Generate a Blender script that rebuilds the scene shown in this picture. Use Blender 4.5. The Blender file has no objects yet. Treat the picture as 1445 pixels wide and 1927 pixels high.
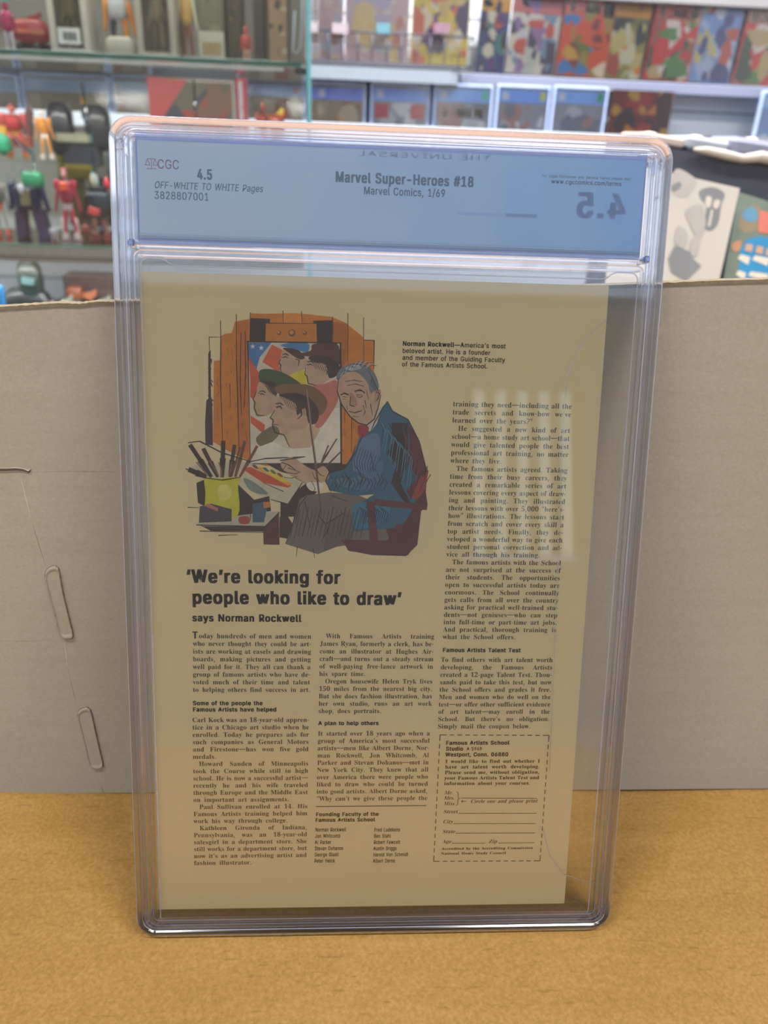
import bpy, bmesh, math, random
from mathutils import Vector, Matrix
R = random.Random(7)
sc = bpy.context.scene
COL = sc.collection

# ---------------------------------------------------------------- camera
CX = Vector((-.0182, -.2157, .3078)); YAW, PIT, ROL, FPX, TH = -.0629, .4565, .0417, 1445.7, .2809
fw = Vector((-math.sin(YAW)*math.cos(PIT), math.cos(YAW)*math.cos(PIT), -math.sin(PIT)))
ri0 = Vector((math.cos(YAW), math.sin(YAW), 0)); up0 = ri0.cross(fw)
ri = math.cos(ROL)*ri0 + math.sin(ROL)*up0; up = -math.sin(ROL)*ri0 + math.cos(ROL)*up0
cd = bpy.data.cameras.new('camera'); cam = bpy.data.objects.new('camera', cd); COL.objects.link(cam)
cam.matrix_world = Matrix(((ri.x, up.x, -fw.x, CX.x), (ri.y, up.y, -fw.y, CX.y), (ri.z, up.z, -fw.z, CX.z), (0, 0, 0, 1)))
cd.sensor_fit = 'HORIZONTAL'; cd.sensor_width = 36; cd.lens = 36*FPX/1445
cd.clip_start = .01; cd.clip_end = 60
cd.dof.use_dof = True; cd.dof.focus_distance = .305; cd.dof.aperture_fstop = 15
sc.camera = cam
# ---------------------------------------------------------------- world, exposure
w = bpy.data.worlds.new('world'); sc.world = w; w.use_nodes = True
bgn = w.node_tree.nodes['Background']; bgn.inputs[0].default_value = (.62, .76, 1, 1); bgn.inputs[1].default_value = 2.2
sc.view_settings.view_transform = 'Standard'; sc.view_settings.look = 'None'
sc.view_settings.exposure = 0.0; sc.view_settings.gamma = 1
sc.cycles.max_bounces = 24; sc.cycles.transparent_max_bounces = 40; sc.cycles.transmission_bounces = 20
# ---------------------------------------------------------------- lights: daylight in the shop window, ceiling lamps
def area(name, loc, rot, sx, sy, power, col):
    l = bpy.data.lights.new(name, 'AREA'); l.shape = 'RECTANGLE'; l.size = sx; l.size_y = sy; l.energy = power; l.color = col
    o = bpy.data.objects.new(name, l); COL.objects.link(o); o.location = loc; o.rotation_euler = rot; return o
area('window_daylight', (.1, -3.18, 2.10), (math.radians(90), 0, 0), 4.9, .83, 35, (.52, .68, 1))
area('blind_daylight', (.84, -3.24, .72), (math.radians(90), 0, 0), .56, .78, 1.7, (1, .90, .42))
CEIL = 2.6
LAMPS = [(-1.1, -.6), (1.0, -.6), (-.9, 1.45), (.9, 1.45)]
for i, (x, y) in enumerate(LAMPS):
    area('ceiling_lamp_light', (x, y, CEIL-.075), (0, 0, 0), 1.1, .22, 68 if y < 0 else 140, (1, .93, .83) if y < 0 else (1, .95, .9))

# ---------------------------------------------------------------- pixel -> place
def ray(x, y): return fw + (x-722.5)/FPX*ri - (y-963.5)/FPX*up
def AY(x, y, Y):
    d = ray(x, y); return CX + d*((Y-CX.y)/d.y)
def AZ(x, y, z):
    d = ray(x, y); return CX + d*((z-CX.z)/d.z)
NW = Vector((0, -math.cos(TH), math.sin(TH))); NV = Vector((0, math.sin(TH), math.cos(TH)))
def UV(x, y, wv):                                   # mm on the leaning slab (across, up) at depth wv mm
    d = ray(x, y); p = CX + d*((wv/1000-CX.dot(NW))/d.dot(NW)); return (p.x*1000, p.dot(NV)*1000)

# ---------------------------------------------------------------- materials
def lin(c):
    return tuple((v/12.92 if v <= .04045 else ((v+.055)/1.055)**2.4) for v in [a/255 for a in c]) + (1,)
MC = {}
def M(rgb, rough=.6, metal=0, var=.06, scale=60, spec=.5, coat=0, emis=0):
    k = (tuple(rgb), rough, metal, var, scale, spec, coat, emis)
    if k in MC: return MC[k]
    m = bpy.data.materials.new('paint_%d_%d_%d' % tuple(int(v) for v in rgb)); m.use_nodes = True; nt = m.node_tree
    b = nt.nodes['Principled BSDF']; b.inputs['Roughness'].default_value = rough; b.inputs['Metallic'].default_value = metal
    b.inputs['Specular IOR Level'].default_value = spec; b.inputs['Coat Weight'].default_value = coat
    c = lin(rgb)
    if var:
        n = nt.nodes.new('ShaderNodeTexNoise'); n.inputs['Scale'].default_value = scale; n.inputs['Detail'].default_value = 4
        tc = nt.nodes.new('ShaderNodeTexCoord'); nt.links.new(tc.outputs['Object'], n.inputs['Vector'])
        r = nt.nodes.new('ShaderNodeValToRGB'); r.color_ramp.elements[0].position = .3; r.color_ramp.elements[1].position = .7
        r.color_ramp.elements[0].color = tuple(v*(1-var) for v in c[:3])+(1,); r.color_ramp.elements[1].color = tuple(min(1, v*(1+var)) for v in c[:3])+(1,)
        nt.links.new(n.outputs['Fac'], r.inputs['Fac']); nt.links.new(r.outputs['Color'], b.inputs['Base Color'])
    else: b.inputs['Base Color'].default_value = c
    if emis:
        b.inputs['Emission Color'].default_value = c; b.inputs['Emission Strength'].default_value = emis
    MC[k] = m; return m
def clear(name, tint, ior=1.49, rough=.02, refract=0.0, gl=1.0):
    m = bpy.data.materials.new(name); m.use_nodes = True; nt = m.node_tree; nt.nodes.clear()
    o = nt.nodes.new('ShaderNodeOutputMaterial'); t = nt.nodes.new('ShaderNodeBsdfTransparent'); t.inputs[0].default_value = tint+(1,)
    g = nt.nodes.new('ShaderNodeBsdfGlossy'); g.inputs['Roughness'].default_value = rough; g.inputs[0].default_value = (gl, gl, gl, 1)
    f = nt.nodes.new('ShaderNodeFresnel'); f.inputs['IOR'].default_value = ior
    mx = nt.nodes.new('ShaderNodeMixShader'); nt.links.new(f.outputs[0], mx.inputs[0])
    src = t
    if refract > 0:
        r = nt.nodes.new('ShaderNodeBsdfRefraction'); r.inputs['IOR'].default_value = ior; r.inputs['Roughness'].default_value = rough; r.inputs[0].default_value = tint+(1,)
        m2 = nt.nodes.new('ShaderNodeMixShader'); m2.inputs[0].default_value = refract
        nt.links.new(t.outputs[0], m2.inputs[1]); nt.links.new(r.outputs[0], m2.inputs[2]); src = m2
    nt.links.new(src.outputs[0], mx.inputs[1]); nt.links.new(g.outputs[0], mx.inputs[2]); nt.links.new(mx.outputs[0], o.inputs[0])
    return m
def frosted(name, tint, dif, amount, ior=1.6):
    m = clear(name, tint, ior, .1); nt = m.node_tree; o = [n for n in nt.nodes if n.type == 'OUTPUT_MATERIAL'][0]; src = o.inputs[0].links[0].from_socket
    d = nt.nodes.new('ShaderNodeBsdfDiffuse'); d.inputs[0].default_value = dif+(1,); x = nt.nodes.new('ShaderNodeMixShader'); x.inputs[0].default_value = amount
    nt.links.new(src, x.inputs[1]); nt.links.new(d.outputs[0], x.inputs[2]); nt.links.new(x.outputs[0], o.inputs[0]); return m
PANE = clear('clear_pane_plastic', (.985, .985, .99), 1.33, .015)
RIM = clear('violet_rim_plastic', (.965, .965, .998), 1.5, .14, .08)
RIB = clear('clear_rib_plastic', (.98, .98, .998), 1.5, .05, .2)
SLEEVE = clear('inner_sleeve_film', (.985, .985, .985), 1.25, .08)
GLASS = clear('cabinet_glass', (.93, .96, .95), 1.45, .01)
BAG = clear('thin_bag_film', (.98, .98, .99), 1.6, .12)
GEDGE = M((38, 120, 104), .2, var=.05)
ACRYL = clear('pale_blue_acrylic', (.6, .8, .92), 1.5, .03)

def cardboard(name, base, dark, lightc, bump, flute, tick=.3, grain=.42):
    m = bpy.data.materials.new(name); m.use_nodes = True; nt = m.node_tree; L = nt.links.new
    b = nt.nodes['Principled BSDF']; b.inputs['Roughness'].default_value = .85; b.inputs['Specular IOR Level'].default_value = .2
    tc = nt.nodes.new('ShaderNodeTexCoord')
    def noise(scale, det, sx=1, sy=1, sz=1, rough=.6):
        mp = nt.nodes.new('ShaderNodeMapping'); mp.inputs['Scale'].default_value = (sx, sy, sz); L(tc.outputs['Object'], mp.inputs[0])
        n = nt.nodes.new('ShaderNodeTexNoise'); n.inputs['Scale'].default_value = scale; n.inputs['Detail'].default_value = det; n.inputs['Roughness'].default_value = rough
        L(mp.outputs[0], n.inputs['Vector']); return n
    a = noise(9, 5); f = noise(620, 3); s = noise(110, 4, *flute); s2 = noise(380, 3, flute[0]*2.6, flute[1], flute[2])
    r = nt.nodes.new('ShaderNodeValToRGB'); e = r.color_ramp.elements
    e[0].position = .25; e[0].color = lin(dark); e[1].position = .75; e[1].color = lin(lightc); x = e.new(.5); x.color = lin(base)
    m1 = nt.nodes.new('ShaderNodeMix'); m1.data_type = 'FLOAT'; m1.inputs[0].default_value = .45; L(a.outputs['Fac'], m1.inputs[2]); L(s.outputs['Fac'], m1.inputs[3])
    m2 = nt.nodes.new('ShaderNodeMix'); m2.data_type = 'FLOAT'; m2.inputs[0].default_value = grain; L(m1.outputs[0], m2.inputs[2]); L(f.outputs['Fac'], m2.inputs[3])
    L(m2.outputs[0], r.inputs['Fac'])
    # short dark fibre ticks along the flutes
    r2 = nt.nodes.new('ShaderNodeValToRGB'); r2.color_ramp.elements[0].position = .62; r2.color_ramp.elements[0].color = (1, 1, 1, 1)
    r2.color_ramp.elements[1].position = .72; r2.color_ramp.elements[1].color = (1-tick, 1-tick*1.1, 1-tick*1.3, 1); L(s2.outputs['Fac'], r2.inputs['Fac'])
    mm = nt.nodes.new('ShaderNodeMix'); mm.data_type = 'RGBA'; mm.blend_type = 'MULTIPLY'; mm.inputs[0].default_value = 1
    L(r.outputs['Color'], mm.inputs[6]); L(r2.outputs['Color'], mm.inputs[7]); L(mm.outputs[2], b.inputs['Base Color'])
    bp = nt.nodes.new('ShaderNodeBump'); bp.inputs['Strength'].default_value = bump; bp.inputs['Distance'].default_value = .0006
    L(m2.outputs[0], bp.inputs['Height']); L(bp.outputs[0], b.inputs['Normal'])
    return m
BROWN = cardboard('brown_corrugated_card', (136, 105, 56), (114, 84, 38), (157, 126, 76), .6, (.07, 1, 1), .22, .55)
GREYC = cardboard('grey_card_face', (152, 144, 130), (143, 135, 120), (161, 153, 140), .25, (.12, 1, 1.5), .05, .5)
CUT = cardboard('cut_card_edge', (104, 93, 76), (80, 70, 54), (118, 108, 90), .5, (1, 1, 1))
PAPER = cardboard('aged_newsprint_cover', (224, 200, 150), (212, 186, 134), (234, 212, 164), .12, (1, .7, 1))

# ---------------------------------------------------------------- mesh building
class MB:
    def __init__(s): s.v = []; s.f = []; s.m = []; s.sm = []; s.mats = []
    def mi(s, m):
        if m not in s.mats: s.mats.append(m)
        return s.mats.index(m)
    def add(s, vs, fs, m, smooth=False):
        k = len(s.v); i = s.mi(m); s.v += [tuple(v) for v in vs]
        for f in fs: s.f.append(tuple(k+a for a in f)); s.m.append(i); s.sm.append(smooth)
    def box(s, c, d, m, rot=None, bev=.12):
        # box with chamfered edges
        hx, hy, hz = [a/2 for a in d]; b = min(hx, hy, hz)*bev*2 if bev else 0
        M3 = rot or Matrix.Identity(3); c = Vector(c); vs = []
        if not b:
            for sx in (-1, 1):
                for sy in (-1, 1):
                    for sz in (-1, 1): vs.append(c + M3 @ Vector((sx*hx, sy*hy, sz*hz)))
            s.add(vs, [(0, 1, 3, 2), (4, 6, 7, 5), (0, 4, 5, 1), (2, 3, 7, 6), (0, 2, 6, 4), (1, 5, 7, 3)], m); return
        bm = bmesh.new(); bmesh.ops.create_cube(bm, size=1)
        for v in bm.verts: v.co = Vector((v.co.x*d[0], v.co.y*d[1], v.co.z*d[2]))
        bmesh.ops.bevel(bm, geom=bm.edges[:], offset=b, segments=1, affect='EDGES')
        bm.verts.index_update(); s.add([c + M3 @ v.co for v in bm.verts], [[v.index for v in f.verts] for f in bm.faces], m); bm.free()
    def ell(s, c, r, m, rot=None, nu=12, nv=8, sq=1.0):
        M3 = rot or Matrix.Identity(3); c = Vector(c); vs = []; fs = []
        pw = lambda t: math.copysign(abs(t)**sq, t)
        for j in range(nv+1):
            a = math.pi*j/nv - math.pi/2
            for i in range(nu):
                t = 2*math.pi*i/nu
                vs.append(c + M3 @ Vector((r[0]*pw(math.cos(a))*pw(math.cos(t)), r[1]*pw(math.cos(a))*pw(math.sin(t)), r[2]*pw(math.sin(a)))))
        for j in range(nv):
            for i in range(nu): fs.append((j*nu+i, j*nu+(i+1) % nu, (j+1)*nu+(i+1) % nu, (j+1)*nu+i))
        s.add(vs, fs, m, True)
    def tube(s, pts, r, m, n=8, closed=False, cap=True):
        pts = [Vector(p) for p in pts]; N = len(pts); vs = []; fs = []
        rr = r if isinstance(r, (list, tuple)) else [r]*N
        prev = None
        for i, p in enumerate(pts):
            a = pts[(i-1) % N] if (closed or i > 0) else p; b = pts[(i+1) % N] if (closed or i < N-1) else p
            t = (b-a).normalized()
            if prev is None: prev = t.orthogonal().normalized()
            e = (prev - t*prev.dot(t)); e = e.normalized() if e.length > 1e-9 else t.orthogonal().normalized(); prev = e; g = t.cross(e)
            for k in range(n):
                q = 2*math.pi*k/n; vs.append(p + (e*math.cos(q)+g*math.sin(q))*rr[i])
        for i in range(N if closed else N-1):
            j = (i+1) % N
            for k in range(n): fs.append((i*n+k, i*n+(k+1) % n, j*n+(k+1) % n, j*n+k))
        if cap and not closed: fs.append(tuple(range(n-1, -1, -1))); fs.append(tuple((N-1)*n+k for k in range(n)))
        s.add(vs, fs, m, True)
    def prism(s, pts, z0, z1, m, fr=lambda p: p):      # outline in xy, extruded along z, through frame fr
        n = len(pts); vs = [fr(Vector((p[0], p[1], z0))) for p in pts] + [fr(Vector((p[0], p[1], z1))) for p in pts]
        fs = [tuple(range(n-1, -1, -1)), tuple(range(n, 2*n))] + [(i, (i+1) % n, n+(i+1) % n, n+i) for i in range(n)]
        s.add(vs, fs, m)
    def sweep(s, path, prof, m, smooth=False, closed=True):       # path: list of (pt, inward) in 2D; prof: list (inset, w), closed
        n = len(prof); N = len(path); vs = []; fs = []
        for (p, q) in path:
            for d, wv in prof: vs.append((p[0]+q[0]*d, p[1]+q[1]*d, wv))
        for i in range(N if closed else N-1):
            j = (i+1) % N
            for k in range(n): fs.append((i*n+k, j*n+k, j*n+(k+1) % n, i*n+(k+1) % n))
        s.add(vs, fs, m, smooth)
    def build(s, name, parent=None, mats=None):
        me = bpy.data.meshes.new(name); me.from_pydata(s.v, [], s.f)
        for m in s.mats: me.materials.append(m)
        me.polygons.foreach_set('material_index', s.m); me.polygons.foreach_set('use_smooth', s.sm); me.update()
        o = bpy.data.objects.new(name, me); COL.objects.link(o)
        if parent: o.parent = parent
        return o
def tag(o, label=None, cat=None, group=None, kind=None):
    if label: o['label'] = label
    if cat: o['category'] = cat
    if group: o['group'] = group
    if kind: o['kind'] = kind
    return o
def thing(name, label, cat, loc=(0, 0, 0), group=None, rot=(0, 0, 0)):
    o = bpy.data.objects.new(name, None); COL.objects.link(o); o.location = loc; o.rotation_euler = rot; o.empty_display_size = .02
    return tag(o, label, cat, group)
def rot(ax, deg): return Matrix.Rotation(math.radians(deg), 3, ax)
def fixn(o):
    bm = bmesh.new(); bm.from_mesh(o.data); bmesh.ops.recalc_face_normals(bm, faces=bm.faces[:]); bm.to_mesh(o.data); bm.free(); return o

# ================================================================= SETTING
FLZ = -.93
WY = 2.66                                               # back wall face
WHT = M((205, 212, 222), .55, var=.03, scale=4)
def slab_box(name, x0, x1, y0, y1, z0, z1, m, parent=None, bev=0):
    b = MB(); b.box(((x0+x1)/2, (y0+y1)/2, (z0+z1)/2), (x1-x0, y1-y0, z1-z0), m, bev=bev); return b.build(name, parent)
def struct(o): o['kind'] = 'structure'; return o
struct(slab_box('floor', -2.6, 2.8, -3.2, 2.8, FLZ-.05, FLZ, M((120, 116, 110), .5, var=.1, scale=3)))
struct(slab_box('ceiling', -2.6, 2.8, -3.2, 2.8, CEIL, CEIL+.05, M((214, 212, 206), .8, var=.03)))
struct(slab_box('wall_left', -2.65, -2.6, -3.2, 2.8, FLZ, CEIL, M((170, 172, 175), .7, var=.03)))
struct(slab_box('wall_right', 2.8, 2.85, -3.2, 2.8, FLZ, CEIL, M((190, 192, 196), .7, var=.03)))
wb = struct(slab_box('wall_back', -2.6, 2.8, WY+.012, WY+.1, FLZ, CEIL, M((150, 156, 160), .7, var=.03)))
zc = AY(1330, 212, WY).z
sl = None
for k in range(-9, 25):
    z0 = zc + .003 + k*.0765
    if sl is None:
        b = MB(); b.box((0, WY+.0055, .036), (5.38, .011, .072), WHT, bev=.2); sl = b.build('slat', wb); sl.location = (.1, 0, z0)
    else:
        o = sl.copy(); COL.objects.link(o); o.parent = wb; o.location = (.1, 0, z0)
# front wall of the shop behind the camera, with window openings
FW = M((168, 160, 148), .8, var=.04)
b = MB()
def seg(x0, x1, z0, z1): b.box(((x0+x1)/2, -3.25, (z0+z1)/2), (x1-x0, .1, z1-z0), FW, bev=0)
seg(-2.6, -2.4, FLZ, CEIL); seg(2.6, 2.8, FLZ, CEIL); seg(-2.4, .55, FLZ, 1.55); seg(1.13, 2.6, FLZ, 1.55); seg(.55, 1.13, FLZ, .3); seg(.55, 1.13, 1.14, 1.55); seg(-2.4, 2.6, 2.5, CEIL)
struct(b.build('wall_front'))
wn = struct(slab_box('window_1', -2.4, 2.6, -3.30, -3.295, 1.55, 2.5, GLASS))
b = MB()
for x in (-2.38, 2.58): b.box((x, -3.20, 2.02), (.05, .04, .95), M((70, 72, 76), .5), bev=0)
for z in (1.56, 2.49): b.box((.1, -3.20, z), (5.0, .04, .04), M((70, 72, 76), .5), bev=0)
b.build('window_frame', wn)
wn = struct(slab_box('window_2', .55, 1.13, -3.30, -3.295, .3, 1.14, GLASS))
bs = None
for k in range(6):
    if bs is None: b = MB(); b.box((0, 0, .72), (.052, .004, .80), M((150, 128, 70), .7), bev=0); bs = b.build('blind_slat', wn)
    else: bs = bs.copy(); COL.objects.link(bs); bs.parent = wn
    bs.location = (.58+.104*k, -3.2, 0)

for i, (x, y) in enumerate(LAMPS):
    where = ['above the counter, left', 'above the counter, right', 'near the back wall, left', 'near the back wall, right'][i]
    t = thing('ceiling_light', 'long white ceiling lamp ' + where, 'lamp', (x, y, CEIL), 'ceiling lamps')
    b = MB(); b.box((0, 0, -.03), (1.2, .3, .06), M((225, 225, 222), .5), bev=.1); b.build('housing', t)
    b = MB(); b.box((0, 0, -.064), (1.12, .24, .008), M((250, 246, 236), .4), bev=0); b.build('diffuser', t)

# ================================================================= COUNTER
t = thing('shop_counter', 'wooden shop counter under the cardboard', 'counter', (0, .3, FLZ))
CZ = -.0080
b = MB(); b.box((0, 0, -FLZ+CZ-.0152), (2.6, 1.7, .03), M((120, 92, 66), .5, var=.15, scale=12), bev=.1); b.build('counter_top', t)
b = MB(); b.box((0, 0, (-FLZ+CZ-.031)/2), (2.5, 1.6, -FLZ+CZ-.031), M((96, 80, 64), .6), bev=.01); b.build('counter_body', t)

# ================================================================= CARDBOARD
FZ = -.0024                                             # top of the brown sheet
def crease_h(x, y):
    # folded-up near left corner of the sheet
    d = (-.150 - x)*.8 + (y - (-.0))*.0
    return 0
b = MB(); nx, ny = 90, 50; X0, X1, Y0, Y1 = -.46, .50, -.40, .0880
c1 = AZ(0, 1650, FZ); c2 = AZ(42, 1555, FZ); c3 = AZ(50, 1505, FZ)
def sheet_z(x, y):
    z = .0006*math.sin(x*31+1)*math.sin(y*17) + .0005*math.sin(x*9+y*40)
    z = min(z, .0004) if abs(x) < .12 and y > -.02 else z
    if abs(x) < .125: z *= max(0, min(1, (abs(x)-.105)/.02)) if y > -.03 else 1
    # crease line through c1-c3
    nrm = Vector((c3.y-c1.y, -(c3.x-c1.x))).normalized(); d = (Vector((x, y))-Vector((c1.x, c1.y))).dot(nrm)
    if d < 0: z += -d*.05
    z -= .0007*math.exp(-(d/.0015)**2)
    return z
vs = []
for j in range(ny+1):
    for i in range(nx+1):
        x = X0+(X1-X0)*i/nx; y = Y0+(Y1-Y0)*j/ny
        if j == ny: y += .0012*math.sin(x*40)+.0008*math.sin(x*130)
        vs.append((x, y, FZ+min(0, sheet_z(x, y)*1.0) if abs(x) < .125 and y > -.03 else FZ+sheet_z(x, y)))
n1 = len(vs); vs += [(v[0], v[1], v[2]-.0035) for v in vs]
fs = []
for j in range(ny):
    for i in range(nx):
        a = j*(nx+1)+i; fs.append((a, a+1, a+nx+2, a+nx+1)); fs.append((n1+a, n1+a+nx+1, n1+a+nx+2, n1+a+1))
for i in range(nx):
    a = ny*(nx+1)+i; fs.append((a, a+1, n1+a+1, n1+a)); fs.append((i+1, i, n1+i, n1+i+1))
for j in range(ny):
    a = j*(nx+1); c = a+nx; fs.append((a+nx+1, a, n1+a, n1+a+nx+1)); fs.append((c, c+nx+1, n1+c+nx+1, n1+c))
b.add(vs, fs, BROWN, True)
tag(b.build('cardboard_sheet'), 'brown corrugated cardboard sheet lying flat under the clear case, creased at its left', 'cardboard')

# standing grey panel, slight backward lean
HB, HT = .0810, .0872                                   # y at base and top
def wy(z): return HB + (HT-HB)*max(0, z)/.255
def PW(x, y):                                           # pixel -> point on panel face
    P = AY(x, y, .084)
    for _ in range(4): P = AY(x, y, wy(P.z))
    return P
tp = [(-60, 586), (0, 580), (60, 576), (110, 573), (150, 574), (185, 570), (215, 570), (260, 569), (480, 563), (740, 553), (1000, 544), (1175, 538), (1240, 535), (1330, 531), (1445, 528), (1520, 524)]
tops = [PW(*p) for p in tp]; tops[0].x = -.30; tops[-1].x = .36
panel = thing('standing_cardboard', 'grey-faced cardboard panel standing upright behind the clear case', 'cardboard', (0, HB, FZ))
def loc(P): return Vector((P.x, P.y-HB, P.z-FZ))
b = MB(); nz = 30; N = len(tops); vs = []
xs = []
for i in range(N-1):
    for k in range(6): xs.append(tops[i].lerp(tops[i+1], k/6))
xs.append(tops[-1]); N = len(xs)
for dy in (0, .0042):
    for i, p in enumerate(xs):
        ztop = p.z + (.0004*math.sin(i*2.3) if dy == 0 else -.0003)
        for j in range(nz+1):
            z = FZ+.0008 + (ztop-FZ-.0008)*j/nz
            vs.append(loc(Vector((p.x, wy(z)+dy, z))))
n1 = N*(nz+1); fs = []
for i in range(N-1):
    for j in range(nz):
        a = i*(nz+1)+j; fs.append((a, a+nz+1, a+nz+2, a+1)); fs.append((n1+a, n1+a+1, n1+a+nz+2, n1+a+nz+1))
    fs.append((i*(nz+1), n1+i*(nz+1), n1+(i+1)*(nz+1), (i+1)*(nz+1)))
for i in (0, N-1):
    for j in range(nz):
        a = i*(nz+1)+j; fs.append((a, a+1, n1+a+1, n1+a))
b.add(vs, fs, GREYC)
b.build('panel_board', panel)
b = MB()                                                # cut upper edge with its paper burr
for i in range(N-1):
    p, q = loc(xs[i]), loc(xs[i+1]); z1 = .0003+.0003*abs(math.sin(i*1.7)); z2 = .0003+.0003*abs(math.sin((i+1)*1.7))
    b.add([(p.x, p.y-.0003, p.z-.0008), (q.x, q.y-.0003, q.z-.0008), (q.x, q.y, q.z+z2), (p.x, p.y, p.z+z1), (p.x, p.y+.0044, p.z+z1), (q.x, q.y+.0044, q.z+z2)], [(0, 1, 2, 3), (3, 2, 5, 4)], CUT)
tag(b.build('cut_edge', panel), 'paler cut edge')
def slot(pix, op):
    P = [loc(PW(*p)) for p in pix]
    b = MB()
    # smooth closed outline
    n = len(P); out = []
    for i in range(n):
        p0, p1, p2, p3 = P[i-1], P[i], P[(i+1) % n], P[(i+2) % n]
        for k in range(6):
            t = k/6; out.append(.5*((2*p1)+(-p0+p2)*t+(2*p0-5*p1+4*p2-p3)*t*t+(-p0+3*p1-3*p2+p3)*t**3))
    cen = sum(out, Vector())/len(out)
    m = len(out); vs = []
    for k, (f, dy) in enumerate([(1.0, -.0001), (.985, -.0007), (.94, -.0008), (.86, -.0005)]):
        for i, p in enumerate(out):
            j = .00012*math.sin(i*3.1+k)
            q = cen+(p-cen)*f; vs.append((q.x+j, q.y+dy*op, q.z+j))
    fs = [(k*m+i, k*m+(i+1) % m, (k+1)*m+(i+1) % m, (k+1)*m+i) for k in range(3) for i in range(m)] + [tuple(3*m+i for i in range(m))]
    b.add(vs, fs, GREYC); o = b.build('slot_flap', panel)
    b = MB(); rr = [.00022+.00012*math.sin(i*2.7) for i in range(m)]
    b.tube([(p.x, p.y-.0003, p.z) for p in out], rr, CUT, 6, closed=True); tag(b.build('torn_edge', o), 'pale torn paper edge')
slot([(86, 1078), (96, 1066), (110, 1069), (118, 1110), (131, 1165), (138, 1196), (130, 1201), (116, 1196), (103, 1150), (92, 1110)], 1.2)
slot([(147, 1342), (156, 1332), (170, 1335), (180, 1375), (189, 1415), (194, 1440), (184, 1446), (171, 1440), (162, 1405), (153, 1370)], 1.2)
b = MB(); pts = [loc(PW(x, y)) for x, y in [(-20, 881), (10, 881), (30, 880), (45, 882), (54, 886), (58, 882)]]
b.tube([(p.x, p.y-.0002, p.z) for p in pts], [.00025, .0002, .0003, .0002, .0004, .0001], GREYC, 6)
b.tube([(p.x, p.y-.0002, p.z-.0006) for p in pts], [.0004, .0004, .0004, .0003, .0003, .0001], M((70, 60, 50), .9), 6)
b.build('tear', panel)
for k, line in enumerate([[(40, 900), (60, 980), (85, 1060)], [(122, 1210), (128, 1260), (145, 1325)], [(185, 1452), (195, 1492)], [(60, 888), (130, 886), (215, 887)], [(-10, 1206), (50, 1206), (108, 1203)]]):
    b = MB(); pts = [loc(PW(x, y)) for x, y in line]; b.tube([(p.x, p.y+.00155, p.z) for p in pts], [.00158, .00162, .00158][:len(pts)], GREYC, 10); b.build('crease', panel)

# ================================================================= CLEAR CASE
SLROT = (math.radians(90)-TH, 0, 0)
case = thing('comic_case', 'large clear rigid plastic case leaning on the grey panel with an old comic sealed inside', 'case', (0, 0, 0), None, SLROT)
case.scale = (.001, .001, .001)
def rrect(u0, v0, u1, v1, r, n=8):
    out = []
    for cx, cy, a0 in ((u1-r, v1-r, 0), (u0+r, v1-r, 90), (u0+r, v0+r, 180), (u1-r, v0+r, 270)):
        for k in range(n+1):
            a = math.radians(a0+90*k/n); out.append(((cx+r*math.cos(a), cy+r*math.sin(a)), (-math.cos(a), -math.sin(a))))
    return out
def ring(name, box, r, prof, m, label=None):
    b = MB()
    path = rrect(*box, r); b.sweep(path, prof, m); o = fixn(b.build(name, case))
    if label: o['label'] = label
    return o
U, V1 = 101.5, 323.6
ring('outer_rim', (-U, 0, U, V1), 8.0, [(0, -8.6), (0, -1.3), (.35, -.4), (1.0, 0), (2.1, 0), (2.6, -.6), (2.7, -8.0), (2.2, -8.6)], RIM, 'violet-tinted outer rim')
ring('inner_rim', (-U+3.1, 3.1, U-3.1, V1-3.1), 5.2, [(0, -3.0), (0, -1.1), (.4, -.5), (1.3, -.5), (1.7, -1.1), (1.7, -3.0)], RIB)
ring('window_lip', (-U+5.4, 5.0, U-5.4, V1-5.2), 3.2, [(0, -3.0), (0, -1.6), (.3, -1.2), (1.0, -1.2), (1.3, -1.7), (1.3, -3.0)], RIB)
ring('comic_window_frame', (-94.2, 4.6, 94.2, 278.4), 2.6, [(0, -2.8), (0, -1.4), (.3, -1.0), (.9, -1.0), (1.2, -1.5), (1.2, -2.8)], RIB)
ring('label_window_frame', (-94.2, 280.6, 94.2, 318.2), 2.0, [(0, -2.8), (0, -1.4), (.3, -1.0), (.9, -1.0), (1.2, -1.5), (1.2, -2.8)], RIB)
def pane(name, w0, w1, ins=2.9):
    b = MB(); pts = [p for p, q in rrect(-U+ins, ins, U-ins, V1-ins, 5)]; b.prism(pts, w0, w1, PANE); return fixn(b.build(name, case))
pane('facing_pane', -1.0, -.55)
pane('rear_pane', -8.2, -7.9)
def bar(name, u0, u1, v0, v1, w0, w1, m):
    b = MB(); b.box(((u0+u1)/2, (v0+v1)/2, (w0+w1)/2), (u1-u0, v1-v0, w1-w0), m, bev=.18); return b.build(name, case)
bar('divider_rib', -93, 93, 278.9, 280.2, -6.5, -1.05, RIM)
bar('divider_rib', -92, 92, 283.3, 284.1, -5.0, -1.1, RIB)
bar('divider_rib', -92.5, 92.5, 276.3, 276.9, -5.0, -1.1, RIB)
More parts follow.
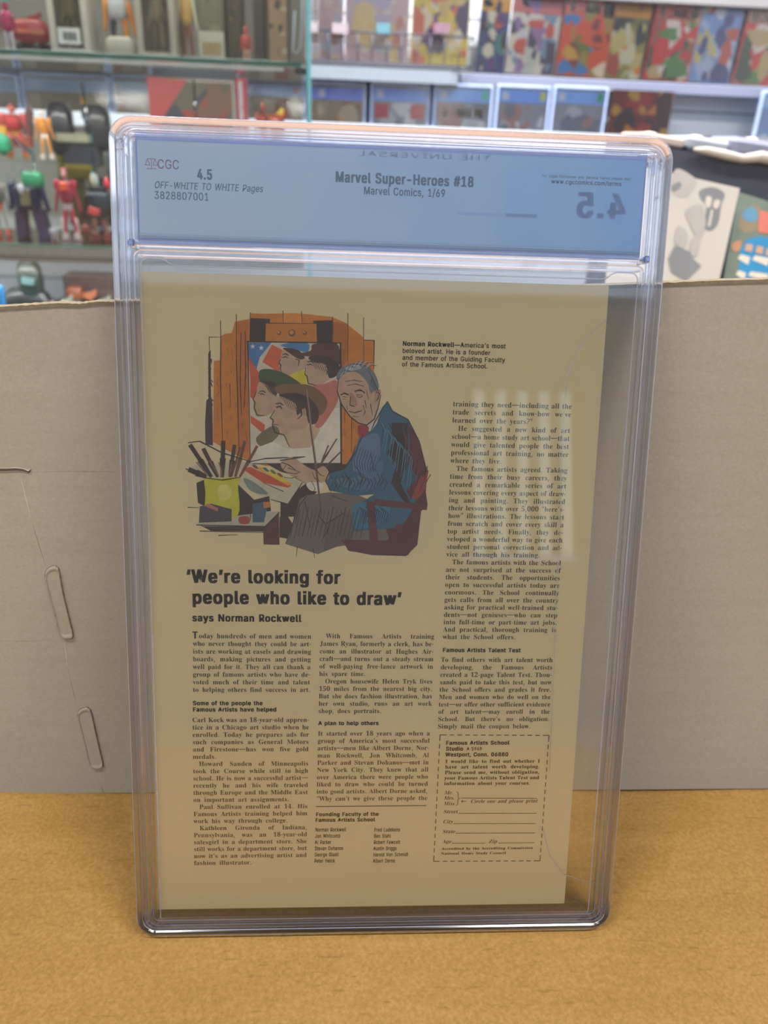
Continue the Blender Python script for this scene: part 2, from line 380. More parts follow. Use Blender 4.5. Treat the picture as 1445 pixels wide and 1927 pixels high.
for su in (-1, 1):
    for v in (3.0, 314.5):
        b = MB()
        vv = v+3 if v < 10 else v
        b.box((su*95.4, vv, -3.8), (1.6, 7, 5.2), RIM, bev=.2)
        b.box((su*91.8, vv+(2.5 if v > 10 else -2.2), -3.8), (6.5, 1.3, 5.2), RIM, bev=.2)
        b.tube([(su*97.6, vv, -6.8), (su*97.6, vv, -1.1)], 1.5, RIB, 12)
        b.build('corner_post', case)
    b = MB(); b.box((su*94.9, 281, -3.6), (2.6, 2.6, 5), M((58, 62, 150), .2, coat=1), bev=.25); tag(b.build('corner_clip', case), 'dark blue locking clip')
    b = MB(); b.box((su*97.2, 303, -3.4), (.9, 1.1, 4.6), RIM, bev=.25); b.build('side_clip', case)

MEDG = frosted('moulded_edge_highlight', (.975, .975, 1.), (.72, .76, .95), .22, 1.9)  # white-violet diffuse share paints bright highlight lines along the rim
for k, (ins, rr) in enumerate(((.35, 8), (2.35, 6), (3.5, 5), (4.9, 3.8), (6.9, 2.4))):
    b = MB(); b.tube([(p[0], p[1], -.55-.12*k) for p, q in rrect(-U+ins, ins, U-ins, V1-ins, rr, 6)], .20, MEDG, 6, closed=True); b.build('edge_highlight', case)
# ---- inner sleeve (stands inside the case)
def polyline_tube(b, pts, r, m, wv): b.tube([(p[0], p[1], wv) for p in pts], r, m, 6)
slv = thing('inner_sleeve', 'thin clear moulded inner sleeve around the comic inside the case', 'sleeve', (0, 0, 0), None, SLROT); slv.scale = (.001,)*3
EDG = frosted('sleeve_edge_highlight', (.97, .97, .98), (.9, .9, .92), .30)
b = MB(); sp = []
def arc(cx, cy, r, a0, a1, n=6): return [(cx+r*math.cos(math.radians(a0+(a1-a0)*k/n)), cy+r*math.sin(math.radians(a0+(a1-a0)*k/n))) for k in range(n+1)]
sp = [(-91.9, 8)] + arc(-88.9, 273, 3, 180, 90) + [(-84.5, 276), (-82.8, 275.2), (-81.2, 274), (-79.5, 273.4)] + [(78.5, 273.4), (80.5, 274), (82, 275.2), (83.8, 276)] + arc(89.2, 273, 3, 90, 0) + [(92.2, 8)] + arc(88.2, 9, 4, 0, -90)[1:] + arc(-88, 9, 4, 270, 180)[:-1]
b.tube([(p[0], p[1], -1.9) for p in sp], .28, EDG, 6, closed=True); b.build('sleeve_seam', slv)
b = MB(); b.prism([(p[0], p[1]) for p in rrect(-91.6, 5.4, 91.9, 273.2, 3) for p in [p[0]]], -1.75, -1.7, SLEEVE); fixn(b.build('sleeve_film', slv))
for pts in ([(1140, 602), (1115, 622), (1088, 660), (1070, 700), (1062, 760), (1056, 900), (1046, 1150), (1040, 1300), (1034, 1450)], [(1022, 1560), (1034, 1610), (1060, 1645), (1090, 1655), (1122, 1662)]):
    b = MB(); q = [UV(x, y, -1.7) for x, y in pts]; b.tube([(u, v, -1.7) for u, v in q], [.14]*len(q), EDG, 6); tag(b.build('curved_seam', slv), 'faint curved seam line')

# ================================================================= LETTERING
# letter outlines as plain numbers: {character code: (advance, [[x, y, x, y, ...], ...])}, 400 units per em
SANS_DATA = {65:(192,[[7,0,81,203,110,203,185,0,158,0,100,168,93,191,98,191,76,121,34,0],[44,57,44,79,148,79,148,57]]),
66:(182,[[24,0,24,203,107,203,116,202,124,199,132,196,138,192,144,188,148,183,152,177,158,164,159,150,158,138,155,128,149,120,143,114,130,108,126,107,126,105,136,103,145,98,154,91,161,81,166,69,167,54,165,40,163,33,160,27,156,21,151,16,145,11,138,7,130,4,120,2,110,0],[50,23,109,23,118,25,126,28,132,32,136,37,140,42,142,48,142,60,139,69,134,78,127,84,117,89,106,92,50,92],[50,114,101,114,111,117,119,121,126,127,131,135,134,144,134,155,132,161,129,167,125,172,120,176,113,178,105,180,50,181]]),
67:(204,[[94,-2,82,0,71,4,60,10,50,17,42,25,34,35,28,46,23,58,19,72,17,86,16,102,17,117,19,132,23,145,28,157,34,168,42,178,50,186,60,193,71,199,82,203,94,205,115,206,129,204,143,199,155,193,166,184,175,173,182,161,187,147,189,139,163,139,158,154,150,165,139,174,126,180,112,182,98,182,89,180,81,177,73,173,66,168,60,161,55,154,50,146,46,136,44,126,42,114,41,102,42,89,44,78,46,67,50,58,55,49,60,42,67,36,74,31,81,26,89,24,98,22,112,21,126,24,139,30,150,38,158,50,163,64,189,64,185,49,179,36,171,25,161,15,149,7,136,2,122,-2,115,-2]]),
68:(201,[[88,0,38,0,38,23,98,23,109,25,118,28,127,32,135,38,141,44,147,51,152,60,155,69,158,79,159,90,160,102,159,114,158,125,155,135,152,144,147,153,142,160,135,166,128,171,119,175,110,178,100,180,88,181,37,181,37,203,90,203,104,203,118,200,130,197,141,191,151,185,160,177,167,167,173,156,178,145,182,131,184,117,185,102,184,87,182,73,178,59,173,47,167,37,159,27,150,19,140,12,129,7,116,3,102,1],[50,203,50,0,24,0,24,203]]),
69:(167,[[24,0,24,203,149,203,149,181,50,181,50,114,142,114,142,91,50,91,50,23,150,23,150,0]]),
70:(164,[[24,0,24,203,148,203,148,181,50,181,50,111,138,111,138,88,50,88,50,0]]),
71:(208,[[107,-3,94,-2,82,0,70,4,60,10,50,17,41,25,34,35,28,46,23,58,19,72,17,86,16,102,17,117,19,132,23,145,28,157,34,168,41,178,50,186,60,193,70,199,81,203,93,205,106,206,122,205,136,201,149,196,161,188,171,178,180,167,186,154,190,139,163,139,157,153,149,165,139,173,126,179,111,182,97,182,89,180,81,177,73,173,66,168,60,161,55,154,50,146,46,136,44,126,42,114,41,102,42,89,44,78,46,67,50,58,55,49,60,42,67,36,74,31,81,26,90,24,98,22,107,21,116,22,124,23,131,25,138,28,144,33,150,37,154,43,158,49,162,56,164,64,165,72,166,81,174,80,113,80,113,102,191,102,191,68,188,57,185,46,180,36,174,28,167,20,160,13,151,8,141,3,130,0,119,-2]]),
72:(207,[[24,0,24,203,50,203,50,116,157,116,157,203,183,203,183,0,157,0,157,93,50,93,50,0]]),
73:(120,[[12,0,12,23,47,23,47,181,12,181,12,203,108,203,108,181,73,181,73,23,108,23,108,0]]),
74:(159,[[74,-3,61,-2,50,1,39,6,30,13,23,22,17,32,14,44,13,69,39,69,40,49,41,42,44,35,49,30,54,25,60,22,66,21,74,20,81,21,88,22,94,25,99,30,103,35,106,42,108,49,109,58,109,203,135,203,135,58,133,44,130,32,125,22,118,13,109,6,98,1,87,-2]]),
75:(187,[[42,58,42,86,85,138,145,203,179,203,92,110,91,110],[24,0,24,203,50,203,50,0],[149,0,75,104,91,124,179,0]]),
76:(157,[[24,0,24,203,50,203,50,23,144,23,144,0]]),
77:(251,[[24,0,24,203,61,203,115,64,129,20,123,20,141,75,191,203,227,203,227,0,202,0,203,183,205,183,182,116,137,0,114,0,64,128,45,183,48,183,49,116,49,0]]),
78:(209,[[24,0,24,203,54,203,160,33,166,22,162,21,160,63,160,203,185,203,185,0,155,0,59,152,43,181,48,181,50,116,50,0]]),
79:(213,[[107,-3,94,-2,82,0,71,4,60,10,50,17,42,25,34,35,28,46,23,58,19,72,17,86,16,102,17,117,19,132,23,145,28,157,34,168,42,178,50,186,60,193,71,199,82,203,94,205,107,206,120,205,132,203,143,199,153,193,163,186,172,178,179,168,186,157,191,145,194,132,196,117,197,102,196,86,194,72,191,58,186,46,179,35,172,25,163,17,153,10,143,4,132,0,120,-2],[107,21,116,22,124,23,132,26,140,30,147,36,153,42,159,49,163,58,167,67,170,78,172,89,172,102,172,114,170,126,167,136,163,146,159,154,153,162,147,168,140,173,132,177,124,180,116,182,107,182,98,182,89,180,81,177,74,173,67,168,60,162,55,154,50,146,46,136,44,126,42,114,41,102,42,89,44,78,46,67,50,58,55,49,60,42,67,36,74,30,81,26,89,23,98,22]]),
80:(178,[[24,0,24,203,105,203,116,201,125,199,133,195,140,190,146,185,152,179,156,172,159,164,162,156,163,148,163,130,162,122,159,114,156,106,152,99,146,93,140,88,133,83,125,79,116,76,105,75,44,74,44,97,101,97,114,100,123,105,131,113,135,122,138,133,138,145,135,156,131,165,123,172,113,178,100,180,50,181,50,0]]),
81:(213,[[98,64,125,64,187,-19,160,-19],[107,-3,94,-2,82,0,71,4,60,10,50,17,42,25,34,35,28,46,23,58,19,72,17,86,16,102,17,117,19,132,23,145,28,157,34,168,42,178,50,186,60,193,71,199,82,203,94,205,107,206,120,205,132,203,143,199,153,193,163,186,172,178,179,168,186,157,191,145,194,132,196,117,197,102,196,86,194,72,191,58,186,46,179,35,172,25,163,17,153,10,143,4,132,0,120,-2],[107,21,116,22,124,23,132,26,140,30,147,36,153,42,159,49,163,58,167,67,170,78,172,89,172,102,172,114,170,126,167,136,163,146,159,154,153,162,147,168,140,173,132,177,124,180,116,182,107,182,98,182,89,180,81,177,74,173,67,168,60,162,55,154,50,146,46,136,44,126,42,114,41,102,42,89,44,78,46,67,50,58,55,49,60,42,67,36,74,30,81,26,89,23,98,22]]),
82:(180,[[24,0,24,203,106,203,116,201,125,199,133,195,140,191,147,186,152,180,156,173,159,166,162,158,163,150,163,132,162,124,159,116,156,109,152,102,147,96,140,91,133,87,125,83,116,81,106,80,39,79,39,102,101,102,114,105,124,109,131,116,135,125,138,135,138,147,135,157,131,166,124,173,114,178,101,181,50,181,50,0],[141,0,92,92,121,92,171,0]]),
83:(179,[[79,-3,69,-2,60,1,51,4,43,8,36,12,31,18,26,24,21,31,18,38,16,46,15,55,42,55,44,44,49,35,57,28,67,23,78,21,89,20,103,21,114,24,124,29,132,37,137,46,138,56,137,65,133,72,126,77,109,86,62,100,51,104,42,110,34,116,28,123,24,130,22,139,21,149,21,157,23,165,26,172,30,179,35,185,41,191,48,195,55,199,63,202,72,204,91,206,110,204,118,202,126,199,134,195,140,191,146,185,151,179,155,173,158,166,160,159,160,151,135,151,133,158,131,165,126,170,121,175,114,179,107,181,99,183,84,183,72,181,62,177,54,171,49,163,46,155,46,145,50,137,56,130,68,123,85,117,125,105,139,98,148,92,155,84,160,74,163,62,163,47,161,40,158,32,155,25,150,19,144,13,137,8,129,4,121,1,111,-2,101,-3]]),
84:(179,[[13,181,13,203,167,203,167,181,103,181,103,0,77,0,77,181]]),
85:(207,[[104,-3,92,-3,81,-1,71,2,62,6,53,11,46,17,39,24,34,32,30,40,26,49,25,59,24,69,24,203,50,203,50,64,53,51,60,40,69,31,81,24,95,21,112,21,126,24,138,31,147,40,153,51,157,64,157,203,183,203,183,69,182,59,180,49,177,40,173,32,168,24,161,17,154,11,145,6,136,2,126,-1,115,-3]]),
86:(192,[[82,0,7,203,34,203,96,24,99,12,94,12,116,82,158,203,185,203,111,0]]),
87:(274,[[62,0,7,203,33,203,70,58,79,16,76,16,85,58,122,203,152,203,190,58,199,16,195,16,209,78,241,203,268,203,212,0,182,0,139,164,134,190,140,190,127,129,92,0]]),
88:(190,[[7,0,87,114,87,95,12,203,42,203,97,117,93,117,109,144,149,203,178,203,104,96,104,115,182,0,153,0,92,92,98,92,82,66,37,0]]),
89:(189,[[81,0,81,83,7,203,36,203,92,112,100,92,89,92,112,138,152,203,182,203,107,83,107,0]]),
90:(175,[[17,0,17,19,136,190,139,182,89,181,16,181,16,203,159,203,159,185,54,32,39,13,36,22,86,23,160,23,160,0]]),
97:(156,[[57,-3,44,0,32,5,23,13,16,23,14,29,12,43,13,55,17,64,23,72,31,77,45,83,71,88,104,93,108,95,110,99,109,111,107,119,102,124,96,129,88,131,73,132,64,130,53,125,45,118,40,110,16,116,23,129,31,138,42,145,53,150,71,154,91,153,105,149,114,144,122,137,129,128,133,116,135,101,135,0,111,0,111,21,109,21,101,10,90,2,81,-1,70,-3],[75,18,86,21,96,26,103,33,107,42,110,51,110,76,93,70,58,65,47,60,41,56,38,50,37,42,38,35,41,29,46,24,56,20,64,18]]),
98:(170,[[85,-3,74,-1,61,7,47,23,45,23,45,0,21,0,21,203,45,203,45,128,47,128,58,141,69,149,79,153,92,154,101,153,110,151,118,148,125,144,132,139,138,133,143,125,148,117,151,108,154,98,156,87,156,76,156,64,154,53,152,43,148,34,144,25,138,18,132,12,125,6,118,2,110,-1,101,-3],[95,19,101,21,107,23,112,26,120,35,126,47,130,60,131,76,130,91,126,104,120,116,112,125,107,128,101,130,95,131,81,131,75,130,70,128,64,125,56,116,50,105,46,92,45,76,46,60,50,46,56,35,65,26,70,23,75,21,81,19]]),
99:(158,[[73,-3,64,-1,55,2,47,7,39,12,33,18,27,26,22,34,19,43,16,53,14,64,14,75,14,86,16,97,19,107,22,116,27,125,33,132,39,139,47,144,55,148,64,151,73,153,88,154,104,151,118,145,130,136,139,125,145,111,121,105,116,116,108,124,97,130,83,132,76,131,69,130,63,128,58,124,49,115,43,103,40,90,39,75,40,60,43,47,49,35,58,26,63,23,69,21,76,19,90,19,103,23,113,31,120,41,122,47,145,41,139,27,130,15,118,6,104,0,88,-3]]),
100:(170,[[69,-3,60,-1,52,2,45,6,38,12,32,18,26,25,22,34,18,43,16,53,14,64,14,76,14,87,16,98,18,108,22,117,26,125,32,133,38,139,45,144,52,148,60,151,69,153,85,153,96,151,109,144,122,128,124,128,124,203,149,203,149,0,125,0,125,23,123,23,112,9,101,2,91,-2,85,-3],[88,19,95,21,100,23,105,26,114,35,120,46,123,60,125,76,123,92,120,105,114,116,105,125,100,128,95,130,82,132,75,131,69,130,63,128,58,125,49,116,43,104,40,91,39,76,40,60,43,47,50,35,58,26,63,23,69,21,75,19]]),
101:(162,[[74,-3,64,-1,55,2,47,7,39,12,33,18,27,26,22,34,18,43,16,53,14,63,14,75,14,86,16,97,18,107,22,116,27,124,32,132,39,138,46,144,54,148,63,151,72,153,88,154,100,151,112,147,123,141,132,131,140,120,145,105,148,88,148,68,30,68,30,88,135,88,124,81,123,95,119,107,113,118,105,126,100,128,89,132,75,132,64,128,54,122,46,113,41,102,39,91,39,63,42,49,47,37,55,28,66,22,78,19,94,19,105,23,114,29,121,38,122,42,146,36,141,25,134,16,125,8,113,2,100,-2,92,-3]]),
102:(101,[[91,152,91,131,3,131,3,152],[32,0,33,179,36,190,41,198,49,205,59,209,70,212,97,208,91,187,78,190,68,188,65,186,62,184,58,177,57,167,57,0]]),
103:(170,[[75,-60,60,-58,48,-53,37,-48,29,-40,20,-28,41,-16,51,-29,62,-35,71,-38,83,-39,92,-38,100,-37,107,-34,113,-30,118,-25,122,-19,124,-11,125,-2,125,27,122,27,112,14,101,6,91,3,78,2,69,2,61,4,53,7,45,11,38,16,32,21,27,28,22,36,18,45,16,54,14,65,14,76,14,88,16,98,18,108,22,117,27,125,32,133,38,139,45,144,53,148,61,151,69,153,85,153,97,151,109,144,123,128,125,128,125,152,149,152,149,-4,148,-13,147,-22,144,-29,140,-36,135,-42,130,-47,123,-51,108,-57,92,-60],[89,24,100,27,110,34,117,43,122,55,125,69,125,85,122,99,117,111,110,121,101,128,95,130,82,132,75,131,69,130,63,128,58,125,50,116,43,105,40,92,39,77,40,62,43,49,50,38,58,30,63,27,75,24]]),
104:(164,[[45,0,21,0,21,203,45,203,45,115,41,115,45,125,49,133,55,140,61,145,68,149,75,152,83,153,98,153,112,150,118,147,124,144,128,139,133,134,136,128,139,122,141,114,143,96,143,0,118,0,118,94,118,102,116,110,113,116,109,122,104,126,98,129,92,131,79,131,69,129,60,124,53,117,48,108,46,97]]),
105:(67,[[21,0,21,152,45,152,45,0],[30,177,24,180,19,184,17,190,17,197,19,202,24,207,30,209,37,209,43,207,48,202,50,197,50,190,48,184,43,180,37,177]]),
106:(67,[[21,152,45,152,45,-19,43,-31,38,-41,30,-49,21,-54,9,-57,-4,-57,-4,-35,6,-34,13,-31,18,-25,21,-17],[30,177,24,180,19,184,17,190,17,197,19,202,24,207,30,209,37,209,43,207,48,202,50,197,50,190,48,184,43,180,37,177]]),
107:(152,[[44,55,44,85,48,85,114,152,144,152,74,80,71,80],[21,0,21,203,45,203,45,0],[118,0,59,74,76,91,149,0]]),
108:(76,[[47,0,40,1,34,4,30,8,26,13,23,19,22,26,21,34,21,203,45,203,46,31,48,25,52,22,58,21,68,22,72,1,58,-1]]),
109:(244,[[21,0,21,152,45,152,45,118,43,118,47,129,53,138,60,145,69,150,78,153,88,154,96,154,103,152,109,149,115,144,120,139,124,133,126,126,128,118,125,118,129,128,135,137,143,145,152,150,163,153,175,154,187,153,199,149,209,142,216,131,219,125,222,111,223,0,198,0,198,101,198,109,196,116,193,121,189,125,184,128,179,130,167,132,158,131,150,128,143,123,138,116,135,108,134,99,134,0,110,0,110,104,109,110,108,115,105,120,101,124,97,128,92,130,86,132,75,132,67,130,59,126,53,120,48,111,46,101,45,0]]),
110:(164,[[45,0,21,0,21,152,45,152,45,115,41,115,45,125,49,133,55,140,61,145,68,149,75,152,83,153,98,153,112,150,118,147,123,144,128,139,133,134,136,128,139,122,141,114,143,96,143,0,118,0,118,94,118,102,116,110,113,116,109,122,104,126,98,129,92,131,79,131,69,129,60,124,53,117,48,108,46,97]]),
111:(166,[[83,-3,73,-3,64,-1,55,2,47,7,39,12,33,18,27,26,22,34,19,43,16,53,14,64,14,75,14,86,16,97,19,107,22,116,27,125,33,132,39,139,47,144,55,148,64,151,73,153,83,154,93,153,102,151,111,148,119,144,127,139,133,132,139,125,144,116,148,107,150,97,152,86,152,75,152,64,150,53,148,43,144,34,139,26,133,18,127,12,119,7,111,2,102,-1,93,-3],[83,19,90,19,97,21,103,23,108,26,117,35,123,47,126,60,128,75,126,90,123,103,117,115,108,124,103,128,97,130,90,131,83,132,76,131,69,130,63,128,58,124,49,115,43,103,40,90,39,75,40,60,43,47,49,35,58,26,63,23,69,21,76,19]]),
112:(170,[[21,-57,21,152,45,152,45,128,47,128,58,141,69,149,79,153,92,154,101,153,110,151,118,148,125,144,132,139,138,133,143,125,148,117,151,108,154,98,156,87,156,76,156,64,154,53,152,43,148,34,144,25,138,18,132,12,125,6,118,2,110,-1,101,-3,85,-3,74,-1,61,7,47,23,45,23,45,-57],[95,19,101,21,107,23,112,26,120,35,126,47,130,60,131,76,130,91,126,104,120,116,112,125,107,128,101,130,95,131,81,131,75,130,70,128,64,125,56,116,50,105,46,92,45,76,46,60,50,46,56,35,65,26,70,23,75,21,81,19]]),
113:(170,[[149,-57,124,-57,124,23,122,23,112,9,101,2,91,-2,78,-3,69,-3,60,-1,52,2,45,6,38,12,32,18,26,25,22,34,18,43,16,53,14,64,14,76,14,87,16,98,18,108,22,117,26,125,32,133,38,139,45,144,52,148,60,151,69,153,85,153,96,151,109,144,123,128,125,128,125,152,149,152],[88,19,95,21,100,23,105,26,114,35,120,46,123,60,125,76,123,92,120,105,114,116,105,125,100,128,95,130,82,132,75,131,69,130,63,128,58,125,49,116,43,104,40,91,39,76,40,60,43,47,50,35,58,26,63,23,69,21,75,19]]),
114:(104,[[21,0,21,152,45,152,45,128,46,128,49,134,52,139,61,147,72,152,85,154,97,153,97,129,83,130,73,129,64,126,56,121,50,113,47,105,45,95,45,0]]),
115:(146,[[65,-3,51,-1,39,4,29,11,21,20,16,31,14,38,38,43,39,37,42,32,45,27,50,24,60,20,73,18,87,20,93,22,98,25,102,28,105,32,107,37,107,45,104,51,98,57,90,61,50,71,42,74,35,78,29,83,24,89,21,95,19,102,19,110,19,116,21,122,23,127,30,137,40,145,53,151,67,153,82,153,96,151,107,146,116,140,123,131,128,121,130,116,107,111,103,119,97,126,93,129,88,131,75,133,62,131,57,129,52,127,48,123,46,120,44,115,44,107,47,100,53,95,63,91,101,81,110,77,117,73,122,69,127,63,130,57,132,50,132,43,132,36,131,30,128,24,121,14,110,6,97,0,81,-3]]),
116:(91,[[82,152,82,131,3,131,3,152],[26,188,50,188,51,34,53,27,57,23,64,20,74,20,81,21,85,1,67,-2,58,-1,50,1,43,4,37,9,32,14,29,21,27,28,26,37]]),
117:(164,[[66,-2,52,2,46,4,40,8,36,12,31,17,28,23,25,30,23,38,21,56,21,152,45,152,45,58,46,49,48,42,51,35,55,30,60,26,66,23,72,21,85,20,95,23,104,27,111,34,116,44,118,55,118,152,143,152,143,0,119,0,119,37,123,37,119,27,114,19,109,12,103,7,96,3,89,0,81,-1]]),
118:(156,[[65,0,7,152,34,152,75,35,82,8,74,8,90,62,122,152,149,152,91,0]]),
119:(227,[[55,0,9,152,35,152,68,27,70,17,66,17,82,85,101,152,127,152,159,27,161,17,157,17,173,85,192,152,218,152,172,0,147,0,116,112,111,135,116,135,99,69,79,0]]),
120:(151,[[8,0,69,87,68,68,11,152,40,152,83,82,70,82,93,122,113,152,141,152,83,67,83,86,143,0,115,0,69,73,82,73,59,34,37,0]]),
121:(156,[[19,-55,25,-34,39,-36,44,-35,50,-32,54,-27,60,-14,65,-1,7,152,34,152,75,35,82,8,73,8,90,62,122,152,149,152,79,-29,71,-43,64,-50,56,-54,47,-57]]),
122:(152,[[17,0,17,18,102,128,102,129,19,129,19,152,133,152,133,132,50,24,50,23,135,23,135,0]]),
48:(181,[[91,-3,80,-2,70,0,60,4,52,10,44,16,38,25,32,34,28,45,24,58,21,71,20,86,19,102,20,117,21,132,24,146,28,158,32,169,38,179,45,187,52,194,61,199,70,203,80,205,91,206,102,205,112,203,121,199,129,194,137,187,143,179,149,169,154,158,157,146,160,132,162,117,162,102,162,86,160,71,157,58,154,45,149,34,143,25,137,16,129,10,121,4,112,0,102,-2],[91,20,98,20,104,22,111,25,116,29,121,35,125,41,129,49,134,67,137,89,137,114,134,136,129,155,125,162,121,169,116,174,111,178,104,181,98,183,91,184,83,183,77,181,71,178,65,174,60,169,56,162,52,155,47,136,44,114,44,89,47,67,52,49,56,41,60,35,65,29,71,25,77,22,83,20]]),
49:(181,[[31,0,31,22,156,22,156,0],[110,203,110,0,85,0,85,179,84,179,34,143,34,171,79,203]]),
50:(181,[[26,0,26,19,113,113,122,126,126,135,128,144,128,154,125,163,120,171,113,177,105,181,95,184,84,184,73,181,65,176,58,170,53,161,51,151,51,145,26,145,27,154,28,162,31,170,34,177,39,183,44,189,50,194,57,198,65,202,73,204,81,206,99,206,107,204,115,202,122,199,129,195,135,190,140,184,144,178,148,171,150,164,152,157,152,143,150,132,146,122,134,103,107,72,61,24,61,23,156,23,156,0]]),
51:(181,[[78,-2,61,1,46,8,39,12,33,17,28,23,24,29,21,37,19,44,17,53,44,53,46,43,51,35,57,28,66,24,76,21,87,20,99,21,110,24,119,30,126,37,130,47,132,58,130,69,126,78,120,87,110,93,97,98,80,99,63,99,63,120,115,179,115,181,28,181,28,203,149,203,149,184,85,111,85,116,95,116,105,115,115,113,123,110,131,106,138,101,144,96,148,89,152,82,155,74,157,66,157,58,157,49,155,41,152,34,148,26,143,20,137,14,131,9,123,5,115,2,107,-1,97,-2]]),
52:(181,[[16,42,16,63,99,203,124,203,43,66,43,65,165,65,165,42],[113,0,113,127,137,127,137,0]]),
53:(181,[[88,-3,71,-1,63,1,56,4,43,13,38,18,33,24,29,30,27,37,25,45,24,52,49,52,51,43,55,36,61,29,69,24,78,21,88,20,100,21,110,26,119,33,126,42,130,53,131,65,130,77,125,88,119,98,110,105,99,109,87,111,72,109,58,103,51,98,27,101,38,203,147,203,147,181,60,181,54,121,54,121,66,128,81,133,92,133,105,132,118,128,129,122,138,114,146,104,152,92,155,79,156,65,156,56,154,47,151,38,148,30,143,23,137,17,131,11,123,6,116,2,107,-1,98,-2]]),
54:(181,[[91,-3,81,-2,73,-1,64,2,57,6,50,11,44,16,38,23,34,30,30,38,28,46,26,55,26,72,29,88,36,104,47,125,101,203,129,203,60,104,58,104,66,115,75,121,86,125,94,126,103,125,111,124,119,121,126,118,133,114,139,108,144,103,148,96,151,89,154,81,155,72,156,63,155,54,153,45,151,37,147,29,142,22,137,16,131,10,124,6,116,2,108,-1,100,-2],[96,20,107,23,116,28,123,36,128,46,131,57,131,69,128,80,123,90,116,98,107,103,96,106,85,106,74,103,65,98,58,90,53,81,50,69,50,57,53,46,58,36,65,28,74,23,85,20]]),
55:(181,[[39,0,129,179,129,181,25,181,25,203,156,203,156,179,66,0]]),
56:(181,[[81,-2,71,-1,62,1,54,5,47,9,40,13,34,19,30,25,26,31,23,38,21,46,21,60,24,72,29,83,36,93,45,100,55,104,61,106,61,107,54,109,48,113,42,117,37,123,33,130,30,137,29,144,28,152,29,160,30,167,33,174,36,180,41,186,46,191,58,199,66,202,73,204,91,206,107,204,115,202,129,195,135,191,140,186,145,180,148,174,151,167,152,160,153,152,152,144,150,137,148,130,144,123,139,117,133,113,127,109,120,107,120,106,131,102,140,96,149,88,155,78,159,67,160,54,160,46,158,38,155,31,151,25,146,19,141,13,134,9,127,5,119,1,110,-1,100,-2],[97,20,109,22,119,27,126,33,132,41,134,50,134,61,131,71,126,80,118,86,108,91,97,94,84,94,73,91,63,86,55,80,49,71,47,61,46,50,49,41,55,33,62,27,72,22,84,20],[96,116,105,118,114,122,120,129,125,136,127,145,127,155,125,164,120,172,114,177,106,182,96,184,85,184,75,182,67,177,60,172,56,164,53,155,53,145,56,136,60,129,67,122,75,118,85,116]]),
57:(181,[[90,206,100,206,108,204,116,201,124,198,131,193,137,187,143,181,147,174,151,166,153,157,155,148,155,131,152,116,145,99,134,79,80,0,52,0,121,99,123,99,115,88,106,82,95,79,87,78,78,78,70,80,62,82,55,86,48,90,42,95,37,101,33,108,30,115,27,123,26,131,25,141,26,150,28,159,30,167,34,175,38,182,44,188,50,193,57,198,65,201,73,204,81,206],[85,184,74,181,65,175,58,168,53,158,50,147,50,134,53,123,58,114,65,106,74,100,85,98,96,98,107,100,116,106,123,113,128,123,131,134,131,146,128,158,123,168,116,175,107,181,96,184]]),
46:(75,[[34,-1,28,1,23,6,20,13,20,20,23,27,28,32,34,34,42,34,48,32,53,27,56,20,56,13,53,6,48,1,42,-1]]),
44:(75,[[15,-48,27,28,55,28,34,-48]]),
45:(181,[[135,98,135,75,46,75,46,98]]),
8212:(280,[[280,98,280,75,0,75,0,98]]),
8217:(71,[[21,127,33,203,60,203,39,127]]),
8216:(71,[[21,127,42,203,60,203,48,127]]),
8220:(120,[[21,127,42,203,60,203,48,127],[70,127,91,203,110,203,98,127]]),
8221:(120,[[21,127,33,203,60,203,39,127],[70,127,82,203,110,203,89,127]]),
63:(143,[[53,61,54,80,57,92,61,101,67,108,92,126,99,134,103,143,105,153,103,162,100,170,95,176,88,181,80,184,67,184,55,181,48,177,42,170,38,162,37,151,11,151,12,160,13,167,16,174,20,181,24,187,29,192,35,196,48,203,63,206,80,206,95,202,102,199,108,196,114,191,118,186,122,180,125,174,128,167,130,153,129,145,128,137,126,131,122,124,114,114,88,94,81,85,78,74,77,61],[62,-1,55,1,50,6,48,13,48,20,50,26,55,32,62,34,69,34,76,32,81,26,83,20,83,13,81,6,76,1,69,-1]]),
35:(176,[[97,0,130,203,151,203,117,0],[4,56,8,77,160,77,157,56],[25,0,59,203,79,203,46,0],[16,127,20,147,172,147,169,127]]),
47:(100,[[94,213,28,-31,6,-31,71,213]])}
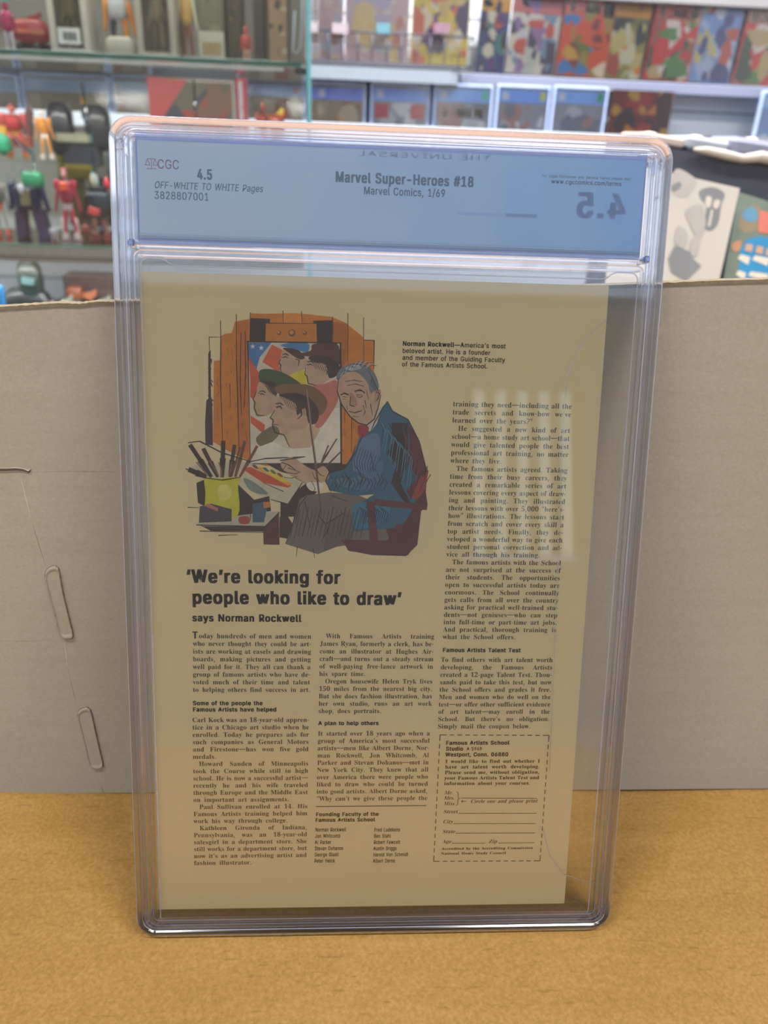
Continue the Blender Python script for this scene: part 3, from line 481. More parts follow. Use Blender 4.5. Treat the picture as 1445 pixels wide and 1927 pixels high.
SERIF_DATA = {65:(175,[[-3,0,-3,7,6,9,13,16,20,30,82,186,90,186,161,19,168,10,172,8,177,7,177,0,92,0,92,7,104,8,111,12,113,18,101,53,41,53,30,24,30,19,32,13,39,9,51,7,51,0],[45,64,97,64,71,128]]),
66:(177,[[6,0,6,7,21,10,25,13,28,17,30,33,29,160,26,168,20,173,6,175,6,182,88,182,127,177,151,164,158,140,154,121,139,107,115,99,144,89,162,74,167,53,165,37,159,24,148,14,134,6,116,2,95,0],[73,101,88,102,98,104,105,109,110,116,113,126,114,138,113,149,111,158,108,165,103,170,96,173,81,173,75,170,73,156],[99,11,107,14,113,20,117,28,120,38,120,51,119,65,116,75,111,83,103,88,92,91,73,92,73,21,76,13,83,10]]),
67:(187,[[103,-4,85,-3,69,1,55,8,42,17,31,28,22,42,16,57,12,73,10,91,12,109,16,125,22,140,31,154,42,165,55,174,70,181,86,185,104,186,117,185,155,174,161,175,165,179,168,186,175,186,175,123,168,123,161,139,153,152,143,163,131,171,119,176,106,177,79,168,63,139,57,91,63,45,81,18,111,9,122,10,133,13,143,18,153,24,163,33,171,42,179,35,158,13,133,0]]),
68:(198,[[8,0,8,7,21,9,25,12,28,16,30,30,29,159,27,166,24,170,20,173,6,175,6,182,89,182,118,180,143,172,162,158,176,140,184,118,187,91,177,40,145,10,91,0],[89,10,105,12,118,19,128,30,135,46,139,66,140,92,135,137,118,164,89,173,79,172,76,169,73,161,73,22,76,14,83,10]]),
69:(177,[[6,0,6,7,21,9,25,12,28,16,30,31,30,158,28,165,25,170,20,173,6,175,6,182,160,182,160,128,153,128,150,143,144,154,136,163,125,168,111,171,80,171,76,169,73,155,73,98,88,99,97,102,104,108,109,115,113,125,115,138,122,138,122,47,115,47,112,66,106,78,96,85,83,89,73,89,73,21,77,14,85,11,105,12,125,15,142,24,154,37,164,57,172,57,161,0]]),
70:(162,[[6,0,6,7,21,10,25,13,28,18,30,34,29,158,27,165,25,169,14,174,6,175,6,182,157,182,157,128,151,128,146,147,142,154,137,160,131,165,115,171,77,171,73,166,73,99,87,100,96,103,102,108,107,116,111,126,114,139,121,139,121,47,114,47,111,61,108,72,103,80,96,85,87,88,73,89,74,21,77,14,84,9,103,7,103,0]]),
71:(203,[[107,-4,89,-3,72,1,57,8,43,17,32,28,23,41,16,56,12,73,11,92,12,109,16,126,23,141,32,154,43,165,56,174,70,181,86,185,103,186,117,185,132,182,155,174,162,177,168,186,175,186,175,123,168,123,159,143,146,159,132,170,115,177,107,177,80,168,64,139,58,91,60,65,64,44,72,27,82,15,95,8,110,5,126,8,131,11,134,15,137,28,136,59,135,64,132,68,127,71,110,73,110,79,200,79,200,73,187,71,183,68,179,59,178,12,155,3,131,-2]]),
72:(209,[[6,0,6,7,21,10,25,13,28,17,30,32,29,159,28,165,25,170,21,172,6,175,6,182,97,182,97,175,82,173,76,169,73,157,73,100,137,100,136,162,133,169,128,173,113,175,113,182,203,182,203,175,188,172,184,170,182,166,180,152,180,24,184,13,189,10,203,7,203,0,113,0,113,7,127,10,132,12,134,17,137,32,137,88,73,88,73,24,75,17,78,13,82,10,97,7,97,0]]),
73:(104,[[5,0,5,7,20,10,24,13,28,17,30,30,30,162,28,167,25,171,14,175,5,175,5,182,98,182,98,175,83,173,78,171,75,167,73,155,74,21,77,15,82,10,98,7,98,0]]),
74:(132,[[44,-26,28,-24,14,-18,5,-9,-1,3,-1,15,4,24,13,29,23,29,32,25,36,16,37,7,31,-8,32,-12,36,-15,42,-16,48,-15,52,-13,55,-10,59,1,58,159,55,167,49,172,32,175,32,182,126,182,126,175,111,172,105,168,102,154,102,35,96,1,76,-19]]),
75:(204,[[6,0,6,7,21,10,25,13,28,17,30,32,30,159,28,165,25,170,21,173,7,175,7,182,97,182,97,175,82,173,77,169,73,157,73,93,135,156,138,162,139,167,137,172,129,175,116,175,116,182,194,182,194,175,175,172,157,162,138,144,108,114,192,12,203,7,208,7,208,0,112,0,112,7,129,8,133,12,133,17,127,26,80,85,73,79,74,24,75,17,78,13,82,10,97,7,97,0]]),
76:(171,[[6,0,6,7,21,10,25,13,28,17,30,32,29,160,28,166,25,170,21,173,6,175,6,182,100,182,100,175,83,174,77,170,74,163,73,152,74,19,77,14,93,11,116,13,134,20,141,25,154,40,164,62,171,62,161,0]]),
77:(254,[[6,0,6,7,20,10,25,13,28,17,30,32,29,163,27,169,21,173,6,175,6,182,74,182,127,57,180,182,247,182,247,175,233,172,229,169,226,165,224,151,225,22,228,14,233,9,247,7,247,0,158,0,158,7,173,10,178,14,182,27,182,160,115,0,108,0,42,156,43,23,45,16,48,12,53,9,68,7,68,0]]),
78:(197,[[161,-4,43,140,43,23,45,17,47,12,52,10,67,7,67,0,7,0,7,7,22,9,27,13,30,25,30,155,15,173,7,175,7,182,63,182,156,67,156,162,153,169,147,173,132,175,132,182,192,182,192,175,177,173,173,170,171,166,169,151,169,-4]]),
79:(210,[[104,-4,91,-3,79,-1,67,3,47,15,30,32,23,42,18,53,14,65,12,78,12,104,14,117,18,129,23,140,30,150,38,159,47,167,57,174,68,179,80,183,93,186,119,186,131,183,143,179,164,167,180,150,192,129,196,117,199,104,199,78,196,65,192,53,187,42,180,32,172,23,153,8,142,3,130,-1,117,-3],[106,5,131,14,147,43,152,91,150,117,146,139,139,155,129,168,118,175,104,177,78,168,63,139,58,91,59,65,64,44,71,27,81,15,92,7]]),
80:(167,[[6,0,6,7,21,10,25,13,28,17,30,32,29,159,28,165,25,170,21,172,6,175,6,182,106,181,122,179,134,176,143,171,150,166,156,159,160,151,163,142,164,133,162,118,156,106,147,96,134,88,117,84,97,82,73,82,73,24,75,17,78,13,82,10,97,7,97,0],[73,92,93,93,102,96,109,101,113,108,116,119,117,132,116,144,114,155,110,163,104,168,97,171,82,172,76,170,73,164]]),
81:(210,[[151,-46,118,-41,93,-26,75,0,62,5,51,12,41,20,32,29,25,40,19,52,14,64,12,77,11,91,12,104,14,117,18,129,23,140,30,150,38,159,47,167,57,174,68,179,80,183,93,186,119,186,131,183,143,179,164,167,180,150,192,129,196,117,199,104,199,91,197,70,191,51,182,34,168,20,152,8,132,0,144,-18,159,-29,178,-32,197,-29,198,-37,182,-42,166,-45],[106,5,132,14,147,43,152,91,151,117,146,139,139,155,130,168,118,175,104,177,78,168,63,139,58,91,59,65,64,44,71,27,81,15,92,7]]),
82:(189,[[6,0,6,7,21,10,25,13,28,17,30,32,29,159,28,165,25,170,21,172,6,175,6,182,87,182,111,181,131,177,147,170,158,161,165,149,167,134,162,114,149,99,126,89,181,10,187,7,192,7,192,0,135,0,81,85,73,85,73,24,75,17,78,13,82,10,97,7,97,0],[73,93,94,95,104,98,112,103,117,111,120,121,121,134,118,156,107,168,90,172,79,171,76,169,73,161]]),
83:(156,[[17,-4,17,63,25,63,30,45,37,31,45,20,54,12,66,7,79,6,88,7,96,10,103,14,108,21,111,28,111,36,109,47,102,56,90,64,51,84,39,92,31,101,25,110,21,121,20,133,21,143,23,153,27,161,32,168,39,175,46,180,55,183,74,186,120,178,124,179,127,182,128,186,136,186,136,128,129,128,122,146,112,161,99,172,85,177,69,177,62,175,56,171,51,165,49,159,48,152,49,145,51,140,60,130,75,121,111,104,127,93,137,82,142,68,144,53,143,42,140,32,136,23,129,15,122,8,112,3,102,-1,90,-3,59,-2,34,5,28,3,24,-4]]),
84:(169,[[37,0,37,7,52,9,57,12,60,17,62,32,62,173,46,172,35,168,26,161,19,152,14,141,12,127,4,127,4,182,164,182,164,127,157,127,150,153,133,168,105,173,106,23,108,17,111,12,115,9,131,7,131,0]]),
85:(197,[[99,-5,77,-3,59,2,46,11,37,24,31,41,29,62,29,159,27,165,24,170,20,172,6,175,6,182,96,182,96,175,81,173,76,169,72,157,72,56,73,41,76,30,81,21,88,14,98,10,110,9,136,15,152,33,157,64,156,159,155,165,152,169,147,172,131,175,131,182,190,182,190,175,177,172,173,169,169,159,169,73,167,47,161,28,152,13,138,3,121,-3]]),
86:(171,[[85,-5,12,164,5,172,-6,175,-6,182,84,182,84,175,66,173,62,168,61,161,103,57,142,160,141,168,137,173,120,175,120,182,177,182,177,175,167,173,160,167,153,153,92,-5]]),
87:(244,[[68,-4,8,167,3,173,-6,175,-6,182,72,182,72,175,60,173,57,168,57,155,89,61,120,141,112,165,107,172,92,175,92,182,176,182,176,175,165,174,159,171,157,162,190,66,219,159,219,167,215,172,201,175,201,182,250,182,250,175,241,172,232,159,178,-4,171,-4,126,124,76,-4]]),
88:(188,[[5,0,5,7,16,9,26,16,36,27,77,83,23,166,15,173,6,175,6,182,98,182,98,175,83,174,78,171,76,166,81,155,106,116,133,156,136,165,134,171,127,174,117,175,117,182,183,182,183,175,174,175,161,169,149,158,112,106,174,11,181,7,186,7,186,0,95,0,95,7,108,8,114,11,116,16,113,26,84,73,52,27,50,18,52,12,59,8,70,7,70,0]]),
89:(170,[[41,0,41,7,55,10,59,13,62,17,64,32,64,71,14,163,6,172,-5,175,-5,182,83,182,83,175,70,174,64,171,62,167,66,157,99,90,137,153,139,163,137,170,130,174,118,175,118,182,176,182,176,175,167,172,157,162,107,81,108,24,109,17,112,13,116,10,131,7,131,0]]),
90:(177,[[8,0,8,4,110,172,75,171,57,168,43,160,33,147,24,127,18,127,23,182,163,182,163,177,61,12,96,12,113,13,128,17,140,24,149,35,157,48,163,66,170,66,163,0]]),
97:(138,[[102,-4,90,-2,83,4,80,14,67,4,53,-2,38,-3,29,-3,22,0,16,5,12,10,9,17,8,25,10,36,16,46,25,54,39,62,57,69,80,76,79,103,75,113,71,116,59,118,49,117,44,114,42,108,49,96,49,88,44,81,36,77,26,77,18,81,14,89,14,101,20,111,31,120,46,125,65,127,82,126,96,123,105,117,112,109,116,98,117,84,119,15,124,14,128,17,132,11,122,3,113,-2],[60,13,73,19,80,25,80,68,62,61,51,49,47,34,49,22,53,16]]),
98:(144,[[17,-5,17,163,15,171,8,175,3,176,3,182,55,182,55,111,65,120,76,126,88,127,98,126,106,124,113,120,120,114,131,98,136,78,136,53,133,41,129,30,123,20,116,12,108,5,98,0,88,-3,77,-4,65,-2,53,3,42,11,21,-5],[73,6,82,7,88,12,93,20,96,31,98,64,96,91,92,100,88,107,82,111,70,112,62,108,57,101,55,97,55,27,57,15,63,8]]),
99:(117,[[62,-4,52,-3,43,0,35,4,27,11,20,18,15,27,11,37,9,48,8,60,9,72,11,84,16,95,22,104,30,112,38,119,48,124,59,127,70,128,82,127,92,124,100,119,106,113,110,106,110,93,107,86,99,82,95,82,86,84,80,90,78,114,74,118,68,119,55,114,47,99,45,75,46,57,49,42,55,30,62,22,71,17,82,15,91,17,100,21,109,29,114,24,99,9,82,-1]]),
100:(148,[[56,-4,47,-3,39,0,31,4,24,10,19,18,11,37,8,59,11,84,14,95,19,104,25,112,33,119,41,124,49,126,58,127,70,126,80,121,89,112,89,165,85,172,77,175,70,176,70,182,128,182,129,20,132,14,141,11,141,4,126,3,89,-4,89,16,80,5,69,-2],[69,11,77,14,84,20,89,30,89,97,86,105,79,110,70,112,62,111,56,107,52,100,49,90,47,61,49,33,52,23,56,17,61,13]]),
101:(120,[[62,-4,52,-3,42,0,34,4,26,10,20,18,15,27,11,38,9,50,9,75,11,86,15,96,20,105,27,113,35,119,43,124,53,126,63,127,77,126,89,121,100,112,107,100,112,86,113,66,47,66,51,39,62,22,80,17,90,19,99,25,108,34,114,29,99,11,82,0],[46,77,81,77,79,105,77,111,74,115,70,118,64,119,54,115,48,102]]),
102:(85,[[6,0,6,6,18,10,20,17,21,111,6,111,6,124,21,124,21,141,22,154,27,165,34,174,44,181,55,185,70,186,80,185,89,182,96,178,101,173,104,167,105,155,101,147,94,143,85,143,78,146,74,152,75,164,79,173,78,175,72,177,64,175,60,168,59,124,81,124,81,111,59,111,60,19,63,10,72,7,80,6,80,0]]),
103:(131,[[58,-56,42,-55,29,-53,19,-49,12,-43,7,-37,6,-30,8,-22,15,-15,27,-10,17,-4,11,4,9,12,10,18,13,24,23,35,41,44,23,54,12,67,9,85,10,93,12,100,21,113,35,122,53,127,73,127,93,122,127,122,127,107,107,107,112,99,116,91,117,81,114,67,106,55,93,46,78,42,52,41,45,38,41,32,40,28,42,24,47,21,94,18,111,13,117,10,121,5,126,-7,126,-15,124,-27,119,-37,109,-45,96,-51,79,-55],[63,50,69,51,73,54,76,58,79,74,79,95,76,110,73,115,69,118,63,119,57,118,53,115,50,110,46,95,46,74,50,58,53,54,57,51],[64,-46,87,-44,101,-38,105,-26,103,-19,95,-15,82,-14,39,-14,33,-18,30,-23,29,-29,30,-34,33,-38,38,-41,45,-44]]),
104:(152,[[7,0,7,6,15,8,20,13,21,22,21,165,18,172,12,175,8,176,8,182,59,182,59,107,70,118,83,125,97,127,117,123,128,108,132,85,132,17,135,10,141,7,145,6,145,0,81,0,81,6,89,8,93,13,94,22,93,99,89,106,81,109,73,107,66,102,59,94,60,13,64,8,72,6,72,0]]),
105:(79,[[35,145,26,151,21,160,21,170,26,179,35,185,46,185,55,179,60,170,60,160,55,151,46,145],[7,0,7,6,16,8,20,13,21,22,20,111,16,116,8,117,8,124,59,124,60,13,64,8,72,6,72,0]]),
106:(84,[[37,146,28,151,23,160,23,171,28,180,37,185,48,185,57,180,62,171,62,160,57,151,48,146],[8,-56,-4,-52,-14,-46,-20,-38,-22,-28,-20,-19,-15,-14,-6,-12,3,-13,8,-19,10,-29,4,-41,5,-44,8,-46,18,-46,21,-44,25,-35,26,-21,25,106,22,114,15,117,9,118,9,124,64,124,64,-9,62,-23,58,-35,51,-44,41,-51,29,-55]]),
107:(143,[[7,0,7,6,16,8,20,13,21,22,20,169,17,174,8,176,8,182,59,182,59,67,95,103,98,111,96,115,91,117,82,117,82,124,138,124,138,117,128,116,119,111,89,84,142,10,146,7,150,6,150,0,84,0,84,6,92,7,95,9,95,15,65,59,59,54,60,13,64,8,72,6,72,0]]),
108:(80,[[7,0,7,6,16,8,20,13,21,22,20,169,17,174,8,176,8,182,59,182,60,13,64,8,72,6,72,0]]),
109:(222,[[7,0,7,6,15,8,20,13,21,22,21,106,18,113,12,117,8,118,8,124,59,124,59,106,69,118,81,125,95,127,111,125,122,117,128,104,139,117,152,125,167,127,186,123,198,108,201,85,203,13,206,8,214,6,214,0,151,0,151,6,159,8,163,13,164,22,163,99,159,106,151,109,143,107,136,102,130,95,131,13,135,8,142,6,142,0,80,0,80,6,88,8,91,13,93,22,92,99,88,106,80,109,72,107,65,102,59,94,60,14,63,9,71,6,71,0]]),
110:(152,[[7,0,7,6,15,8,20,13,21,22,21,106,18,113,12,117,8,118,8,124,59,124,59,107,70,118,83,125,97,127,117,123,128,108,132,85,132,17,135,10,141,7,145,6,145,0,81,0,81,6,89,8,93,13,94,22,93,99,89,106,81,109,73,107,66,102,59,94,60,13,64,8,72,6,72,0]]),
111:(135,[[67,-4,56,-3,46,0,36,5,28,11,21,19,15,28,11,38,8,50,8,62,8,74,11,85,15,96,21,105,28,113,36,119,46,124,56,126,67,127,78,126,89,124,98,119,106,113,113,105,119,96,123,86,126,74,127,62,126,49,123,38,119,27,113,18,106,11,98,4,89,0,79,-3],[67,5,74,6,80,9,85,20,88,62,86,98,83,108,79,115,74,118,67,120,60,118,55,115,51,108,49,98,48,33,51,16,55,9,61,6]]),
112:(149,[[7,-56,7,-49,16,-47,20,-40,20,110,16,115,8,118,8,124,57,124,57,105,66,118,78,125,92,128,101,127,110,124,117,119,124,113,134,97,139,76,139,51,134,29,129,19,123,11,116,5,109,0,100,-3,91,-4,79,-2,68,3,59,13,61,-39,64,-45,74,-49,79,-49,79,-56],[78,11,86,13,91,17,96,24,99,34,101,62,99,89,96,99,93,106,87,110,80,111,72,109,65,104,59,94,59,27,64,18,70,13]]),
113:(146,[[70,-56,70,-49,82,-47,88,-43,89,-33,89,12,80,3,69,-2,57,-4,48,-3,39,0,31,4,25,10,19,17,11,35,8,57,9,71,12,83,16,94,22,104,29,112,37,119,47,124,57,127,68,128,80,126,92,121,103,113,124,128,128,128,128,-38,131,-45,137,-49,142,-49,142,-56],[75,12,83,16,88,23,89,27,89,96,87,108,82,116,72,118,63,116,57,112,52,104,49,94,47,62,49,34,52,24,57,17,63,13]]),
114:(115,[[7,0,7,6,16,8,20,13,21,22,20,111,16,116,8,117,8,124,58,124,58,101,69,115,81,124,93,127,106,125,110,122,115,112,115,102,111,94,104,89,95,89,89,92,81,102,75,104,68,101,62,91,60,77,60,17,64,10,72,7,79,6,79,0]]),
115:(115,[[60,-4,44,-1,29,3,25,3,22,0,20,-3,14,-3,14,42,21,42,24,32,29,23,35,16,41,10,49,7,62,6,71,11,76,18,77,23,75,30,70,37,34,57,22,68,18,74,16,81,15,88,16,99,20,108,26,116,34,123,44,126,70,125,85,122,90,124,92,128,98,128,98,89,91,89,84,105,79,111,73,115,66,118,54,118,46,114,42,108,42,100,46,93,59,85,85,71,97,61,100,54,103,38,102,26,98,16,91,7,83,1,72,-3]]),
116:(91,[[49,-4,40,-3,32,0,26,4,22,10,20,18,19,111,8,111,8,120,42,156,52,170,58,170,58,124,83,124,83,111,58,111,59,24,61,18,67,16,73,18,78,22,82,30,89,26,79,10,66,0]]),
117:(150,[[52,-4,41,-3,32,1,26,7,22,15,19,26,17,109,13,115,5,118,5,124,57,124,57,25,60,18,67,15,78,16,85,20,91,26,91,105,88,113,81,117,76,118,76,124,129,124,130,23,132,16,139,12,144,12,144,5,128,4,91,-4,91,16,81,5,67,-2]]),
118:(122,[[57,-4,9,112,3,117,-1,117,-1,124,66,124,66,118,56,117,53,114,52,110,74,49,96,109,95,114,90,117,81,118,81,124,122,124,122,118,114,114,104,97,64,-4]]),
119:(174,[[49,-4,2,114,-4,117,-4,124,55,124,55,117,47,114,46,106,67,51,84,94,76,115,67,118,67,124,129,124,129,117,123,116,119,114,119,105,134,56,155,110,152,116,142,118,142,124,178,124,178,118,172,116,165,103,122,-4,116,-4,89,79,56,-4]]),
120:(128,[[2,0,2,6,10,9,17,15,25,23,49,55,12,112,7,116,2,117,2,124,67,124,67,118,61,117,57,115,57,110,73,82,93,109,92,115,80,118,80,124,124,124,124,118,117,116,109,110,79,74,123,7,128,6,128,0,62,0,62,6,73,9,74,12,69,24,55,46,34,17,34,14,35,9,39,7,47,6,47,0]]),
121:(120,[[15,-55,4,-50,0,-45,-2,-40,-2,-29,2,-21,9,-16,19,-16,26,-20,29,-26,30,-37,34,-39,38,-38,50,-22,56,-2,10,110,4,116,-2,117,-2,124,65,124,65,117,54,116,52,113,53,103,74,48,94,104,95,112,92,116,81,117,81,124,120,124,120,117,113,115,104,97,56,-31,47,-44,38,-52,27,-56]]),
122:(117,[[5,0,5,6,67,115,42,114,35,112,29,109,24,103,17,87,10,87,13,124,110,124,110,116,50,10,72,11,82,13,89,17,95,24,100,32,104,43,110,43,107,0]]),
48:(150,[[75,-3,60,-1,47,3,36,10,28,19,21,31,15,44,12,60,9,96,12,133,15,148,21,162,28,173,36,182,47,189,60,193,75,194,90,193,103,189,113,182,122,173,129,162,134,148,138,133,140,115,140,77,138,60,134,44,129,31,122,19,113,10,102,3,90,-1],[75,15,84,17,91,24,95,36,99,72,99,120,95,156,91,168,84,175,75,177,67,175,60,168,56,156,51,120,51,72,56,36,60,24,66,17]]),
49:(150,[[26,0,26,14,52,15,58,18,61,26,62,166,43,146,32,139,23,139,16,144,12,153,11,158,36,168,71,193,102,193,102,27,104,19,110,15,137,14,137,0]]),
50:(150,[[9,0,9,28,68,89,80,107,87,123,90,139,90,158,88,165,85,171,81,175,76,177,70,178,61,177,55,173,50,166,47,157,45,132,27,134,20,138,15,143,12,149,10,158,13,171,22,181,37,190,57,194,70,194,88,193,103,189,115,183,124,174,129,163,131,150,128,132,117,112,62,55,35,30,103,30,112,34,118,43,122,56,138,56,136,0]]),
51:(150,[[53,-2,32,2,18,9,10,19,8,30,8,36,11,41,19,48,30,51,31,40,34,31,39,25,46,20,54,17,69,17,80,20,89,27,94,38,96,56,95,65,92,74,86,81,77,86,67,90,38,91,38,107,67,109,75,112,82,118,86,126,89,136,89,156,87,164,84,170,80,174,74,177,62,177,57,175,50,168,45,150,45,136,26,139,19,142,14,147,11,153,10,160,11,169,16,177,25,185,36,190,51,193,69,194,87,193,102,189,114,183,124,174,129,164,131,151,130,139,126,129,119,120,111,113,101,107,90,102,112,95,125,86,130,80,134,73,137,65,137,45,135,36,127,21,115,10,100,3,74,-2]]),
52:(150,[[48,0,48,14,67,16,71,18,75,21,77,26,78,50,3,50,3,66,80,192,117,192,117,68,145,68,145,50,117,50,118,26,120,21,124,18,133,15,143,14,143,0],[22,68,78,68,80,166,59,128]]),
53:(150,[[53,-2,34,2,20,9,13,19,11,30,13,40,21,46,32,48,35,33,40,24,49,18,62,16,73,18,83,23,90,33,94,49,94,71,91,81,85,89,78,95,69,98,41,97,28,94,16,99,25,192,126,192,128,143,112,143,107,160,102,162,42,162,38,113,67,117,87,115,103,110,117,102,128,91,134,77,136,59,133,38,125,22,113,11,98,3,74,-2]]),
54:(150,[[79,-3,66,-2,54,2,44,7,35,15,27,25,20,37,16,52,13,69,13,103,17,130,25,154,38,173,46,180,55,186,65,191,76,194,100,194,116,190,128,184,134,175,136,165,135,160,129,150,123,147,115,145,104,144,101,165,97,173,91,178,86,179,76,177,68,170,61,160,56,146,52,129,50,108,64,115,78,117,87,118,102,116,115,111,126,103,134,92,139,78,141,62,139,44,134,29,125,15,113,5,97,-1],[80,15,86,16,91,20,96,26,99,34,101,45,101,73,99,83,95,91,90,97,84,100,72,101,57,94,50,88,51,65,54,46,59,32,65,23,72,17]]),
55:(150,[[44,0,116,163,45,163,37,161,32,156,30,149,28,135,12,135,13,192,141,192,141,179,67,0]]),
56:(150,[[73,-3,59,-2,47,0,37,4,28,9,21,16,15,23,11,31,9,40,8,49,9,60,13,69,19,77,36,91,48,97,29,111,23,118,18,126,15,136,15,154,20,169,25,176,31,182,40,188,50,191,62,194,77,194,94,193,108,189,119,181,127,172,132,160,134,147,133,137,129,129,124,122,108,110,98,104,112,96,124,88,132,80,138,71,141,61,142,51,140,35,134,22,124,11,110,4,93,-1],[81,113,92,122,98,133,100,153,95,167,89,174,80,178,68,178,63,175,58,170,53,157,53,140,55,133,60,127,73,118],[75,13,83,14,91,17,97,22,101,29,104,37,105,46,104,54,101,62,96,68,78,80,66,86,55,77,47,65,44,48,45,38,48,30,53,22,59,17,66,14]]),
57:(150,[[51,-2,35,2,25,9,19,18,17,31,20,38,26,42,30,43,37,29,41,23,47,18,54,15,62,14,82,23,95,49,100,92,91,83,78,76,62,74,48,75,35,80,24,88,16,99,11,113,9,129,10,142,13,153,17,163,22,173,30,180,38,186,48,191,59,194,71,194,83,193,95,190,106,185,115,178,123,168,129,156,134,141,137,124,138,90,134,63,126,39,120,29,113,20,105,12,96,6,86,1,74,-2],[74,93,85,95,94,102,100,111,99,132,97,149,92,161,87,170,80,175,73,176,65,175,59,171,55,165,51,156,49,145,48,131,51,110,60,97]]),
46:(72,[[31,-3,24,1,20,9,20,20,24,28,31,32,40,32,48,28,50,25,53,15,50,4,44,-2,40,-3]]),
44:(72,[[11,-35,24,31,50,31,52,28,28,-35]]),
45:(87,[[11,62,11,82,76,82,76,62]]),
8212:(161,[[26,0,26,192,136,192,136,0],[39,14,122,14,122,178,39,178]]),
8217:(161,[[26,0,26,192,136,192,136,0],[39,14,122,14,122,178,39,178]]),
8216:(161,[[26,0,26,192,136,192,136,0],[39,14,122,14,122,178,39,178]]),
8220:(161,[[26,0,26,192,136,192,136,0],[39,14,122,14,122,178,39,178]]),
8221:(161,[[26,0,26,192,136,192,136,0],[39,14,122,14,122,178,39,178]]),
63:(117,[[38,54,40,79,47,93,83,129,87,142,86,155,83,162,79,167,72,171,64,173,46,173,18,165,12,163,3,181,27,191,46,194,56,194,72,193,85,189,96,182,103,172,108,161,110,147,108,133,103,121,61,79,57,68,56,54],[44,-3,36,1,32,9,32,20,36,28,44,32,52,32,60,28,64,20,64,9,60,1,52,-3]]),
35:(174,[[30,0,41,56,7,56,7,74,44,74,53,117,17,117,17,135,56,135,67,192,86,192,75,135,114,135,125,192,143,192,132,135,167,135,167,117,129,117,121,74,157,74,157,56,117,56,106,0,87,0,98,56,60,56,49,0],[63,74,102,74,110,117,71,117]]),
47:(100,[[3,0,74,192,97,192,26,0]])}
for c in '’‘“”—,.': SERIF_DATA[ord(c)] = SANS_DATA[ord(c)]
RAW = {'sans': SANS_DATA, 'serif': SERIF_DATA}
FILL = {}
def filled(kind, ch):
    if (kind, ch) in FILL: return FILL[kind, ch]
    adv, cs = RAW[kind].get(ord(ch), (120, [])); adv = adv/400; cs = [[(c[i]/400, c[i+1]/400) for i in range(0, len(c), 2)] for c in cs]
    if not cs: FILL[kind, ch] = ([], [], adv); return FILL[kind, ch]
    def ar(c): return sum(c[i-1][0]*c[i][1]-c[i][0]*c[i-1][1] for i in range(len(c)))
    def inside(p, c):
        n = False
        for i in range(len(c)):
            (x1, y1), (x2, y2) = c[i-1], c[i]
            if (y1 > p[1]) != (y2 > p[1]) and p[0] < (x2-x1)*(p[1]-y1)/(y2-y1)+x1: n = not n
        return n
    outer = [c for c in cs if ar(c) < 0]; hole = [c for c in cs if ar(c) >= 0]; av, af = [], []
    for oc in outer:
        cu = bpy.data.curves.new('glyph', 'CURVE'); cu.dimensions = '2D'; cu.fill_mode = 'BOTH'
        for c in [oc]+[h for h in hole if inside(h[0], oc) or inside(h[len(h)//2], oc)]:
            sp = cu.splines.new('POLY'); sp.points.add(len(c)-1)
            for i, (x, y) in enumerate(c): sp.points[i].co = (x, y, 0, 1)
            sp.use_cyclic_u = True
        ob = bpy.data.objects.new('glyph', cu); me = ob.to_mesh(); k = len(av)
        av += [(v.co.x, v.co.y) for v in me.vertices]; af += [tuple(k+i for i in p.vertices) for p in me.polygons]
        ob.to_mesh_clear(); bpy.data.objects.remove(ob); bpy.data.curves.remove(cu)
    FILL[kind, ch] = (av, af, adv); return FILL[kind, ch]
class Font:
    def __init__(s, bold=0., shear=0., kind='sans', track=0.):
        s.bd, s.sh, s.kind, s.tr, s.c = bold, shear, kind, track, {}
        s.cap = max(v[1] for v in s.glyphmesh('H')[0])
    def glyphmesh(s, ch):
        if ch in s.c: return s.c[ch]
        vs, fs, adv = filled(s.kind, ch); d = s.bd
        if d > 0 and vs:
            v0, f0 = vs, fs; vs, fs = [], []
            for dx, dy in ((-d, -d*.4), (-d, d*.4), (-d*.33, 0), (d*.33, 0), (d, -d*.4), (d, d*.4)):
                k = len(vs); vs = vs+[(v[0]+dx, v[1]+dy) for v in v0]; fs = fs+[tuple(k+i for i in f) for f in f0]
            adv += d*1.6
        if s.sh: vs = [(v[0]+v[1]*s.sh, v[1]) for v in vs]
        s.c[ch] = (vs, fs, adv+s.tr); return s.c[ch]
    def word(s, t):
        x = 0; vs = []; fs = []
        for ch in t:
            gv, gf, a = s.glyphmesh(ch); k = len(vs); vs += [(v[0]+x, v[1]) for v in gv]; fs += [tuple(k+i for i in f) for f in gf]; x += a
        return vs, fs, x
SANS = Font(.010); BOLD = Font(.022, track=.004); HBOLD = Font(.044, track=-.008); SERIF = Font(0, 0, 'serif', .012); SERIFB = Font(.008, 0, 'serif', .012); ITAL = Font(0, .24, 'serif', .01); OBL = Font(.010, .2)
def put(b, words, u0, v0, sy, sx, gap, wv, m, mirror=False):
    """words: list of (text, font)"""
    x = u0
    for t, f in words:
        vs, fs, a = f.word(t); k = sx
        b.add([(x+v[0]*k, v0+v[1]*sy, wv) for v in vs], fs, m); x += a*k+gap
    return x
def line(b, text, px0, py0, px1, cap, font, wv, m, font0=None, n0=0, just=True, off=0):
    """one line of type from pixel (px0,py0) to px1 on the plane wv; cap height in mm; last arg: a differing font for the first n0 words"""
    u0, v0 = UV(px0, py0, wv); u1, _ = UV(px1, py0, wv)
    tw = text.split(' '); words = [(t, (font0 if i < n0 else font)) for i, t in enumerate(tw)]
    sy = cap/font.cap; wid = sum(f.word(t)[2] for t, f in words); g = len(tw)-1
    sx = (u1-u0)/(wid+.30*g) if just else just
    put(b, words, u0, v0, sy, sx, .30*sx, wv, m)
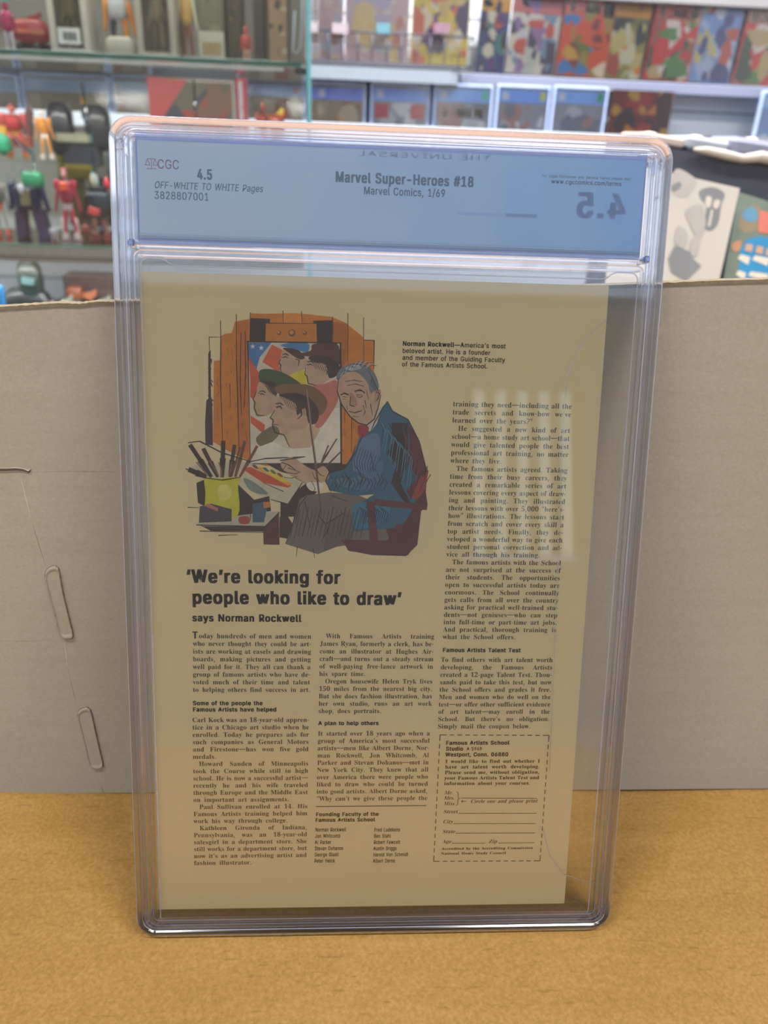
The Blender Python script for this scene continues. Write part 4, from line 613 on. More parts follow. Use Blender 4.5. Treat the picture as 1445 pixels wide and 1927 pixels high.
def block(b, lines, L0, L1, R0, R1, cap, font, wv, m, cond=None, last=None):
    """lines: text; prefix '>' indents, suffix '|' leaves the line ragged. L0/L1 first & last baseline left pixels; R0/R1 right edge x"""
    n = len(lines); a = UV(L0[0], L0[1], wv); z = UV(L1[0], L1[1], wv); ra = UV(R0, L0[1]+3, wv)[0]; rz = UV(R1, L1[1]+3, wv)[0]
    sy = cap/font.cap; info = []
    for i, t in enumerate(lines):
        k = i/(n-1) if n > 1 else 0; u0 = a[0]+(z[0]-a[0])*k; v = a[1]+(z[1]-a[1])*k; u1 = ra+(rz-ra)*k
        ind = t.startswith('>'); rag = t.endswith('|'); t = t.strip('>|')
        if ind: u0 += cap*1.25
        tw = t.split(' '); wid = sum(font.word(q)[2] for q in tw); info.append((tw, u0, u1, v, wid, rag))
    base = cond if cond else sorted((u1-u0)/(wid+.30*(len(tw)-1)) for tw, u0, u1, v, wid, rag in info if not rag)[len(info)//4]
    for tw, u0, u1, v, wid, rag in info:
        g = max(1, len(tw)-1); sx = base
        if rag: gap = .34*sx
        else:
            sx = min(base, (u1-u0)/(wid+.24*g)); gap = (u1-u0-wid*sx)/g
            if len(tw) == 1: gap = 0
        put(b, [(q, font) for q in tw], u0, v, sy, sx, gap, wv, m)
def rule(b, p, q, wd, wv, m):
    a = UV(*p, wv); c = UV(*q, wv); d = Vector((c[0]-a[0], c[1]-a[1])); n = Vector((-d.y, d.x)).normalized()*wd/2
    b.add([(a[0]-n.x, a[1]-n.y, wv), (c[0]-n.x, c[1]-n.y, wv), (c[0]+n.x, c[1]+n.y, wv), (a[0]+n.x, a[1]+n.y, wv)], [(0, 1, 2, 3)], m)

# ================================================================= GRADING LABEL
lab = thing('paper_label', 'pale blue printed paper label inside the top of the clear case', 'label', (0, 0, 0), None, SLROT); lab.scale = (.001,)*3
LW = -3.4
LBG = M((168, 186, 214), .55, var=.03, scale=.02, spec=.3); LBR = M((120, 156, 214), .5, var=.04, scale=.02)
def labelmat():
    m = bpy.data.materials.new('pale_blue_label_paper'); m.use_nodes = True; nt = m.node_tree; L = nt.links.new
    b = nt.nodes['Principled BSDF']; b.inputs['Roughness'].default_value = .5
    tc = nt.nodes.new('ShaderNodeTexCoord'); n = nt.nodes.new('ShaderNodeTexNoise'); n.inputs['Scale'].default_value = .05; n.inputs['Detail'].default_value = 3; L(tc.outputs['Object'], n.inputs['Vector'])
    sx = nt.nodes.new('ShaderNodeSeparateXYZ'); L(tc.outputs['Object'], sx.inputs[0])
    # paper colour runs from grey at the left end to bluer at the right
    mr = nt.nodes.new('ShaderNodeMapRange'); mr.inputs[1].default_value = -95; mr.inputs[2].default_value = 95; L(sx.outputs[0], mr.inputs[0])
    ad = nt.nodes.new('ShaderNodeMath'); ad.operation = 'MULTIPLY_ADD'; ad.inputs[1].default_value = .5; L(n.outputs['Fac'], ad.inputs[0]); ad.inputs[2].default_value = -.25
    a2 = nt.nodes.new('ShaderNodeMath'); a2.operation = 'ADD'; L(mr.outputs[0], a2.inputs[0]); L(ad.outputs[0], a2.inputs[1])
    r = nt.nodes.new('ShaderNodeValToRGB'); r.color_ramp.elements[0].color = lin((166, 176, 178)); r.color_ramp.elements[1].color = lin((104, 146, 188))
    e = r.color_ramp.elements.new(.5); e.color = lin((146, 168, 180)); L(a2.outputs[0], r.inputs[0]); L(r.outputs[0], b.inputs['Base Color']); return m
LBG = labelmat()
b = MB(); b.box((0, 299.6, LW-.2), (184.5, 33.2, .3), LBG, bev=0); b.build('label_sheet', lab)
b = MB(); b.box((0, 299.5, LW-.8), (186, 37, .3), M((112, 122, 176), .5, var=.05, scale=.05), bev=0); tag(b.build('label_backing', lab), 'darker slate-blue backing strip')
W0 = LW+.06; INK = M((30, 34, 56), .5, var=0); RED = M((140, 44, 60), .5, var=0)
b = MB()
line(b, '4.5', 371, 337, 401, 3.5, HBOLD, W0, INK)
line(b, 'OFF-WHITE TO WHITE Pages', 290, 354, 495, 2.35, OBL, W0, INK)
line(b, '3828807001', 290, 374, 394, 2.6, SANS, W0, INK)
b.build('grade_print', lab)
b = MB(); line(b, 'Marvel Super-Heroes #18', 631, 342, 893, 3.6, HBOLD, W0, INK); line(b, 'Marvel Comics, 1/69', 684, 365.5, 839, 2.7, BOLD, W0, INK); b.build('title_print', lab)
b = MB(); line(b, 'For Legal Disclaimer and Service Terms please visit', 1019, 333, 1187, .95, SANS, W0, INK); line(b, 'www.cgccomics.com/terms', 1037, 345, 1170, 1.5, BOLD, W0, INK); b.build('web_address_print', lab)
b = MB(); line(b, 'CGC', 296, 317, 338, 3.1, SANS, W0, RED)
u, v = UV(273, 317, W0)
for p, q in (((1, 0), (7.2, 0)), ((4.1, 0), (4.1, 3.9)), ((1.2, 3.3), (7, 3.3)), ((0.2, 1.2), (1.7, 3.3)), ((1.7, 3.3), (3.1, 1.2)), ((5.1, 1.2), (6.5, 3.3)), ((6.5, 3.3), (8, 1.2)), ((.2, 1.2), (3.1, 1.2)), ((5.1, 1.2), (8, 1.2))):
    b.tube([(u+p[0]*.55, v+p[1], W0), (u+q[0]*.55, v+q[1], W0)], .12, RED, 4)
b.build('scales_logo', lab)
# front print showing through, mirrored
b = MB(); GH = M((84, 112, 168), .5, var=0)
vs, fs, a = HBOLD.word('4.5'); u1, v1 = UV(1176, 412, W0)
b.add([(u1-x*15.5, v1+y*17, W0-.01) for x, y in vs], [tuple(reversed(f)) for f in fs], GH); tag(b.build('show_through_print', lab), 'faint mirrored digits showing through')
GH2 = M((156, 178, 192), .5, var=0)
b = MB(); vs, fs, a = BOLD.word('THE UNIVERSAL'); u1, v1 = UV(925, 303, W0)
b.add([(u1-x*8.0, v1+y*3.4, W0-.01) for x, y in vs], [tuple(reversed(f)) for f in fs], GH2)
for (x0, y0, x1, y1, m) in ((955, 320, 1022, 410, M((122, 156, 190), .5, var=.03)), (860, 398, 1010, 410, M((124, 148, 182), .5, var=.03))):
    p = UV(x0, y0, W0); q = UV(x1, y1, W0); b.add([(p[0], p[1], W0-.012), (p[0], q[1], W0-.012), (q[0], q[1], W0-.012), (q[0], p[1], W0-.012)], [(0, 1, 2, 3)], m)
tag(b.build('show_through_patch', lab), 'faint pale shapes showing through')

# ================================================================= COMIC
com = thing('vintage_comic', 'old comic book showing its tan back-cover advertisement, inside the clear case', 'comic', (0, 0, 0), None, SLROT); com.scale = (.001,)*3
PWV = -4.0
b = MB(); b.box((-5.5, 140.6, PWV-.25), (175.2, 261.4, .4), PAPER, bev=0); b.build('back_cover', com)
b = MB()
for k in range(5): b.box((-5.6+.05*k, 140.6, PWV-.7-.32*k), (174.6-.1*k, 260.6, .22), M((206, 196, 168), .8, var=.05, scale=1), bev=0)
tag(b.build('page_block', com), 'cream inner pages'); 
T0 = PWV+.0; TI = T0+.05
INKB = M((50, 40, 26), .7, var=0); INKH = M((34, 27, 20), .7, var=0); INKL = M((46, 36, 22), .7, var=0)
b = MB()
line(b, '‘We’re looking for', 351, 1096, 642, 5.35, HBOLD, TI, INKH); line(b, 'people who like to draw’', 362, 1135.5, 757, 5.35, HBOLD, TI, INKH)
line(b, 'says Norman Rockwell', 362, 1169, 568, 3.0, HBOLD, TI, INKH); b.build('headline_print', com)
b = MB()
line(b, 'Norman Rockwell—', 757.5, 650.5, 866, 1.75, HBOLD, TI, INKB); line(b, 'America’s most', 866, 653.5, 952, 1.75, BOLD, TI, INKB)
line(b, 'beloved artist. He is a founder', 757, 664, 923, 1.75, BOLD, TI, INKB)
line(b, 'and member of the Guiding Faculty', 757, 677, 951, 1.75, BOLD, TI, INKB)
line(b, 'of the Famous Artists School.', 756, 689.5, 918, 1.75, BOLD, TI, INKB); b.build('caption_print', com)
b = MB()
line(b, 'oday hundreds of men and women', 374, 1201, 586, 1.95, SERIF, TI, INKL)
block(b, ['who never thought they could be art-', 'ists are working at easels and drawing', 'boards, making pictures and getting', 'well paid for it. They all can thank a', 'group of famous artists who have de-', 'voted much of their time and talent', 'to helping others find success in art.|'], (363, 1215.4), (363, 1302), 586, 583, 1.95, SERIF, TI, INKL)
b.v = b.v  # first line starts after the large capital
b.build('text_column', com)
b = MB(); line(b, 'Some of the people the', 363, 1327, 495, 1.8, HBOLD, TI, INKB); line(b, 'Famous Artists have helped', 363, 1339, 521, 1.8, HBOLD, TI, INKB)
b.build('subheading_print', com); b = MB(); line(b, 'A plan to help others', 599, 1364.5, 713, 1.75, HBOLD, TI, INKB)
b.build('subheading_print', com); b = MB(); line(b, 'Founding Faculty of the', 594.5, 1536, 713, 1.7, HBOLD, TI, INKB); line(b, 'Famous Artists School', 593.5, 1546.5, 706, 1.7, HBOLD, TI, INKB)
b.build('subheading_print', com); b = MB(); line(b, 'Famous Artists Talent Test', 833, 1227, 980, 1.8, HBOLD, TI, INKB); b.build('subheading_print', com)
b = MB()
block(b, ['Carl Kock was an 18-year-old appren-', 'tice in a Chicago art studio when he', 'enrolled. Today he prepares ads for', 'such companies as General Motors', 'and Firestone—has won five gold', 'medals.|', '>Howard Sanden of Minneapolis', 'took the Course while still in high', 'school. He is now a successful artist—', 'recently he and his wife traveled', 'through Europe and the Middle East', 'on important art assignments.|', '>Paul Sullivan enrolled at 14. His', 'Famous Artists training helped him', 'work his way through college.|', '>Kathleen Gironda of Indiana,', 'Pennsylvania, was an 18-year-old', 'salesgirl in a department store. She', 'still works for a department store, but', 'now it’s as an advertising artist and', 'fashion illustrator.|'], (362, 1359), (365, 1628), 582, 577, 1.95, SERIF, TI, INKL)
b.build('text_column', com)
b = MB()
block(b, ['>With Famous Artists training', 'James Ryan, formerly a clerk, has be-', 'come an illustrator at Hughes Air-', 'craft—and turns out a steady stream', 'of well-paying free-lance artwork in', 'his spare time.|', '>Oregon housewife Helen Tryk lives', '150 miles from the nearest big city.', 'But she does fashion illustration, has', 'her own studio, runs an art work', 'shop, does portraits.|'], (602, 1201), (599, 1342), 817, 812, 1.95, SERIF, TI, INKL)
block(b, ['It started over 18 years ago when a', 'group of America’s most successful', 'artists—men like Albert Dorne, Nor-', 'man Rockwell, Jon Whitcomb, Al', 'Parker and Stevan Dohanos—met in', 'New York City. They knew that all', 'over America there were people who', 'liked to draw who could be turned', 'into good artists. Albert Dorne asked,', '“Why can’t we give these people the'], (598, 1384.5), (595, 1507), 809, 804, 1.95, SERIF, TI, INKL)
rule(b, (594, 1518), (802, 1516), .35, TI, INKB); b.build('text_column', com)
b = MB()
for i, (l, r) in enumerate((('Norman Rockwell', 'Fred Ludekens'), ('Jon Whitcomb', 'Ben Stahl'), ('Al Parker', 'Robert Fawcett'), ('Stevan Dohanos', 'Austin Briggs'), ('George Giusti', 'Harold Von Schmidt'), ('Peter Helck', 'Albert Dorne'))):
    y = 1565+i*11.7
    u, v = UV(593-.3*i, y, TI); sx = 2.42; put(b, [(q, SANSB) if 0 else (q, BOLD) for q in l.split(' ')], u, v, 1.75/BOLD.cap, sx*.83, .7, TI, INKL)
    u, v = UV(704-.5*i, y, TI); put(b, [(q, BOLD) for q in r.split(' ')], u, v, 1.75/BOLD.cap, sx*.83, .7, TI, INKL)
b.build('name_list_print', com)
b = MB()
block(b, ['training they need—including all the', 'trade secrets and know-how we’ve', 'learned over the years?”|', '>He suggested a new kind of art', 'school—a home study art school—that', 'would give talented people the best', 'professional art training, no matter', 'where they live.|', '>The famous artists agreed. Taking', 'time from their busy careers, they', 'created a remarkable series of art', 'lessons covering every aspect of draw-', 'ing and painting. They illustrated', 'their lessons with over 5,000 “here’s-', 'how” illustrations. The lessons start', 'from scratch and cover every skill a', 'top artist needs. Finally, they de-', 'veloped a wonderful way to give each', 'student personal correction and ad-', 'vice all through his training.|', '>The famous artists with the School', 'are not surprised at the success of', 'their students. The opportunities', 'open to successful artists today are', 'enormous. The School continually', 'gets calls from all over the country', 'asking for practical well-trained stu-', 'dents—not geniuses—who can step', 'into full-time or part-time art jobs.', 'And practical, thorough training is', 'what the School offers.|'], (852, 764.5), (833, 1202.5), 1076, 1046, 1.95, SERIF, TI, INKL)
block(b, ['To find others with art talent worth', 'developing, the Famous Artists', 'created a 12-page Talent Test. Thou-', 'sands paid to take this test, but now', 'the School offers and grades it free.', 'Men and women who do well on the', 'test—or offer other sufficient evidence', 'of art talent—may enroll in the', 'School. But there’s no obligation.', 'Simply mail the coupon below.|'], (829.5, 1245.5), (823, 1371), 1040, 1033, 1.95, SERIF, TI, INKL)
b.build('text_column', com)
b = MB(); cq = [UV(*p, TI) for p in ((828, 1383), (1033, 1384), (1016, 1620), (816, 1621))]
for i in range(4):
    a = Vector(cq[i]); c = Vector(cq[(i+1) % 4]); n = 14 if i % 2 == 0 else 17; d = c-a; nn = Vector((-d.y, d.x)).normalized()*.17
    for k in range(n):
        t0 = (k+(.22 if k else 0))/n; t1 = (k+.82)/n if k < n-1 else 1
        p, q = a+d*t0, a+d*t1; b.add([(*(p-nn), TI), (*(q-nn), TI), (*(q+nn), TI), (*(p+nn), TI)], [(0, 1, 2, 3)], INKB)
b.build('coupon_border_print', com)
b = MB()
line(b, 'Famous Artists School', 839, 1401.5, 959, 1.75, HBOLD, TI, INKB); line(b, 'Studio', 839, 1412.5, 872, 1.75, HBOLD, TI, INKB); line(b, 'A 5949', 878, 1412.5, 907, 1.6, BOLD, TI, INKB)
line(b, 'Westport, Conn. 06880', 838, 1423.5, 957, 1.75, HBOLD, TI, INKB)
block(b, ['I would like to find out whether I', 'have art talent worth developing.', 'Please send me, without obligation,', 'your Famous Artists Talent Test and', 'information about your courses.|'], (838, 1436), (835.5, 1477.5), 1016, 1014, 1.55, SERIFB, TI, INKL)
for t, x0, y, x1 in (('Mr.', 836, 1495, 852), ('Mrs.', 835, 1505, 855.5), ('Miss', 834.5, 1515.5, 855), ('Circle one and please print', 885, 1511, 1011), ('Street', 834, 1530.5, 861), ('City', 833, 1549.5, 852), ('State', 832, 1568, 856), ('Age', 832, 1586.5, 849), ('Zip', 919, 1586.5, 935)):
    line(b, t, x0, y, x1, 1.6, ITAL, TI, INKL)
line(b, 'Accredited by the Accrediting Commission', 831, 1599.5, 1003, 1.15, SERIFB, TI, INKL); line(b, 'National Home Study Council', 829.5, 1608.5, 952, 1.15, SERIFB, TI, INKL)
for p, q in (((866, 1502), (1011, 1502.4)), ((862, 1530.5), (1010, 1530.5)), ((853, 1550), (1008, 1550)), ((857, 1568), (1007, 1567.5)), ((850, 1587), (913, 1587)), ((938, 1586.5), (1006, 1586)), ((868, 1508), (877, 1508)), ((868, 1508), (871, 1506)), ((868, 1508), (871, 1510)),
             ((859, 1490), (862, 1492)), ((862, 1492), (862, 1501)), ((862, 1501), (864.5, 1503)), ((864.5, 1503), (861.5, 1505)), ((861.5, 1505), (861, 1514)), ((861, 1514), (858, 1516))):
    rule(b, p, q, .24, TI, INKL)
b.build('coupon_print', com)
b = MB(); line(b, 'T', 362.5, 1201.5, 373, 2.9, HBOLD, TI, INKL); b.build('initial_print', com)

# ---- colour print of a painter at an easel (flat ink on the cover)
def smooth(pts, n=4):
    out = []; N = len(pts)
    for i in range(N):
        p0, p1, p2, p3 = [Vector(pts[j % N]) for j in (i-1, i, i+1, i+2)]
        for k in range(n):
            t = k/n; out.append(tuple(.5*((2*p1)+(-p0+p2)*t+(2*p0-5*p1+4*p2-p3)*t*t+(-p0+3*p1-3*p2+p3)*t**3)))
    return out
LAY = [0]
def zpx(x, y): return (330+x/2.8333, 570+y/2.8333)
def P(b, rgb, pts, sm=False, rough=.7):
    LAY[0] += 1; wv = T0+.012+LAY[0]*.0006
    if sm: pts = smooth(pts)
    q = [UV(*zpx(*p), wv) for p in pts]; b.add([(u, v, wv) for u, v in q], [tuple(range(len(q)))], M(rgb, rough, var=.10, scale=.35))
def K(b, pts, wd=3, rgb=(38, 28, 24)):
    LAY[0] += 1; wv = T0+.012+LAY[0]*.0006; q = [Vector(UV(*zpx(*p), wv)) for p in pts]; ww = wd*(1.55 if wd < 8 else 1)/2.8333/5.1/2
    for i in range(len(q)-1):
        d = q[i+1]-q[i]; n = Vector((-d.y, d.x)).normalized()*ww*(1 if i else .7); n2 = n*(.55 if i == len(q)-2 else 1); e = d.normalized()*ww*.3
        b.add([(*(q[i]-n-e), wv), (*(q[i+1]-n2+e), wv), (*(q[i+1]+n2+e), wv), (*(q[i]+n-e), wv)], [(0, 1, 2, 3)], M(rgb, .7, var=0))
OR = (200, 118, 34); OR2 = (182, 104, 32); DK = (52, 34, 32); SKIN = (190, 152, 116); SK2 = (176, 130, 98)
b = MB()   # easel and studio wall
P(b, OR, [(205, 310), (240, 305), (240, 180), (262, 165), (300, 160), (318, 100), (395, 85), (400, 55), (470, 58), (640, 55), (700, 60), (835, 75), (905, 105), (1005, 185), (1003, 200), (1058, 200), (1058, 420), (1000, 480), (1000, 700), (960, 860), (480, 870), (390, 840), (300, 800), (200, 740)])
P(b, (66, 44, 40), [(175, 270), (188, 250), (190, 500), (196, 520), (200, 760), (160, 755), (158, 640), (165, 520), (176, 510)])
P(b, DK, [(400, 80), (505, 85), (500, 205), (395, 205)]); P(b, DK, [(735, 95), (838, 92), (836, 212), (730, 208)])
P(b, (196, 118, 40), [(482, 110), (752, 110), (754, 208), (480, 205)]); P(b, (214, 132, 48), [(575, 55), (670, 58), (675, 108), (575, 105)])
P(b, (188, 104, 30), [(330, 100), (390, 95), (385, 200), (392, 800), (335, 790)]); P(b, (176, 98, 30), [(838, 100), (915, 110), (920, 300), (880, 360), (880, 220), (836, 212)])
for cx, r in ((553, 12), (622, 20), (690, 12)):
    P(b, (120, 72, 30), [(cx+r*math.cos(a), 160+r*math.sin(a)) for a in [k*math.pi/5 for k in range(10)]]); P(b, (205, 128, 52), [(cx-3+r*.6*math.cos(a), 157+r*.6*math.sin(a)) for a in [k*math.pi/4 for k in range(8)]])
for ln in ([(240, 95), (242, 200), (240, 420), (252, 735)], [(325, 60), (326, 300), (333, 560), (338, 775)], [(400, 52), (396, 208)], [(573, 42), (574, 105)], [(672, 45), (676, 108)], [(920, 55), (920, 330)], [(1003, 80), (1004, 330)], [(180, 182), (243, 182)], [(180, 182), (182, 290)], [(1005, 198), (1060, 200), (1058, 350)], [(480, 108), (755, 110)], [(385, 205), (398, 500), (400, 800)], [(380, 207), (880, 214)], [(838, 75), (840, 212)], [(350, 160), (345, 400), (352, 600)], [(372, 150), (374, 380), (366, 560)], [(290, 430), (294, 560)], [(905, 380), (903, 640)], [(940, 600), (938, 800)]):
    K(b, ln, 4)
q_ = random.Random(4)
for k in range(46):
    x = q_.choice([q_.uniform(215, 240), q_.uniform(262, 320), q_.uniform(342, 384), q_.uniform(890, 915), q_.uniform(930, 998)]); y = q_.uniform(330, 640) if x < 260 or x > 925 else q_.uniform(200, 740)
    K(b, [(x, y), (x+q_.uniform(-4, 4), y+q_.uniform(12, 60))], q_.uniform(1.6, 3), (110, 60, 26))
for k in range(18): K(b, [(176+q_.uniform(-8, 20), 300+k*25), (180+q_.uniform(-6, 22), 322+k*25)], 7, (58, 38, 36))
b.build('easel_print', com)
b = MB()   # the canvas: loose heads over a striped banner
P(b, (206, 190, 156), [(386, 212), (880, 214), (884, 856), (402, 856)])
P(b, (60, 116, 160), [(390, 212), (512, 212), (450, 290), (430, 362), (388, 282)])
P(b, (208, 92, 50), [(515, 222), (585, 258), (555, 372), (463, 315)]); P(b, (204, 88, 44), [(390, 285), (432, 352), (480, 420), (400, 430)])
P(b, (200, 84, 44), [(400, 600), (478, 650), (470, 700), (402, 640)]); P(b, (200, 84, 44), [(400, 380), (450, 400), (420, 520), (398, 500)])
for cx, cy in ((412, 232), (458, 240)):
    P(b, (222, 212, 190), [(cx+(15 if k % 2 == 0 else 6)*math.sin(k*math.pi/5), cy-(15 if k % 2 == 0 else 6)*math.cos(k*math.pi/5)) for k in range(10)])
P(b, (62, 122, 160), [(560, 225), (620, 212), (705, 215), (712, 250), (690, 262), (600, 240)], True)
P(b, SKIN, [(575, 245), (640, 255), (700, 300), (690, 350), (640, 370), (600, 388), (565, 375), (552, 340), (560, 300)], True)
P(b, (70, 48, 40), [(575, 240), (650, 250), (690, 290), (660, 300), (600, 262)], True)
P(b, (86, 50, 38), [(635, 275), (720, 255), (735, 220), (860, 216), (876, 300), (868, 330), (790, 300), (700, 285)], True)
P(b, SKIN, [(705, 300), (800, 290), (850, 330), (830, 400), (760, 440), (715, 435), (695, 390), (700, 345)], True)
P(b, (52, 36, 34), [(710, 290), (800, 285), (872, 330), (868, 380), (820, 400), (800, 330), (740, 318)], True)
P(b, (212, 186, 40), [(640, 372), (690, 362), (695, 440), (640, 430), (605, 395)], True)
P(b, (190, 110, 88), [(730, 450), (800, 430), (860, 415), (866, 520), (800, 640), (745, 665), (760, 540)], True)
P(b, (58, 78, 44), [(450, 360), (520, 355), (600, 385), (672, 440), (560, 445), (490, 425), (450, 420)], True)
P(b, SKIN, [(450, 420), (520, 430), (545, 500), (520, 580), (470, 605), (428, 600), (415, 520), (432, 470)], True)
P(b, (60, 42, 36), [(450, 418), (530, 422), (540, 490), (515, 480), (490, 440)], True)
P(b, (120, 84, 50), [(530, 450), (600, 432), (720, 440), (790, 490), (810, 540), (770, 600), (700, 520), (560, 490)], True)
P(b, SKIN, [(548, 500), (640, 485), (700, 530), (716, 620), (690, 680), (620, 700), (540, 700), (515, 672), (522, 640), (505, 612), (530, 570)], True)
P(b, (56, 38, 34), [(550, 490), (640, 480), (720, 510), (765, 580), (750, 640), (710, 640), (690, 560), (650, 600), (640, 540), (590, 510)], True)
P(b, (196, 160, 124), [(590, 700), (690, 670), (745, 660), (800, 720), (740, 800), (610, 770)], True)
P(b, (112, 100, 66), [(430, 720), (520, 655), (555, 700), (470, 770)], True)
P(b, (222, 208, 176), [(440, 770), (520, 740), (600, 780), (720, 770), (770, 680), (850, 560), (876, 560), (880, 850), (410, 850)])
for ln in ([(560, 300), (552, 322), (562, 330), (558, 350), (568, 372)], [(695, 345), (690, 380), (702, 392), (708, 430), (750, 440)], [(432, 470), (414, 515), (424, 530), (420, 560), (436, 598), (475, 602)], [(530, 570), (505, 612), (522, 625), (517, 650), (530, 690), (580, 705), (610, 770)], [(640, 560), (670, 565), (672, 600), (650, 620)], [(640, 300), (660, 305), (655, 335)], [(800, 340), (815, 350), (805, 385)], [(535, 555), (560, 550), (565, 568)], [(440, 480), (465, 485)], [(700, 330), (722, 328)], [(566, 290), (585, 292)], [(524, 648), (550, 650)]):
    K(b, ln, 4)
for (x, y, s_) in ((640, 560, 1), (460, 490, .8), (583, 292, .8), (716, 332, .8)):       # eye and brow of each profile
    xx = x-90*s_ if s_ == 1 else x; K(b, [(xx-14*s_, y-22*s_), (xx+8*s_, y-26*s_), (xx+26*s_, y-14*s_)], 5); K(b, [(xx-10*s_, y), (xx+4*s_, y-8*s_), (xx+20*s_, y+2*s_)], 4)
for k in range(12): K(b, [(560+k*14, 500+k*3), (580+k*13, 520+k*5), (600+k*11, 560+k*5)], 3, (92, 66, 54))
for k in range(9): K(b, [(720+k*14, 300+k*5), (735+k*13, 322+k*6), (748+k*12, 352+k*4)], 3, (92, 66, 54))
for k in range(7): K(b, [(470+k*9, 432+k*3), (486+k*8, 448+k*5), (500+k*6, 476+k*4)], 3, (96, 70, 58))
K(b, [(382, 206), (880, 214), (884, 858), (402, 858)], 6); K(b, [(386, 206), (400, 858)], 6)
b.build('canvas_print', com)
b = MB()   # table, pot of brushes, palette
P(b, (60, 36, 32), [(480, 855), (920, 860), (900, 925), (700, 940), (560, 900)]); P(b, (54, 34, 32), [(560, 1060), (700, 960), (760, 1000), (640, 1140), (560, 1140)])
P(b, (196, 182, 146), [(60, 885), (120, 860), (390, 850), (676, 960), (600, 1072), (520, 1060), (350, 980), (150, 930)])
P(b, (190, 74, 42), [(355, 885), (400, 875), (620, 975), (600, 985), (470, 960)]); P(b, (216, 148, 44), [(420, 875), (470, 880), (625, 965), (600, 975)]); P(b, (214, 186, 60), [(460, 890), (500, 892), (600, 950), (560, 950)], True)
for x, y, c in ((425, 873, (120, 60, 44)), (482, 888, (50, 96, 104)), (557, 917, (150, 62, 44)), (520, 900, (90, 100, 60))): P(b, c, [(x-16, y-8), (x, y-9), (x+18, y+10), (x+2, y+10)], True)
P(b, (118, 128, 108), [(362, 940), (400, 945), (490, 1010), (470, 1022), (400, 1000)], True); P(b, (60, 40, 36), [(120, 1180), (555, 1112), (550, 1150), (480, 1220), (190, 1216)]); P(b, (182, 170, 140), [(112, 1178), (200, 1130), (555, 1112), (478, 1192), (150, 1190)])
P(b, (84, 44, 38), [(468, 1210), (552, 1130), (555, 1290), (470, 1288)]); P(b, (66, 40, 36), [(555, 1140), (600, 1140), (640, 1200), (600, 1258), (555, 1250)])
P(b, (44, 34, 32), [(112, 960), (160, 940), (168, 1090), (120, 1066)]); P(b, (44, 34, 32), [(328, 960), (352, 985), (420, 1050), (500, 1030), (510, 1110), (330, 1135)])
P(b, (196, 186, 44), [(155, 930), (200, 938), (338, 930), (334, 980), (330, 1138), (172, 1136), (160, 1010)], True); P(b, (212, 204, 96), [(230, 980), (280, 970), (300, 1010), (280, 1050), (235, 1045)], True)
P(b, (64, 60, 66), [(130, 1085), (190, 1070), (300, 1100), (300, 1165), (125, 1172)])
P(b, (190, 110, 100), [(150, 1080), (175, 1070), (230, 1095), (225, 1112)]); P(b, (52, 88, 104), [(410, 1072), (480, 1060), (490, 1090), (472, 1170), (412, 1170)]); P(b, (190, 118, 50), [(468, 1062), (502, 1060), (504, 1090), (470, 1094)]); P(b, (160, 66, 44), [(340, 1142), (390, 1140), (392, 1176), (345, 1176)], True)
for x0, y0, x1, y1, wd, c in ((80, 760, 190, 925, 34, DK), (150, 780, 225, 925, 32, DK), (255, 740, 250, 925, 34, DK), (315, 760, 290, 925, 30, (70, 48, 36)), (370, 740, 320, 925, 24, (110, 62, 36)), (435, 765, 345, 925, 22, (120, 66, 38)), (75, 890, 160, 925, 40, DK), (345, 770, 300, 925, 14, (96, 64, 40))):
    K(b, [(x0, y0), ((x0+x1)/2, (y0+y1)/2), (x1, y1)], wd, c)
for x0, y0, x1, y1 in ((112, 850, 172, 925), (180, 840, 232, 925), (232, 850, 248, 925), (300, 850, 285, 925)): K(b, [(x0, y0), ((x0+x1)/2+3, (y0+y1)/2), (x1, y1)], 9, (140, 84, 44))
for ln in ([(150, 932), (250, 945), (345, 930)], [(68, 745), (130, 738), (250, 800), (400, 845)], [(55, 885), (140, 915)], [(66, 1090), (125, 1092)], [(112, 1184), (480, 1192), (555, 1115)], [(130, 1216), (480, 1225)], [(380, 850), (480, 830), (690, 820)], [(676, 960), (600, 1074), (510, 1048)], [(575, 1005), (470, 960)], [(230, 1240), (330, 1236)], [(400, 1070), (400, 1160)]):
    K(b, ln, 5)
b.build('brush_pot_print', com)
b = MB()   # seated painter
P(b, (84, 40, 44), [(890, 1262), (1240, 1050), (1300, 930), (1345, 880), (1335, 1010), (1345, 1080), (1310, 1110), (1290, 1290), (1230, 1350), (1050, 1345), (920, 1320)])
P(b, (110, 98, 84), [(700, 1025), (820, 1010), (960, 1020), (1060, 1060), (1120, 1200), (1150, 1290), (1000, 1280), (860, 1300), (760, 1340), (585, 1285), (640, 1140), (660, 1050)])
P(b, (96, 84, 76), [(800, 1180), (900, 1110), (950, 1140), (940, 1260), (860, 1300), (790, 1320)])
P(b, (38, 92, 110), [(1100, 560), (1130, 525), (1160, 575), (1240, 620), (1290, 720), (1330, 870), (1320, 960), (1250, 1130), (1200, 1200), (1040, 1210), (940, 1220), (950, 1090), (1060, 1020), (960, 1030), (820, 1000), (800, 940), (820, 905), (900, 880), (960, 780), (985, 700), (1040, 680)])
P(b, (40, 32, 40), [(1150, 640), (1240, 640), (1240, 760), (1230, 870), (1200, 960), (1260, 1080), (1250, 1100), (1190, 1020), (1150, 960), (1180, 860), (1130, 800), (1160, 740)])
P(b, (92, 34, 46), [(1240, 640), (1290, 720), (1335, 870), (1320, 960), (1255, 1050), (1230, 1000), (1290, 930), (1240, 860), (1250, 760)])
P(b, (88, 116, 136), [(990, 730), (1080, 700), (1090, 820), (1040, 900), (960, 900), (940, 860)], True)
